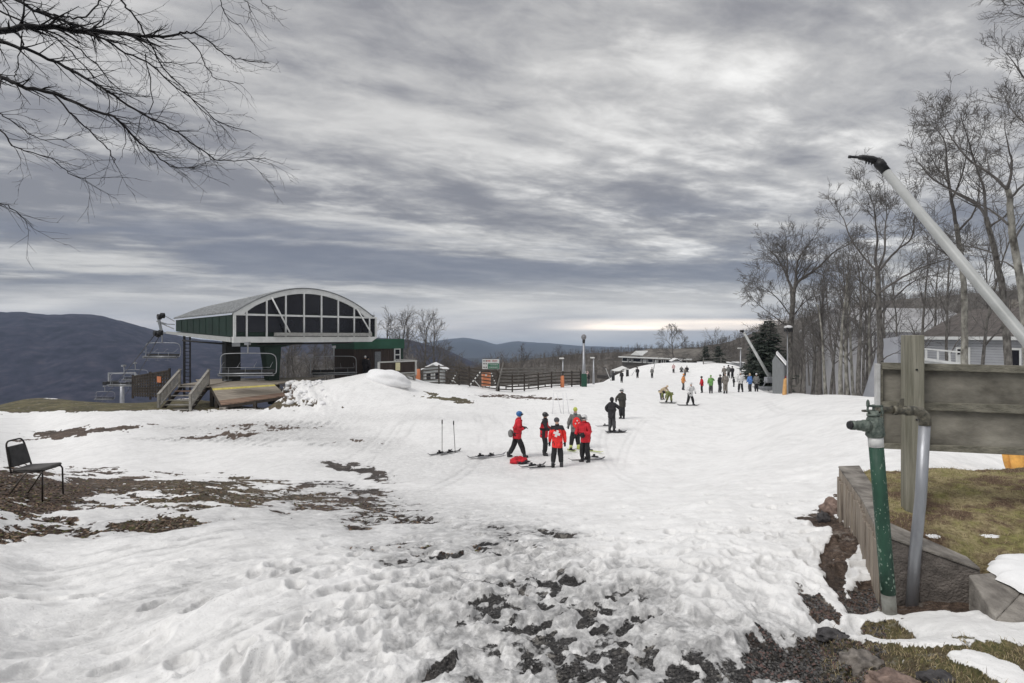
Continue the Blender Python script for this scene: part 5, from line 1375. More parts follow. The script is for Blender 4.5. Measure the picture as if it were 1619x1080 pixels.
# ================================================================== trees
m_bark = mat('grey_bark', (.19,.18,.165), .95, scale=9, bump=1.0, bscale=20, col2=(.040,.036,.033), stretch=(1,1,.4))
m_bark2 = mat('mottled_pale_bark', (.36,.35,.31), .95, scale=5, bump=.8, bscale=16, col2=(.07,.064,.056), stretch=(1,1,.5))
m_twig = mat('grey_twig', (.15,.14,.132), .95, scale=3, col2=(.07,.064,.06))
m_twigd = mat('dark_twig', (.020,.018,.019), .9, scale=3, col2=(.010,.009,.010))
def rdir(d, ang, rs, up=0.0):
    t = Vector((rs.gauss(0,1), rs.gauss(0,1), rs.gauss(0,1))); t = (t - d*t.dot(d))
    if t.length < 1e-6: t = d.orthogonal()
    t.normalize()
    v = d*math.cos(ang) + t*math.sin(ang) + Vector((0,0,up)); return v.normalized()
def branch(mb, p, d, L, r, lev, rs, up=.08, wob=.16, nch=(4,6), minr=.006, sides=(6,5,4,3,3,3), ang=(.5,.95), ratio=(.42,.72), lv=0, m=0, droop=0.0):
    n = 5 if lev >= 2 else 4 if lev == 1 else 3
    pts = [p.copy()]; rr = [r]; q = p.copy(); dd = d.copy()
    for i in range(n):
        dd = rdir(dd, abs(rs.gauss(0, wob)), rs, up - droop); q = q + dd*(L/n); pts.append(q.copy()); rr.append(max(r*(1-.72*(i+1)/n), minr*.55))
    mb.tube(pts, rr, sides[min(lv, len(sides)-1)], m, cap=False)
    if lev <= 0: return
    k = rs.randint(*nch)
    for j in range(k):
        t = (j+rs.uniform(.4,1.0))/k*.82+.18; f = t*n; i = min(int(f), n-1)
        bp = pts[i].lerp(pts[i+1], f-i); br = max((rr[i]+(rr[i+1]-rr[i])*(f-i))*rs.uniform(.5,.72), minr)
        td = (pts[i+1]-pts[i]).normalized()
        branch(mb, bp, rdir(td, rs.uniform(*ang), rs, up*.6), L*rs.uniform(*ratio)*(1.12-.35*t), br, lev-1, rs, up*.6, wob*1.02, nch, minr, sides, ang, ratio, lv+1, m, droop)
def auto_tree(name, base, H, r, seed, label, m=None, mt=None, lean=(0,0), clear=.3, lev=3, spread=.75, group=None, minr=.008, nl=(7,10), wob=.1, nch=(4,6), limb=(.28,.46)):
    rs = random.Random(seed); root = empty(name, base, label, 'tree', group)
    tb, cb = MB(), MB(); n = 9; pts = []; rr = []; q = Vector(base)-Vector((0,0,.3)); d = Vector((lean[0],lean[1],1)).normalized()
    for i in range(n+1):
        pts.append(q.copy()); t = i/n; rr.append(r*(1.35 if i==0 else 1)*(1-.80*t)+minr)
        d = rdir(d, abs(rs.gauss(0,wob)), rs, .10); q = q + d*(H*.92/n)
    tb.tube(pts, rr, 9, cap=False)
    k = rs.randint(*nl)
    for j in range(k):
        t = clear+(1-clear)*((j+rs.uniform(.1,.9))/k)**.9; f = min(t,.985)*n; i = int(f)
        bp = pts[i].lerp(pts[min(i+1,n)], f-i); br = rr[i]*rs.uniform(.4,.62)
        L = H*rs.uniform(*limb)*(1.15-.6*t)
        branch(cb, bp, rdir(Vector((0,0,1)), rs.uniform(.55,1.0)*spread*(1.2-.5*t)*1.3, rs), L, br, lev-1, rs, minr=minr, wob=.17, nch=nch)
    branch(cb, pts[-1], d, H*.2, rr[-1], lev-1, rs, minr=minr, nch=nch)
    part(tb,'trunk',m or m_bark,root); part(cb,'crown',mt or m_twig,root); return root
def limb_tree(name, base, limbs, label, seed, d, m=None, mt=None, lev=2, dens=1.0, tl=1.4, minr=.007, group=None, up=.06, tsides=10, droop=0.0, ang=(.45,.95)):
    """limbs: list of (points [(px,py,depth offset)], r0, r1, is_trunk)"""
    rs = random.Random(seed); root = empty(name, base, label, 'tree', group); tb, cb = MB(), MB()
    for pl, r0, r1, tr in limbs:
        r0, r1 = (r0*.68, r1*.70) if tr == 2 else (r0*.72, r1*.6)
        pts = crom([P(px,py,d+dz) for px,py,dz in pl], 4); k = len(pts)
        for i in range(1,k-1): pts[i] = pts[i]+Vector((rs.gauss(0,1),rs.gauss(0,1),rs.gauss(0,.6)))*r1*(.10 if tr else .9)
        rr = [r0+(r1-r0)*i/(k-1) for i in range(k)]
        (tb if tr else cb).tube(pts, rr, tsides if tr else 6, cap=False)
        if tr == 2: continue
        Ltot = sum((pts[i+1]-pts[i]).length for i in range(k-1)); nb = int(Ltot*dens*1.0)
        for j in range(nb):
            t = rs.uniform(.12,1.0)**.85; f = t*(k-1); i = min(int(f),k-2); bp = pts[i].lerp(pts[i+1], f-i); td = (pts[i+1]-pts[i]).normalized()
            r = max(rr[i]*rs.uniform(.3,.6), minr)
            branch(cb, bp, rdir(td, rs.uniform(*ang), rs, up), tl*rs.uniform(.5,1.25)*(1.15-.5*t), r, lev, rs, up=up, minr=minr, nch=(3,5), droop=droop, ratio=(.48,.80), wob=.11)
        branch(cb, pts[-1], (pts[-1]-pts[-2]).normalized(), tl*.8, rr[-1], lev, rs, up=up, minr=minr, nch=(3,5), droop=droop)
    part(tb,'trunk',m or m_bark,root); part(cb,'crown',mt or m_twig,root); return root

# --- T1 spreading oak at the snow edge with the lamp
b_ = G(1247,38)
limb_tree('oak_tree', b_, [
 ([(1247,624,0),(1248,580,0),(1249,541,0),(1251,505,0),(1254,477,0),(1255,458,0)], .29,.20,2),
 ([(1253,480,0),(1250,455,.2),(1242,432,.3),(1229,409,.6),(1214,394,.9)], .15,.035,0),
 ([(1255,460,0),(1258,445,0),(1260,417,-.4),(1268,401,-.8),(1281,383,-1)], .15,.035,0),
 ([(1252,462,0),(1246,438,.6),(1245,412,1),(1242,388,1.4)], .11,.03,0),
 ([(1254,470,0),(1260,448,.0),(1284,430,-.6),(1297,420,-1),(1315,401,-1.4),(1330,392,-1.8)], .16,.035,0),
 ([(1284,430,-.6),(1289,430,-.6),(1304,438,-1.5),(1320,456,-2)], .07,.025,0),
 ([(1250,500,0),(1235,478,-.6),(1218,462,-1.2),(1203,452,-1.6)], .07,.02,0),
 ([(1252,520,0),(1234,508,-.6),(1215,494,-1.4),(1198,480,-2)], .07,.02,0),
 ([(1254,500,0),(1270,480,.8),(1285,470,1.4),(1300,470,2)], .07,.02,0)],
 'big spreading oak at the snow edge, lamp on its trunk, orange pad at its foot', 3, 38, m_bark, m_twig, lev=3, dens=3.0, tl=1.7, minr=.010)
# orange pad at its foot
q = G(1240,37.2); b = MB(); b.hexa([q+Vector(v) for v in ((-.12,-.25,0),(.16,-.25,0),(.16,.1,0),(-.12,.1,0),(-.02,-.15,1.05),(.14,-.15,1.12),(.14,.1,1.12),(-.02,.1,1.05))])
tag(b.build('crash_pad',mat('orange_tan_pad',(.60,.34,.13),.7,var=.12),None,.05),'orange tan crash pad leaning on the big oak trunk','pad','orange pads')

# --- T3
b_ = G(1390,26)
limb_tree('maple_tree', b_, [
 ([(1391,640,0),(1392,572,0),(1391,520,0),(1389,480,0),(1387,427,0)], .21,.145,2),
 ([(1387,430,0),(1370,412,.3),(1346,379,.8),(1334,347,1.2),(1325,335,1.5)], .085,.018,0),
 ([(1387,427,0),(1384,406,0),(1387,379,-.5),(1384,350,-.8),(1381,326,-1),(1367,293,-1)], .09,.016,0),
 ([(1387,427,0),(1399,397,.4),(1399,367,.8),(1402,338,1.2),(1399,302,1.6)], .08,.016,0),
 ([(1388,430,0),(1417,397,-.4),(1441,376,-1),(1446,344,-1.4),(1450,330,-1.5)], .085,.018,0),
 ([(1387,466,0),(1417,444,-.5),(1455,424,-1.2),(1491,412,-1.8),(1510,405,-2)], .08,.018,0),
 ([(1389,500,0),(1412,474,.6),(1440,448,1.2),(1470,436,1.8),(1500,440,2)], .07,.016,0),
 ([(1388,470,0),(1372,455,-.6),(1352,440,-1.2),(1330,432,-1.8)], .06,.016,0),
 ([(1391,572,0),(1402,564,-.6),(1420,556,-1)], .05,.02,0)],
 'tall many limbed bare tree standing just left of the notice board', 7, 26, m_bark, m_twig, lev=3, dens=2.3, tl=1.5, minr=.0075)
# --- T4, T5, T6 to the right
b_ = G(1525,24)
limb_tree('maple_tree', b_, [
 ([(1526,660,0),(1525,560,0),(1525,480,0),(1521,421,0),(1512,355,.2)], .22,.12,2),
 ([(1512,356,.2),(1503,308,.2),(1497,264,.3),(1494,225,.4),(1476,198,.5)], .10,.016,0),
 ([(1513,367,.2),(1535,344,-.3),(1545,320,-.6),(1548,290,-.8)], .07,.016,0),
 ([(1522,421,0),(1500,405,.6),(1478,390,1.2),(1460,372,1.8)], .06,.016,0),
 ([(1505,315,.2),(1520,280,-.3),(1528,240,-.8),(1530,205,-1)], .055,.014,0),
 ([(1500,290,.2),(1480,262,.7),(1466,240,1)], .05,.014,0)],
 'slim bare tree rising behind the middle of the notice board, pale bark below', 11, 24, m_bark2, m_twig, lev=3, dens=2.3, tl=1.4, minr=.0075)
b_ = G(1597,22)
limb_tree('maple_tree', b_, [
 ([(1600,660,0),(1592,540,0),(1587,474,0),(1575,410,0),(1559,344,.2)], .21,.12,2),
 ([(1559,344,.2),(1547,326,.3),(1506,302,.6),(1476,284,.9),(1456,262,1.2),(1448,250,1.3)], .085,.014,0),
 ([(1559,342,.2),(1556,302,0),(1544,264,-.3),(1530,219,-.6),(1518,180,-.8)], .075,.014,0),
 ([(1562,360,.2),(1585,345,-.4),(1600,330,-.8),(1625,322,-1)], .06,.016,0),
 ([(1570,400,0),(1545,392,.5),(1520,388,1),(1495,380,1.4)], .05,.014,0)],
 'leaning forked bare tree between the lance and the slim pale tree', 13, 22, m_bark, m_twig, lev=3, dens=2.3, tl=1.3, minr=.007)
b_ = G(1622,20)
limb_tree('maple_tree', b_, [
 ([(1630,660,0),(1624,560,0),(1615,456,0),(1600,367,0),(1597,314,0),(1592,299,0)], .22,.11,2),
 ([(1592,299,0),(1565,275,.3),(1535,255,.6),(1509,225,.9),(1500,210,1.1),(1486,190,1.3)], .075,.013,0),
 ([(1593,299,0),(1600,264,-.2),(1594,234,-.4),(1588,200,-.6)], .07,.013,0),
 ([(1597,314,0),(1612,298,-.5),(1640,270,-1),(1660,240,-1.2)], .07,.014,0),
 ([(1594,355,0),(1565,332,.5),(1515,305,1),(1490,298,1.3)], .055,.013,0),
 ([(1603,380,0),(1622,350,-.4),(1650,330,-.8)], .06,.014,0),
 ([(1610,430,0),(1590,415,.5),(1570,412,.9),(1550,405,1.2)], .045,.012,0)],
 'thickest bare tree at the edge of the photo, limbs reaching left over the lance', 17, 20, m_bark2, m_twig, lev=3, dens=2.4, tl=1.2, minr=.006)
b_ = Vector((13.5,12.5,gz(13.5,12.5)))
limb_tree('maple_tree', b_, [
 ([(1782,760,0),(1775,560,0),(1760,400,0),(1745,300,0)], .24,.15,2),
 ([(1745,300,0),(1700,230,.2),(1660,170,.4),(1625,130,.6),(1600,95,.8)], .08,.014,0),
 ([(1745,300,0),(1730,180,0),(1690,80,.2),(1640,20,.4),(1605,-20,.5)], .09,.014,0),
 ([(1700,230,.2),(1650,215,.4),(1615,190,.6),(1596,170,.8)], .045,.012,0)],
 'bare tree whose branch tips enter from outside at the upper corner', 19, 12.5, m_bark, m_twig, lev=3, dens=2.6, tl=.85, minr=.0042)
# --- stand of slim trunks
stand = [(1284,40,470,.15,0,'slim bare tree immediately right of the big oak'),(1298,37,430,.17,1,'dark straight tree with a knobbly trunk, second right of the big oak'),(1312,44,450,.14,0,'thin grey tree behind the darker one in the stand'),
 (1330,34,415,.17,2,'pale lichen barked tree in the middle of the stand'),(1343,36,400,.16,2,'pale straight tree with a forked top in the stand'),(1357,33,395,.18,0,'mottled trunk leaning slightly right near the pale shelter'),
 (1369,38,430,.14,0,'thin dark stem leaning right, last before the many limbed tree'),(1320,50,440,.15,1,'slender dark tree far back in the stand'),(1272,52,470,.15,0,'thin tree set back behind the big oak'),
 (1450,44,400,.2,0,'bare tree behind the pale house gable'),(1478,52,400,.2,0,'bare tree far behind the square sign post'),(1560,48,380,.2,1,'bare tree behind the grey clapboard house'),(1420,58,430,.2,0,'thin bare tree over the pale house roof'),
 (1290,47,440,.17,0,'thin leaning tree crowded between the first two dark trunks'),(1306,36,455,.13,2,'short pale sapling in front of the stand'),(1336,46,410,.17,1,'dark slim tree behind the pale barked one'),(1350,42,420,.15,2,'whitish slim tree near the pale shelter'),(1364,50,405,.18,0,'tall grey tree rising behind the leaning stems'),(1378,34,440,.13,2,'pale thin tree just left of the many limbed tree'),(1265,44,500,.13,0,'low twiggy tree right behind the big oak trunk'),(1405,44,420,.16,0,'bare tree between the many limbed tree and the square post'),(1500,40,380,.16,0,'bare tree behind the slanting white railing'),(1545,36,340,.16,0,'tall bare tree close behind the grey house roof edge'),
 (1262,66,480,.18,0,'small bare tree over the gabled shed roof'),(1340,62,430,.2,0,'far bare tree above the low grey building'),(1385,60,420,.2,1,'far bare tree whose twigs fill the gap left of the pale house')]
for i,(px,d,ytop,r,k,lb) in enumerate(stand):
    b_ = G(px,d); H = (HZ-ytop)/FP*d - b_.z
    rs = random.Random(i)
    auto_tree('bare_tree', b_, H, r*.78, 100+i, lb, [m_bark,m_twig,m_bark2][k], m_twig, (rs.uniform(-.08,.08),0), .34, 3, .66, 'bare trees of the stand beside the slope', .0085, (8,11), .05, limb=(.18,.32), nch=(4,6))
# --- trees behind the station
grp = 'bare trees behind the lift station'
for i,(px,d,ytop,lb) in enumerate([(606,72,506,'bare tree just right of the terminal roof end'),(632,74,503,'bare tree above the green trimmed hut'),(648,80,507,'bare tree between the hut and the round crowned tree'),(669,70,503,'round crowned bare tree right of the hut'),(686,76,510,'bare tree at the outer end of the clump, over the fence'),
   (450,64,548,'low bare tree behind the left bay under the terminal'),(470,62,545,'bare tree seen under the middle of the terminal'),(492,66,550,'third bare tree seen under the terminal'),(515,62,543,'bare tree seen behind the waiting chair'),(540,66,540,'bare tree under the terminal close to the hut'),(575,72,515,'bare tree hidden mostly by the terminal'),(715,84,545,'small bare tree beyond the thin striped pole'),(372,70,566,'scrubby tree by the haul rope')][:12]):
    x = (px-CX)/FP*d; g = max(gz(x,d), -9.5); base = Vector((x,d,g)); H = (HZ-ytop)/FP*d-g
    auto_tree('bare_tree', base, H, .17, 200+i, lb, m_bark, m_twig, (0,0), .22, 3, .72, grp, .016, (10,14), .06, nch=(5,7), limb=(.26,.42))
for i,(px,d,ytop,H,lb) in enumerate([(825,150,553,8,'small far tree above the dark hill, left of centre'),(1065,112,523,10,'lone round crowned tree on the mound in front of the lodge'),(886,220,551,9,'tiny far tree on the hill crest left of the tall lamp'),(1128,170,528,14,'spindly tree on the rising wooded hill above the conifers'),(775,130,566,7,'small bush like tree right behind the trail sign'),(1010,180,549,9,'thin far tree rising over the lodge roof end')]):
    x = (px-CX)/FP*d; zt = (HZ-ytop)/FP*d; base = Vector((x,d,zt-H))
    auto_tree('bare_tree', base, H, .22 if px==1065 else .16, 300+i, lb, m_twig, m_twig, (0,0), .35, 4 if px==1065 else 3, 1.15 if px==1065 else .9, 'lone trees in the distance', .022 if d>120 else .02, (7,9), .08, nch=(5,6), limb=(.34,.5))
# --- conifers
m_needle = mat('dark_needles', (.020,.034,.022), .9, scale=2, col2=(.010,.017,.012)); m_needl2 = mat('grey_green_needles', (.085,.10,.08), .9, scale=1.2, col2=(.03,.038,.032))
def conifer(base, H, R, seed, label, n=46, bare=.04, group=None, thin=1.0):
    rs = random.Random(seed); root = empty('conifer', base, label, 'tree', group); tb, cb = MB(), MB()
    tb.tube([base-Vector((0,0,.3)),base+Vector((0,0,H))],[H*.018,.02],8,cap=False)
    for k in range(n):
        t = bare+(1-bare)*k/n; z = H*t; L0_ = R*(1-t)**.6*rs.uniform(.7,1.15)+.12
        for j in range(rs.randint(6,9)):
            a = rs.uniform(0,6.28); L = L0_*rs.uniform(.6,1.12); d = Vector((math.cos(a),math.sin(a),rs.uniform(-.25,.05))).normalized()
            p0 = base+Vector((0,0,z)); p1 = p0+d*L+Vector((0,0,L*.12)); cb.tube([p0,p1],[.025,.008],3,0,False)
            ns = max(5,int(L*16*thin))
            for q in range(ns):
                s = rs.uniform(.15,1.02); c = p0.lerp(p1,s); w = .17*H/9*rs.uniform(.6,1.4)+.05; side = Vector((-d.y,d.x,0))*rs.choice((-1,1))
                e = c+(side*rs.uniform(.5,1.2)+d*rs.uniform(.1,.8)+Vector((0,0,rs.uniform(-.55,.1))))*w*1.9
                m_ = (e-c); nrm = m_.cross(Vector((rs.gauss(0,1),rs.gauss(0,1),1))).normalized()*w*.28
                i = len(cb.v); cb.v += [tuple(c),tuple(c.lerp(e,.5)+nrm),tuple(e),tuple(c.lerp(e,.5)-nrm)]; cb.face((i,i+1,i+2,i+3), 1 if rs.random() < .65 else 0)
    part(tb,'trunk',m_bark,root); part(cb,'crown',[m_needle,m_needl2],root)
b_ = G(1214,68); conifer(b_, (HZ-506)/FP*68-b_.z, 3.1, 5, 'large ragged grey green conifer behind the long white snow lance', 60, thin=1.0)
b_ = G(1196,72); conifer(b_, (HZ-524)/FP*72-b_.z, 2.0, 6, 'smaller conifer merging into the left side of the large ragged one', 40)
for px,d,yt,R,lb in ((1116,112,547,1.7,'left one of the two dark conifers above the pale slope fence'),(1136,112,546,2.3,'wider of the two dark conifers above the pale slope fence')):
    b_ = P(px,592,d); conifer(b_, (HZ-yt)/FP*d-b_.z, R, int(px), lb, 34)

# --- mass of far woods (uncountable): many small bare trees in one mesh
def woods(name, n, place, hr, seed, tw=34, mcol=None, rt=.035):
    rs = np.random.RandomState(seed); V = []; F = []
    base = place(rs, n); n = len(base); H = rs.uniform(hr[0],hr[1],n)
    # each stick: thin 3 sided pyramid (triangle pair)
    allv = []; cnt = 0
    for k in range(tw+1):
        if k == 0:
            p0 = base.copy(); p1 = base+np.stack([rs.normal(0,.03,n)*H,rs.normal(0,.03,n)*H,H*.8],1); r = H*.012
        else:
            t = rs.uniform(.28,.85,n); a = rs.uniform(0,6.283,n); L = H*rs.uniform(.14,.36,n)*(1.15-t*.6)
            off = rs.normal(0,.05,(n,2))*H[:,None]
            p0 = base+np.stack([off[:,0],off[:,1],H*t],1); up_ = rs.uniform(.5,1.3,n)
            dv = np.stack([np.cos(a),np.sin(a),up_],1); dv /= np.linalg.norm(dv,axis=1)[:,None]; p1 = p0+dv*L[:,None]; r = np.full(n, rt)*rs.uniform(.6,1.3,n)
        a2 = rs.uniform(0,3.14,n); s = np.stack([np.cos(a2)*r,np.sin(a2)*r,r*0],1); s2 = np.stack([-np.sin(a2)*r,np.cos(a2)*r,r*0],1)
        allv.append(np.stack([p0-s,p0+s*.5+s2,p0+s*.5-s2,p1],1).reshape(-1,3))
    v = np.concatenate(allv); q = np.arange(len(v)//4)*4
    f = np.concatenate([np.stack([q,q+1,q+3],1),np.stack([q+1,q+2,q+3],1),np.stack([q+2,q,q+3],1)])
    me = bpy.data.meshes.new(name); me.vertices.add(len(v)); me.vertices.foreach_set('co', v.astype(np.float32).ravel())
    me.loops.add(len(f)*3); me.loops.foreach_set('vertex_index', f.astype(np.int32).ravel()); me.polygons.add(len(f)); me.polygons.foreach_set('loop_start', np.arange(0,len(f)*3,3,dtype=np.int32))
    me.update(calc_edges=True); me.materials.append(mcol or m_twig); o = bpy.data.objects.new(name, me); COL.objects.link(o); tag(o, kind='stuff'); return o
_wh = bpy.data.objects['wooded_hill'].data
_wv = np.empty(len(_wh.vertices)*3, dtype=np.float32); _wh.vertices.foreach_get('co', _wv); _wv = _wv.reshape(-1,3)
def place_hill(rs, n):
    ok = _wv[(_wv[:,1] > 125) & (_wv[:,1] < 345)]
    w_ = ok[rs.randint(0,len(ok),n)] + np.stack([rs.normal(0,2,n),rs.normal(0,2,n),np.full(n,-.5)],1); 
    return w_[(w_[:,2] > -40)]
m_wood1 = mat('bare_wood_haze', (.14,.125,.11), .95, scale=.05, col2=(.07,.062,.055))
woods('hill_woods', 9000, place_hill, (3.0,5.5), 5, 20, m_wood1, .05)
def place_right(rs, n):
    px = rs.uniform(1205,1900,n); d = rs.uniform(68,120,n); x = (px-CX)/FP*d
    z = (HZ-np.interp(px,[1205,1250,1300,1380,1450,1520,1900],[588,580,575,560,548,540,520]))/FP*d-2.5
    return np.stack([x,d,z],1)
woods('slope_woods', 700, place_right, (6,11.0), 6, 85, mat('bare_wood', (.24,.23,.215), .95, scale=.2, col2=(.08,.072,.066)), .026)
def place_left(rs, n):
    px = rs.uniform(640,830,n); d = rs.uniform(72,110,n); x = (px-CX)/FP*d; return np.stack([x,d,(HZ-618)/FP*d+rs.uniform(-1,1,n)],1)
woods('fence_woods', 220, place_left, (3.2,5.0), 7, 60, m_wood1, .03)
def place_under(rs, n):
    px = rs.uniform(425,660,n); d = rs.uniform(66,95,n); x = (px-CX)/FP*d; return np.stack([x,d,(HZ-612)/FP*d+rs.uniform(-1,1,n)],1)
woods('station_woods', 230, place_under, (3.0,5.2), 8, 50, mat('pale_bare_wood', (.28,.265,.245), .95, scale=.3, col2=(.10,.09,.085)), .026)

# --- overhanging branches, upper left
ov = [
 ([(-330,95,.4),(-120,66,.2),(0,50,0),(65,42,0),(135,50,.1),(200,53,.2),(228,58,.3),(283,54,.4)], .036,.0105),
 ([(283,54,.4),(300,50,.4),(325,62,.5),(350,82,.5),(380,95,.6),(425,100,.6)], .010,.0035),
 ([(-150,-70,.2),(-40,-30,.1),(25,0,0),(60,20,0),(100,32,.1),(140,48,.2),(165,62,.2),(200,85,.3),(240,103,.3),(280,140,.4),(310,160,.4),(350,195,.5),(397,208,.6)], .016,.003),
 ([(-200,40,.0),(-60,50,0),(0,65,-.1),(40,78,-.1),(90,100,0),(150,132,0),(190,158,.1),(240,188,.1),(280,210,.2),(330,245,.2),(355,254,.3),(420,250,.3)], .019,.003),
 ([(-300,60,.2),(-100,110,0),(0,122,-.2),(30,135,-.2),(85,148,-.2),(140,172,-.1),(180,185,-.1),(215,220,0),(240,240,0),(270,262,0),(305,266,0)], .022,.003),
 ([(85,150,-.2),(120,185,-.2),(145,212,-.1),(175,240,-.1),(180,258,-.1)], .008,.003),
 ([(-60,-10,.1),(6,20,.1),(70,50,.1),(110,80,.1),(150,120,.2),(190,150,.2)], .010,.003),
 ([(170,-40,.3),(190,0,.3),(215,30,.3),(235,65,.3),(255,100,.4),(290,140,.4),(330,185,.5),(352,202,.5)], .010,.003),
 ([(60,15,.1),(85,24,.1),(105,27,.2),(128,28,.2),(150,12,.3),(162,-5,.3)], .010,.006),
 ([(-60,185,-.3),(0,205,-.3),(20,230,-.3),(45,240,-.3),(80,250,-.2),(110,275,-.2),(135,282,-.2)], .007,.0028),
 ([(-40,160,-.3),(0,180,-.3),(30,200,-.2),(60,220,-.2),(108,219,-.1)], .006,.0025),
 ([(-70,310,-.3),(0,322,-.3),(15,327,-.3),(42,352,-.2)], .006,.0025),
 ([(60,42,.0),(100,60,.1),(150,100,.2),(180,135,.3),(230,165,.3)], .008,.003),
 ([(285,54,.4),(310,75,.5),(325,105,.5),(342,125,.5),(385,132,.5)], .006,.0025),
 ([(345,-20,.5),(352,10,.5),(362,30,.5),(384,42,.5)], .005,.0025),
 ([(380,-20,.5),(388,0,.5),(396,18,.5),(390,37,.5)], .004,.0022),
 ([(400,-25,.5),(412,0,.5),(430,14,.5)], .004,.0022),
 ([(130,48,.1),(165,62,.2),(200,72,.3),(250,98,.3),(320,100,.4)], .007,.0025),
 ([(0,0,.0),(20,30,.0),(35,70,-.1),(25,110,-.1),(22,122,-.1)], .006,.003),
 ([(230,85,.3),(240,160,.3),(222,190,.3),(218,212,.3)], .005,.002)]
rs = random.Random(77)
rt = empty('overhanging_tree', (-6.6,5.2,gz(-6.6,5.2)), 'bare tree outside the photo whose dark twiggy branches hang across the upper corner', 'tree')
tb, cb, tg = MB(), MB(), MB(); tx, ty_ = P(-420,0,5.4).x, 5.4
tb.tube([(tx-.3,ty_,-2.6),(tx-.15,ty_+.1,0),(tx,ty_,2.2),(tx+.1,ty_,4.2),(tx+.05,ty_,6.5)],[.28,.22,.18,.13,.08],14,cap=False)
for a, bq, rr in (((tx,ty_,2.2),P(-330,95,5.6),.05),((tx,ty_,3.2),P(-150,-70,5.4),.03),((tx,ty_,2.6),P(-200,40,5.2),.03),((tx,ty_,2.1),P(-300,60,5.4),.035),((tx,ty_,1.6),P(-60,185,4.9),.015),((tx,ty_,2.9),P(-60,-10,5.3),.02),((tx,ty_,1.0),P(-70,310,4.9),.014),((tx,ty_,4.2),P(170,-40,5.5),.03),((tx,ty_,1.9),P(-40,160,4.9),.012)):
    a = Vector(a); tb.tube(crom([a, a.lerp(bq,.5)+Vector((0,.05,.12)), bq],4),[rr*1.3-(rr*.3)*i/8 for i in range(9)],7,cap=False)
for pl, r0, r1 in ov:
    pts = crom([P(px,py,5.2+dz) for px,py,dz in pl], 4); k = len(pts)
    for i in range(1,k-1): pts[i] += Vector((rs.gauss(0,1),rs.gauss(0,2),rs.gauss(0,1)))*.006
    rr = [r0+(r1-r0)*i/(k-1) for i in range(k)]; cb.tube(pts, rr, 7, cap=False)
    Lt_ = sum((pts[i+1]-pts[i]).length for i in range(k-1)); nb = int(Lt_*14)
    for j in range(nb):
        t = rs.uniform(.05,1.0); f = t*(k-1); i = min(int(f),k-2); bp = pts[i].lerp(pts[i+1],f-i); td = (pts[i+1]-pts[i]).normalized()
        dv = rdir(td, rs.uniform(.4,1.0), rs, 0); dv = (dv+Vector((.40,0,-.06))).normalized()
        branch(tg, bp, dv, rs.uniform(.12,.42), max(rr[i]*.45,.0024), 1 if rs.random()<.75 else 2, rs, up=-.01, wob=.20, nch=(2,4), minr=.0017, sides=(4,3,3), ang=(.4,.9), ratio=(.3,.6))
part(tb,'trunk',m_bark,rt); part(cb,'branches',m_twigd,rt); part(tg,'twigs',m_twigd,rt)
# ================================================================== people
m_skin = mat('skin', (.50,.32,.24), .6, var=.08)
m_blackp = mat('black_ski_pants', (.016,.016,.018), .75, var=.4, scale=6, bump=.3)
m_boot = mat('dark_ski_boot', (.03,.03,.033), .45, var=.3)
m_glove = mat('black_glove', (.018,.018,.02), .8)
def cloth(name, c, **k): return mat(name, c, .8, var=.34, scale=6, bump=1.0, bscale=11, **k)
m_redj = cloth('red_patrol_jacket', (.52,.018,.030)); m_redb = cloth('bright_red_vest', (.72,.03,.028)); m_blkj = cloth('black_jacket', (.022,.021,.024)); m_grj = cloth('grey_jacket', (.17,.17,.165))
m_whj = cloth('white_jacket', (.62,.62,.62)); m_blj = cloth('blue_jacket', (.10,.22,.52)); m_gnj = cloth('green_jacket', (.16,.34,.10)); m_orj = cloth('orange_jacket', (.70,.30,.10)); m_olv = cloth('olive_jacket', (.20,.22,.07)); m_tan = cloth('tan_jacket', (.50,.40,.27)); m_camo = cloth('grey_brown_jacket', (.20,.18,.16)); m_pink = cloth('pink_white_jacket', (.60,.42,.42)); m_pgr = cloth('dark_grey_pants', (.06,.06,.065)); m_orp = cloth('orange_ski_pants', (.78,.40,.10))
def skin_mesh(joints, edges, name, mats_, assign, parent, sub=2, root=0, origin=None):
    """joints: list of (Vector, rx, ry); builds with a Skin modifier, bakes it"""
    me = bpy.data.meshes.new(name+'_tmp'); me.from_pydata([j[0] for j in joints], edges, []); me.update()
    o = bpy.data.objects.new(name+'_tmp', me); COL.objects.link(o)
    md = o.modifiers.new('s','SKIN'); md.use_smooth_shade = True
    sv = me.skin_vertices[0].data
    for i, j in enumerate(joints): sv[i].radius = (j[1], j[2]); sv[i].use_root = (i == root)
    if sub: sb_ = o.modifiers.new('b','SUBSURF'); sb_.levels = sub; sb_.render_levels = sub
    bpy.context.view_layer.update()
    dg = bpy.context.evaluated_depsgraph_get(); m2 = bpy.data.meshes.new_from_object(o.evaluated_get(dg)); m2.name = name
    bpy.data.objects.remove(o); bpy.data.meshes.remove(me)
    m2.materials.clear()
    for m in mats_: m2.materials.append(m)
    if assign:
        for p in m2.polygons: p.material_index = assign(p.center)
    for p in m2.polygons: p.use_smooth = True
    if name in ('jacket','ski_pants') and len(m2.vertices) > 60:
        sc_w = .016 if name == 'jacket' else .010; ph = (len(bpy.data.objects) % 37)*1.7
        nn = [v.normal.copy() for v in m2.vertices]
        for v, n_ in zip(m2.vertices, nn):
            q = v.co; w_ = mnoise.noise(Vector((q.x*9+ph,q.y*9,q.z*6)))+.6*mnoise.noise(Vector((q.x*22,q.y*22+ph,q.z*13)))
            v.co = q + n_*w_*sc_w*1.3
    ob = bpy.data.objects.new(name, m2); COL.objects.link(ob)
    if parent is not None: ob.parent = parent
    return ob
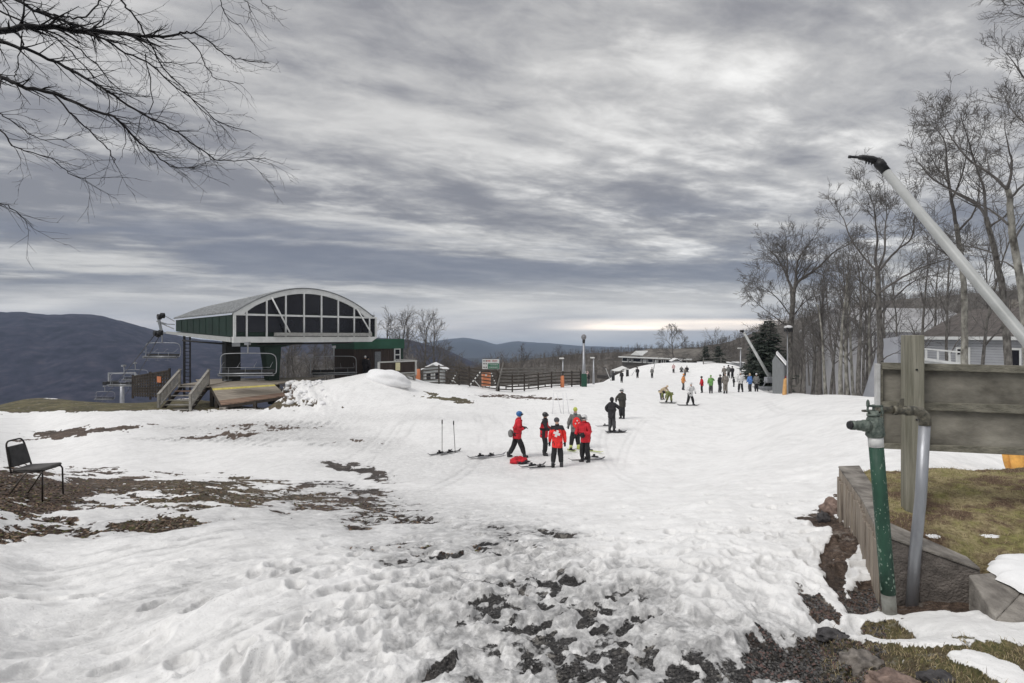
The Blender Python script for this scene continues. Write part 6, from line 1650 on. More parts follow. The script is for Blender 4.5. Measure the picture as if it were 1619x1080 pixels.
def person(foot, H, rz, label, jacket=m_redj, pants=m_blackp, helm=None, hat='helmet', pose=None, hi=False, group=None, vest=None, bootm=None, hem=.0, glove=m_glove):
    """local frame: +y is the way the person faces, z up, unit = H"""
    p = dict(lean=0.04, side=0, sl=(-.055,0.0), sr=(.055,0.0), kl=.03, kr=.03, al=(-.135,.02,.64,-.13,.12,.50), ar=(.135,.02,.64,.13,.12,.50), hz=.50, head=(0,0), crouch=0)
    if pose: p.update(pose)
    root = empty('person', foot, label, 'person', group, rz)
    h = p['hz']; ln = p['lean']; sd = p['side']
    up = lambda t: Vector((sd*t, ln*t*2.0, 0))
    torso = (.80-.50)
    def T_(t, dx=0, dy=0):  # point along the trunk, t from 0 (pelvis) to 1 (shoulder line)
        a = p.get('bend', 0.0)
        base = Vector((0, p.get('py',0), h)); v = Vector((sd*.3, math.sin(a), math.cos(a)))
        return base+v*torso*t+Vector((dx,dy+ln*t*.6,0))
    pel, wai, che, nek = T_(0), T_(.35), T_(.78), T_(1.12)
    hd_dir = Vector((p['head'][0], p['head'][1], 1)).normalized() if not p.get('bend') else Vector((p['head'][0], math.sin(p['bend'])*.8+p['head'][1], math.cos(p['bend'])*.9+.1)).normalized()
    h0 = nek+hd_dir*.045; h1 = nek+hd_dir*.095; h2 = nek+hd_dir*.135
    sl = T_(.97,-.098,0); sr = T_(.97,.098,0)
    J = [(pel,.066,.054),(wai,.064,.050),(che,.082,.060),(nek,.032,.034),(h0,.036,.042),(h1,.043,.052),(h2,.030,.038)]
    E = [(0,1),(1,2),(2,3),(3,4),(4,5),(5,6)]
    def add(q, r, fr, r2=None): J.append((q,r,r2 or r)); E.append((fr,len(J)-1)); return len(J)-1
    legs = []
    for s, st, kn in ((-1,p['sl'],p['kl']),(1,p['sr'],p['kr'])):
        hip = Vector((s*.048,p.get('py',0),h-.02)); ank = Vector((st[0],st[1],.045)); kne = hip.lerp(ank,.47)+Vector((0,kn,0))
        a = add(hip,.050,0); k = add(kne,.038,a); n_ = add(ank,.026,k); tdir = Vector((st[2] if len(st)>2 else s*.2, 1, 0)).normalized()
        add(ank+tdir*.055+Vector((0,0,-.024)),.019,n_)
        legs.append((hip,kne,ank,tdir))
    arms = []
    for s, a_, shp in ((-1,p['al'],sl),(1,p['ar'],sr)):
        elb = Vector((a_[0],a_[1],a_[2])); wr_ = Vector((a_[3],a_[4],a_[5]))
        # keep natural lengths
        elb = shp+(elb-shp).normalized()*.17; wr_ = elb+(wr_-elb).normalized()*.145
        a = add(shp,.036,2); k = add(elb,.027,a); n_ = add(wr_,.019,k)
        if not hi: add(wr_+(wr_-elb).normalized()*.05,.020,n_)
        arms.append((shp,elb,wr_))
    S_ = lambda v: v*H
    Js = [(S_(j[0]),j[1]*H,j[2]*H) for j in J]
    chin = (nek+hd_dir*.01)*H
    def asg(c):
        if (c-chin).dot(hd_dir) > 0: return 0
        return 1
    skin_mesh(Js, E, 'body', [m_skin, pants], asg, root, 1 if not hi else 2)
    # jacket
    hemz = .43-hem
    JJ = [(T_(0,0,0)+Vector((0,0,-.085-hem)),.128,.104),(T_(.10),.118,.096),(T_(.45),.104,.083),(T_(.80),.110,.086),(T_(1.0),.070,.062),(T_(1.13),.045,.045)]
    EE = [(0,1),(1,2),(2,3),(3,4),(4,5)]
    for (shp,elb,wr_) in arms:
        JJ.append((shp,.055,.055)); EE.append((3,len(JJ)-1)); JJ.append((shp.lerp(elb,.55),.050,.050)); EE.append((len(JJ)-2,len(JJ)-1)); JJ.append((elb,.045,.045)); EE.append((len(JJ)-2,len(JJ)-1)); JJ.append((wr_,.034,.034)); EE.append((len(JJ)-2,len(JJ)-1))
    JJ = [(j[0]*H,j[1]*H,j[2]*H) for j in JJ]
    mats_ = [jacket]; fn = None
    if vest:
        mats_ = [jacket, vest]; shz = T_(.90).z*H
        if p.get('yoke'): fn = lambda c: 1 if (c.z > shz-.02*H) else 0
        else: fn = lambda c: 1 if (abs(c.x) > .088*H) else 0
        if p.get('yoke2'): fn = lambda c: 1 if (c.z > shz-.02*H or abs(c.x) > .105*H) else 0
    skin_mesh(JJ, EE, 'jacket', mats_, fn, root, 1 if not hi else 2, 1)
    # collar
    # trouser legs, a little loose
    PJ = []; PE = []
    PJ.append((T_(-.02),.074,.062))
    for hip,kne,ank,td in legs:
        i = len(PJ); PJ.append((hip,.060,.060)); PE.append((0,i)); PJ.append((kne,.060,.062)); PE.append((i,i+1)); PJ.append((ank.lerp(kne,.10),.050,.050)); PE.append((i+1,i+2))
    skin_mesh([(j[0]*H,j[1]*H,j[2]*H) for j in PJ], PE, 'ski_pants', [pants], None, root, 2 if hi else 1)
    for hip,kne,ank,td in legs:
        b = MB(); a = ank*H; td = Vector(td)
        b.tube([a+Vector((0,-.012,.07))*H, a+Vector((0,-.008,.02))*H, a+Vector((0,0,-.01))*H, a+Vector((0,0,-.04))*H],[.036*H,.037*H,.038*H,.038*H],10)
        b.tube([a+Vector((0,0,-.022))*H-td*.03*H, a+td*.03*H+Vector((0,0,-.018))*H, a+td*.075*H+Vector((0,0,-.024))*H],[.030*H,.031*H,.022*H],10)
        b.build('ski_boot', bootm or m_boot, root)
    # head wear
    hc = (nek+hd_dir*.088)*H
    Rq = hd_dir.to_track_quat('Z','Y').to_matrix() if abs(hd_dir.x)+abs(hd_dir.y) > .02 else Matrix.Identity(3)
    hm = helm or m_blkj
    b = MB()
    if hat == 'helmet':
        b.ell(hc+hd_dir*.012*H,(.058*H,.068*H,.060*H),0,18,12,R=Rq); 
        b.tube([hc+Vector((-.054,-.005,-.02))*H,hc+Vector((-.054,-.005,-.042))*H],[.022*H,.018*H],8); b.tube([hc+Vector((.054,-.005,-.02))*H,hc+Vector((.054,-.005,-.042))*H],[.022*H,.018*H],8)
        b.build('helmet', hm, root)
        b = MB(); b.tube([hc+Vector(v)*H for v in ((-.052,.028,.004),(-.03,.062,.002),(0,.072,.0),(.03,.062,.002),(.052,.028,.004))],.017*H,8); b.build('goggles',m_dsteel,root)
    elif hat == 'hood':
        b.ell(hc+Vector((0,-.012,-.004))*H,(.060*H,.064*H,.072*H),0,16,12,R=Rq); b.build('hood', hm, root)
    else:
        b.ell(hc+hd_dir*.018*H,(.052*H,.058*H,.056*H),0,16,10,R=Rq); b.build('knit_hat', hm, root)
    if hi:
        b = MB(); b.tube([(nek-hd_dir*.012)*H,(nek+hd_dir*.028)*H],[.045*H,.042*H],14); b.build('collar', vest or jacket, root)
        for s,(shp,elb,wr_) in zip((-1,1),arms):
            d = (wr_-elb).normalized(); b = MB(); w_ = wr_*H; side = d.cross(Vector((0,0,1)))
            if side.length < .1: side = Vector((0,1,0))
            side.normalize(); nrm = side.cross(d).normalized()
            b.tube([w_-d*.02*H,w_+d*.012*H],[.026*H,.025*H],10)
            b.ell(w_+d*.030*H,(.022*H,.012*H,.030*H),0,10,8,R=M3(side,nrm,d))
            for k,(o_,L_) in enumerate(((-.016,.036),(-.0055,.042),(.0055,.040),(.016,.031))):
                q = w_+d*.048*H+side*o_*H; b.tube([q,q+d*L_*.5*H-nrm*.003*H,q+d*L_*.8*H-nrm*.012*H,q+d*L_*.85*H-nrm*.020*H],[.0062*H,.006*H,.0052*H,.004*H],6)
            q = w_+d*.018*H-side*.018*H; b.tube([q,q-side*.016*H+d*.014*H,q-side*.018*H+d*.030*H-nrm*.008*H],[.0075*H,.0065*H,.005*H],6)
            b.build('glove', glove, root)
        # face: nose, mouth, ears hinted on the bare skin
        b = MB(); f0 = hc+Vector((0,.052,-.024))*H; b.ell(f0,(.008*H,.012*H,.012*H),0,8,6); b.build('nose',m_skin,root)
        b = MB(); b.ell(hc+Vector((0,.046,-.045))*H,(.014*H,.006*H,.004*H),0,8,6); b.build('mouth',mat('lips',(.35,.14,.12),.5),root)
    return root
def child_part(root, mb, name, m, bevel=0): return mb.build(name, m, root, bevel)
def ski_pair_worn(root, H, sl, sr, m, L=1.65, ang=0):
    for s in (sl, sr):
        b = MB(); R = Matrix.Rotation(ang,3,'Z'); c = Vector((s[0]*H, s[1]*H+.05, .012))
        b.box(c,(.085,L-.2,.014),R=R)
        e = R @ Vector((0,1,0)); tip = c+e*(L-.2)/2
        b.beam(tip-e*.01,tip+e*.14+Vector((0,0,.06)),.08,.012); b.build('ski', m, root)
def face(dx, dy): return math.atan2(-dx, dy)     # rotation so that +y points to (dx,dy)
def fp(px, py, **k): 
    g = S(px,py,**k); return g
grp = 'ski patrollers talking on the snow'
# 1 blue helmet, striding, facing right
f = fp(817,723); r1 = person(f, 1.84, face(1,.15), 'striding person in a red jacket with a blue helmet, grey pack at the waist', m_redj, m_blackp, mat('blue_helmet',(.03,.13,.33),.35), pose=dict(sl=(-.05,-.16),sr=(.05,.16),kl=.03,kr=.02,lean=.08,al=(-.12,.02,.66,-.09,.12,.62),ar=(.12,.02,.66,.09,.13,.62),hz=.48), hi=True, group=grp)
b = MB(); b.ell((0,-.24,.93),(.15,.10,.16),0,14,10,jit=.2,seed=3); b.beam((-.16,-.15,1.0),(.16,-.15,1.0),.03,.05); b.build('waist_pack',m_grj,r1)
b = MB(); b.tube([(-.17,-.12,.96),(-.19,.02,.96),(-.10,.17,.95),(.10,.17,.95),(.19,.02,.96),(.17,-.12,.96)],.022,6); b.build('waist_belt',m_blkj,r1)
# 2 grey black helmet
f = fp(860,720); person(f, 1.72, face(1,-.2), 'person in a black and red jacket and black helmet, right of the striding one', m_redj, m_blackp, mat('black_helmet',(.035,.035,.037),.3), pose=dict(sl=(-.05,0),sr=(.05,.03),ar=(.14,.06,.66,.10,.16,.60),al=(-.14,.04,.66,-.10,.15,.60),yoke2=1), hi=True, group=grp, vest=m_blkj)
# 3 white cross on the back
f = fp(881,738); r3 = person(f, 1.74, face(.05,1), 'person seen from behind in a bright red jacket with a white cross on the back', m_redb, m_blackp, mat('grey_black_hat',(.06,.06,.065),.6), hat='knit', pose=dict(sl=(-.085,0),sr=(.085,0),al=(-.14,.01,.64,-.15,.05,.50),ar=(.15,.0,.64,.155,.04,.48),yoke=1,head=(-.1,.05)), hi=True, group=grp, vest=m_blkj, hem=.03)
Hh = 1.74; m_cr = mat('white_patch',(.72,.70,.69),.6,var=.05); b = MB()
R = Matrix.Rotation(rad(20),3,'Y'); yb = -.118*Hh*1.0
for w_,h_ in ((.24,.085),(.085,.24)): b.box((-.02,-.168-.004*(w_>.1),1.20),(w_,.022,h_),R=R)
b.build('white_cross',m_cr,r3,.004)
# 4 yellow green helmet, back to us
f = fp(910,710); r4 = person(f, 1.76, face(-.1,1), 'person with a yellow green hat and a red pack with crosses over a grey jacket', m_grj, m_blackp, mat('yellow_green_hat',(.46,.52,.10),.5), hat='knit', pose=dict(sl=(-.12,-.03),sr=(.07,.02),al=(-.15,.02,.66,-.15,.1,.55),ar=(.15,.02,.66,.15,.1,.55)), hi=True, group=grp, bootm=mat('lime_boot',(.50,.55,.18),.5))
b = MB(); b.ell((0,-.19,1.13),(.17,.11,.24),0,18,12); b.ell((0,-.26,1.03),(.13,.08,.12),0,14,8); b.build('backpack',m_redb,r4)
b = MB()
for cx_,cz__ in ((-.07,1.12),(.08,1.14),(.0,1.24)):
    b.box((cx_,-.315,cz__),(.07,.02,.022)); b.box((cx_,-.318,cz__),(.022,.02,.07))
b.build('crosses',m_cr,r4)
# 5 white helmet
f = fp(926,730); r5 = person(f, 1.76, face(-.7,-.6), 'person with a white helmet and red jacket, rightmost of the red group', m_redj, m_blackp, mat('white_helmet',(.62,.62,.62),.3), pose=dict(sl=(-.06,-.02),sr=(.08,.02),al=(-.17,.05,.66,-.08,.14,.62),ar=(.19,.04,.66,.16,.14,.56),yoke2=0,lean=.06), hi=True, group=grp)
b = MB(); b.ell((.0,.17,1.0),(.13,.06,.10),0,12,8); b.build('chest_pack',m_blkj,r5)
# dark pair
f = fp(967,682); person(f, 1.74, face(.5,.7), 'person in dark clothes with a pointed hood, standing by a snowboard', m_blkj, m_pgr, m_blkj, 'hood', pose=dict(sl=(-.06,0),sr=(.07,.02),hz=.5,al=(-.17,-.02,.66,-.16,.08,.56),ar=(.16,.08,.70,.12,.22,.66)), hi=True, group='dark clad snowboarders', hem=.05)
f = fp(984,662); person(f, 1.75, face(-.6,-.6), 'dark clad person with a pale helmet facing the hooded one', cloth('charcoal_jacket',(.045,.042,.036)), m_blackp, mat('pale_helmet',(.45,.46,.46),.35), pose=dict(sl=(-.05,0),sr=(.05,.02),ar=(.17,.06,.68,.12,.18,.60),al=(-.14,.08,.68,-.10,.20,.64)), hi=True, group='dark clad snowboarders', hem=.05)
# boards
def board(name, a, b_, w, m, label, cat, group=None, th=.02, bind=None, kick=.05, bm=None):
    """a,b tips on the snow"""
    a = Vector(a); b_ = Vector(b_); c = (a+b_)/2; d = (b_-a); L = d.length; d.normalize()
    r = empty(name, c, label, cat, group); mb = MB(); sd = d.cross(Vector((0,0,1))).normalized(); n = 10
    prev = None
    for i in range(n+1):
        t = i/n; q = a+d*L*t; e = min(t,1-t); w2 = w/2*(min(1,(e/.10))**.5 if e < .10 else 1)+.006; z = kick*max(0,(.10-e)/.10)**1.5 + .012
        cur = [q+sd*w2+Vector((0,0,z)),q-sd*w2+Vector((0,0,z)),q-sd*w2+Vector((0,0,z+th)),q+sd*w2+Vector((0,0,z+th))]
        if prev: mb.hexa([prev[0],prev[1],cur[1],cur[0],prev[3],prev[2],cur[2],cur[3]])
        prev = cur
    part(mb,'deck' if w > .15 else 'ski_base',m,r)
    if bind:
        for t in bind:
            mb = MB(); q = a+d*L*t+Vector((0,0,.045)); ww = max(w*.8,.09)
            mb.box(q,(.16 if w>.15 else .26,ww,.05),R=M3(d,sd,Vector((0,0,1))))
            mb.box(q+Vector((0,0,.05))-d*.04,(.05,ww*.9,.08),R=M3(d,sd,Vector((0,0,1)))); part(mb,'binding',bm or m_dsteel,r)
    return r
def gp2(px, py, dz=0.03): 
    g = S(px,py); g.z += dz; return g
m_ski = mat('black_ski',(.025,.025,.028),.35,var=.3); m_skw = mat('grey_ski',(.20,.20,.22),.35); m_lime = mat('lime_ski',(.42,.48,.10),.4)
board('snowboard', gp2(956,684), gp2(991,683.5), .28, m_ski, 'dark snowboard lying at the feet of the hooded person', 'snowboard', bind=(.3,.7))
sg = 'skis lying on the snow'
for (a,b_,m,lb) in (((676,723),(715,716),m_ski,'near one of the left pair of skis beside the upright poles'),((693,722.5),(729,714.5),m_ski,'ski of the left pair lying farther right by the second pole'),
    ((738,727.5),(781,721),m_ski,'black ski pointing at the striding person'),((752,727),(800,719.5),m_skw,'grey ski lying behind the black one, reaching the striding foot'),
    ((820,741),(863,735),m_ski,'ski with its tip up just left of the person with the cross'),((832,742.5),(879,738.5),m_ski,'front ski reaching under the person with the cross'),
    ((898,729),(956,726),m_ski,'dark ski under the person with the white helmet'),((925,722),(957,726),m_skw,'short seen grey ski right of the white helmeted person')):
    board('ski', gp2(*a), gp2(*b_), .085, m, lb, 'ski', sg, .014, (.5,), .08)
board('ski', gp2(897,712.5), gp2(911,715), .085, m_lime, 'lime ski tip at the foot of the yellow hatted person', 'ski', sg, .014, (.5,))
board('ski', gp2(912,710.5), gp2(954,717), .085, m_lime, 'lime green ski pointing away behind the white helmeted person', 'ski', sg, .014, (.5,))
board('ski', gp2(941,675), gp2(974,674), .085, m_ski, 'dark ski behind the feet of the hooded person', 'ski', sg, .014, (.5,))
def ski_pole(px,py,h,label,tilt=0):
    g = S(px,py); r = empty('ski_pole', g, label, 'ski pole', 'upright ski poles'); t = g+Vector((tilt,0,h))
    b = MB(); b.tube([g-Vector((0,0,.1)),t],[.010,.013],8); part(b,'shaft',m_dsteel,r)
    b = MB(); b.tube([t-Vector((0,0,.02)),t+Vector((0,0,.04)),t+Vector((0,0,.14))],[.02,.026,.020],8); part(b,'grip',m_black,r)
    b = MB(); q = g.lerp(t,.06); b.tube([q,q+Vector((0,0,.015))],[.055,.02],10); part(b,'basket',m_black,r)
ski_pole(699,720,1.18,'left upright ski pole, exactly vertical'); ski_pole(720,717,1.10,'right upright ski pole, leaning slightly left',-.07)
# red bag
g = S(820,732); rb_ = empty('red_bag', g, 'crumpled red and black bag on the snow behind the striding person', 'bag')
b = MB(); b.ell(g+Vector((0,0,.10)),(.30,.20,.15),0,20,14,jit=.5,seed=6); part(b,'bag_body',m_redj,rb_)
b = MB(); b.ell(g+Vector((.12,-.08,.06)),(.24,.14,.09),0,14,10,jit=.5,seed=9); b.tube([g+Vector((-.3,0,.1)),g+Vector((-.1,-.05,.26)),g+Vector((.2,0,.12))],.014,6); part(b,'bag_flap',m_blkj,rb_)
# mid distance
bend = lambda a, **k: dict(bend=a, py=-.10, hz=.44, al=(-.12,.30,.40,-.10,.34,.26), ar=(.12,.30,.40,.10,.34,.26), **k)
f = fp(1091,640,dmin=15); person(f, 1.72, face(.3,-1), 'person in a white top and black pants, legs apart on a snowboard', m_whj, m_blackp, m_whj, 'knit', pose=dict(sl=(-.16,0),sr=(.14,0),kl=.03,kr=.03,lean=.1,hz=.44,al=(-.16,.08,.6,-.12,.2,.5),ar=(.16,.08,.6,.12,.2,.5)))
board('snowboard', gp2(1070,641.5), gp2(1106,642), .27, m_pgr, 'snowboard under the person in the white top', 'snowboard', bind=None)
f = fp(1058,636,dmin=15); person(f, 1.6, face(-.8,-.5), 'person in olive bending down over a snowboard', m_olv, m_olv, m_blkj, 'helmet', pose=bend(1.45,sl=(-.14,0),sr=(.16,0)))
board('snowboard', gp2(1042,637.5), gp2(1070,637.5), .27, m_ski, 'snowboard under the bending person in olive', 'snowboard')
f = fp(1047,632,dmin=15); person(f, 1.55, face(.6,-.6), 'stooping person in a tan jacket behind the one in olive', m_tan, m_pgr, m_tan, 'knit', pose=bend(1.0,sl=(-.10,0),sr=(.10,0)))
far = [
 (1080,617,1.70,m_orj,m_pgr,m_orj,'knit',face(.6,-.5),'person in an orange jacket standing alone above the bending pair',dict(sl=(-.03,-.05),sr=(.05,.06))),
 (1110,621,1.55,m_redj,m_blackp,m_blackp,'helmet',face(-1,.1),'person in a red jacket, leftmost of the far queue',None),
 (1124,622,1.65,m_gnj,m_pgr,m_gnj,'knit',face(.2,1),'person in a green jacket beside the red one',dict(ar=(.16,.1,.72,.2,.24,.7))),
 (1138,620,1.65,m_blkj,m_pgr,m_grj,'helmet',face(.5,-.8),'person in a dark jacket right of the green one',dict(sl=(-.07,0),sr=(.07,0))),
 (1147,622,1.86,m_camo,m_camo,m_camo,'knit',face(0,1),'tallest of the far queue, in grey brown, next to the dark jacket',None),
 (1160,612,1.00,m_blkj,m_blackp,m_blackp,'hood',face(1,0),'small child in black standing a little apart',None),
 (1171,620,1.85,m_whj,m_blackp,m_whj,'knit',face(.1,1),'person in a pale grey jacket and black pants, left of the blue one',dict(sl=(-.09,0),sr=(.09,0))),
 (1186,619,1.68,m_blj,m_pgr,m_tan,'knit',face(-.4,1),'person in a blue jacket',dict(sl=(-.05,0),sr=(.08,.03))),
 (1196,619,1.72,m_grj,m_blackp,m_whj,'knit',face(.2,1),'person in a grey jacket right of the blue one',None),
 (1145,599,1.6,m_camo,m_blackp,m_camo,'knit',face(0,1),'far person in brown seen over the tallest one',None),
 (1152,597,1.6,m_grj,m_blackp,m_blackp,'helmet',face(0,1),'far small person in grey higher up the slope',None),
 (1158,598,1.5,m_blkj,m_blackp,m_blackp,'helmet',face(0,1),'far small person in black higher up the slope',None),
 (983,605,1.4,m_blkj,m_blackp,m_blackp,'helmet',face(0,1),'tiny dark person on the snow below the white canopy',None),
 (1008,598,1.5,m_blkj,m_blackp,m_blackp,'helmet',face(0,1),'tiny dark person by the lodge terrace',None),
 (1031,598,1.5,m_grj,m_blackp,m_grj,'knit',face(0,1),'tiny grey person at the foot of the snow mound',None),
 (1065,590,1.5,m_pink,m_pgr,m_whj,'knit',face(0,1),'tiny pale person on the snow mound',None),
 (931,600,1.35,m_blkj,m_pgr,m_blackp,'helmet',face(-1,0),'child in black right of the tall lamp pole',None),
 (926,601,1.45,m_pink,m_pgr,m_whj,'knit',face(-.5,-1),'child in a pinkish white jacket beside the tall lamp pole',dict(al=(-.18,.03,.85,-.16,.05,1.0))),
 (1083,595,1.3,m_camo,m_blackp,m_camo,'knit',face(.5,1),'tiny person in brown walking on the slope above the orange one',None)]
for px,py,H,j,pt,hm,ht,rz,lb,ps in far:
    f = fp(px,py,dmin=25); ps = dict(ps or {}); person(f, H, rz, lb, j, pt, hm, ht, pose=ps, group='skiers waiting far up the slope')
for px,lb in ((1077.5,'person in grey sitting on the snow mound'),(1086,'person in black sitting beside the grey one')):
    f = fp(px,588,dmin=60); person(f, 1.6, face(-.3,-1), lb, m_grj if px<1080 else m_blkj, m_blackp, m_whj if px<1080 else m_blackp, 'knit', pose=dict(hz=.12,sl=(-.10,.36),sr=(.10,.36),kl=.0,kr=.0,bend=.15,al=(-.14,.0,.3,-.16,.1,.2),ar=(.14,0,.3,.16,.1,.2)), group='skiers waiting far up the slope')
# lift operators in the shade under the terminal
for px,py,d,rz,lb,hm in ((577,596,46.5,face(.2,1),'lift attendant in black with a pale hat under the terminal, close to the silver frame',m_whj),(583,597,47.5,face(-1,.2),'second lift attendant in black beside the one with the pale hat',m_blkj),(598,590,49.4,face(1,.1),'attendant in black standing at the hut wall right of the door',m_camo)):
    f = P(px,py,d); person(f, 1.75, rz, lb, m_blkj, m_blackp, hm, 'knit', group='lift attendants')
    
# person in orange pants behind the notice board
f = S(1606,766,dmin=5); rO = person(f, 1.72, face(-1,-.2), 'person in orange ski pants mostly hidden behind the notice board, only legs showing', m_grj, m_orp, m_blkj, 'knit', pose=dict(sl=(-.05,.03),sr=(.06,-.06)), bootm=mat('navy_boot',(.02,.02,.05),.5), hi=True)
board('ski', gp2(1583,765,.06), gp2(1650,765,.06), .10, mat('orange_red_ski',(.70,.16,.08),.4), 'orange red ski on the snow by the orange pants', 'ski', sg, .02)
# white frame added in place of faint see-through people
wf = empty('ghost_frame', G(886,37), 'faint white four legged marker frame in place of see-through people on the snow', 'ghost')
m_pw = mat('offwhite_plastic',(.74,.74,.75),.6,var=.05)
for x0_,x1_ in ((875,873),(880,887),(890,890),(895,899)):
    b = MB(); d=35.4; b.tube([Vector((P(x0_,618,d).x,d,-3.5)),Vector((P(x1_,645,d).x,d-.3,gz(P(x1_,645,d).x,d)-.05))],.028,6); part(b,'leg',m_pw,wf)
b = MB(); b.beam(P(874,618,35.4),P(896,618,35.4),.03,.03); part(b,'crossbar',m_pw,wf)
HAZE=True
# ================================================================== camera, sky, light, haze
cam = bpy.data.cameras.new('camera'); co = bpy.data.objects.new('camera', cam); COL.objects.link(co)
co.location = (0,0,0); co.rotation_euler = (rad(90),0,0)
cam.sensor_width = 36; cam.lens = FP/1619*36; cam.clip_start = .05; cam.clip_end = 60000
cam.shift_y = -(540-HZ)/1619.0
bpy.context.scene.camera = co

w = bpy.data.worlds.new('World'); bpy.context.scene.world = w; w.use_nodes = True
nt = w.node_tree; L = nt.links.new; nt.nodes.clear()
out = nd(nt,'ShaderNodeOutputWorld'); bg = nd(nt,'ShaderNodeBackground'); L(bg.outputs[0], out.inputs[0])
bg.inputs['Strength'].default_value = .1
SUN_EL, SUN_AZ = 50, 236
sky = nd(nt,'ShaderNodeTexSky', sky_type='NISHITA', sun_disc=False); sky.sun_elevation = rad(SUN_EL); sky.sun_rotation = rad(SUN_AZ)
tc = nd(nt,'ShaderNodeTexCoord'); sep = nd(nt,'ShaderNodeSeparateXYZ'); L(tc.outputs['Generated'], sep.inputs[0])
def M_(op, a, b=None, c=None, clamp=False):
    n = nd(nt,'ShaderNodeMath', operation=op); n.use_clamp = clamp
    for i, q in enumerate((a,b,c)):
        if q is None: continue
        if isinstance(q,(int,float)): n.inputs[i].default_value = q
        else: L(q, n.inputs[i])
    return n.outputs[0]
X, Y, Z = sep.outputs
zp = M_('MAXIMUM', Z, 0.0)
def comb(a,b,c):
    n = nd(nt,'ShaderNodeCombineXYZ')
    for i,q in enumerate((a,b,c)):
        if isinstance(q,(int,float)): n.inputs[i].default_value = q
        else: L(q, n.inputs[i])
    return n.outputs[0]
def NZ(vec, s, det=6.0, r=.55, dist=0.0):
    n = nd(nt,'ShaderNodeTexNoise', Scale=s, Detail=det, Roughness=r, Distortion=dist); L(vec, n.inputs['Vector']); return n.outputs['Fac']
def MR(v, a, b, c, d, smooth=True):
    n = nd(nt,'ShaderNodeMapRange'); n.interpolation_type = 'SMOOTHSTEP' if smooth else 'LINEAR'
    L(v, n.inputs[0])
    for i,q in enumerate((a,b,c,d)): n.inputs[i+1].default_value = q
    return n.outputs[0]
def MX(f, a, b, typ='MIX'):
    n = nd(nt,'ShaderNodeMix', data_type='RGBA', blend_type=typ)
    for k,q in ((0,f),(6,a),(7,b)):
        if isinstance(q,tuple): n.inputs[k].default_value = (*q,1)
        elif isinstance(q,(int,float)): n.inputs[k].default_value = q
        else: L(q, n.inputs[k])
    return n.outputs[2]
# cloud sheet: direction projected on a flat layer
den = M_('ADD', zp, .075)
cu = M_('DIVIDE', X, den); cv = M_('DIVIDE', Y, den)
# streets run from far left-low to near right-high
rc, rs_ = math.cos(rad(24)), math.sin(rad(24))
su = M_('ADD', M_('MULTIPLY', cu, rc), M_('MULTIPLY', cv, rs_)); sv = M_('SUBTRACT', M_('MULTIPLY', cv, rc), M_('MULTIPLY', cu, rs_))
v1 = comb(M_('MULTIPLY', su, .50), M_('MULTIPLY', sv, .98), 5.2)
v2 = comb(M_('MULTIPLY', su, 1.35), M_('MULTIPLY', sv, 1.9), 11.2)
big = NZ(v1, .8, 5.0, .5, .5); mid = NZ(v1, 2.3, 7.0, .55, .45); fin = NZ(v2, 3.0, 7.0, .6, .3)
tex = M_('ADD', M_('ADD', M_('MULTIPLY', big, .44), M_('MULTIPLY', mid, .34)), M_('MULTIPLY', fin, .22))
cl = MR(tex, .40, .60, 0, 1)
puff = MR(M_('ADD', M_('MULTIPLY', mid,.6), M_('MULTIPLY', fin,.4)), .50, .72, 0, 1)
# low banks of stratus near the horizon
ax = M_('DIVIDE', X, M_('MAXIMUM', Y, .2))
el = M_('DIVIDE', Z, M_('MAXIMUM', Y, .2))
vb = comb(M_('MULTIPLY', ax, 1.3), M_('MULTIPLY', el, 11.0), 0.7)
band = NZ(vb, 1.25, 6.0, .55, .25)
lowf = MR(el, .02, .25, 1, 0)
dark = MX(cl, (1.62,1.62,1.78), (4.3,4.22,4.18))
bright = MX(M_('MULTIPLY', puff, MR(ax, -.5, .6, .15, .75)), dark, (8.0,7.9,7.8))
# region around (el .14) left: slate band
bd = M_('MULTIPLY', MR(band, .44, .60, 0, 1), MR(el, .05, .11, 0, 1))
bd = M_('MULTIPLY', bd, MR(el, .17, .27, 1, 0))
c2 = MX(M_('MULTIPLY', bd, .85), bright, (1.15,1.24,1.6))
# pale strip between bank and horizon
hz1 = MX(MR(band, .40, .62, 0, 1), (3.4,3.4,3.55), (6.0,5.85,5.7))
c3 = MX(MR(el, .035, .105, 1, 0), c2, hz1)
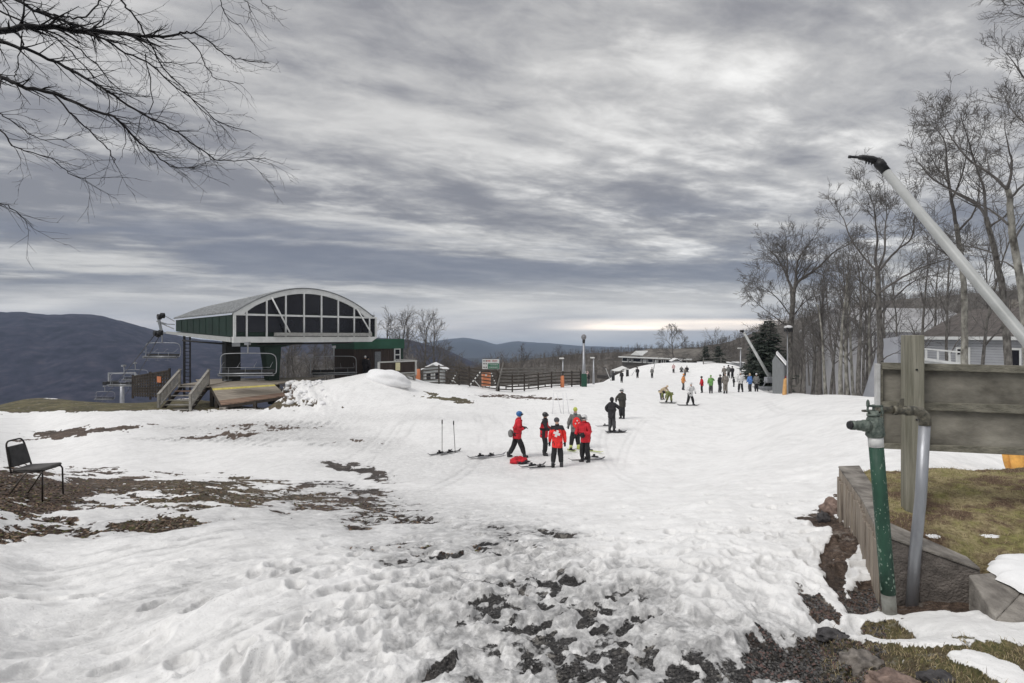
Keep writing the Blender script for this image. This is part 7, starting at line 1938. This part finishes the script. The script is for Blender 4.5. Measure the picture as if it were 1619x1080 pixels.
# warm slit right of centre
slit = M_('MULTIPLY', MR(el, .008, .016, 0, 1), MR(el, .022, .034, 1, 0))
slit = M_('MULTIPLY', slit, MR(ax, .02, .2, .12, 1))
c4 = MX(M_('MULTIPLY', slit, MR(NZ(vb, 2.0, 4.0), .35, .6, .35, .95)), c3, (24,20,16))
c5 = MX(MR(el, -.03, .012, .85, 0), c4, (2.3,2.9,3.6))
zen = MR(Z, .50, .85, 1.0, 2.1)
c6 = MX(1.0, c5, comb(zen,zen,zen), 'MULTIPLY')
gf = MR(Z, -.08, -.02, 1, 0)
c7 = MX(gf, c6, (1.2,1.2,1.25))
fin_ = MX(.93, sky.outputs[0], MX(1.0, c7, (1.12,1.12,1.10), 'MULTIPLY'))
L(fin_, bg.inputs['Color'])

sl = bpy.data.lights.new('sun','SUN'); sl.energy = SUN_E = 1.3; sl.angle = rad(24); sl.color = (1,.975,.94)
so = bpy.data.objects.new('sun', sl); COL.objects.link(so)
# Nishita sun_rotation is clockwise from +Y seen from above
a = rad(SUN_AZ); e = rad(SUN_EL)
sd = Vector((math.sin(a)*math.cos(e), math.cos(a)*math.cos(e), math.sin(e)))
so.rotation_euler = sd.to_track_quat('Z','Y').to_euler()

if HAZE:
    hb = MB(); hb.box((0,0,-70),(20900,20900,600))
    hm = bpy.data.materials.new('haze'); hm.use_nodes = True; hm.node_tree.nodes.clear()
    ho = hm.node_tree.nodes.new('ShaderNodeOutputMaterial'); hv = hm.node_tree.nodes.new('ShaderNodeVolumePrincipled')
    hv.inputs['Color'].default_value = (.62,.76,1.0,1); hv.inputs['Density'].default_value = 8.0e-5; hv.inputs['Anisotropy'].default_value = .2
    hm.node_tree.links.new(hv.outputs[0], ho.inputs['Volume'])
    tag(hb.build('haze', hm), kind='stuff')
sc_ = bpy.context.scene
sc_.view_settings.view_transform = 'Standard'; sc_.view_settings.look = 'None'; sc_.view_settings.exposure = 0.44; sc_.view_settings.gamma = 1
sc_.cycles.max_bounces = 6; sc_.cycles.volume_bounces = 1; sc_.cycles.use_denoising = True
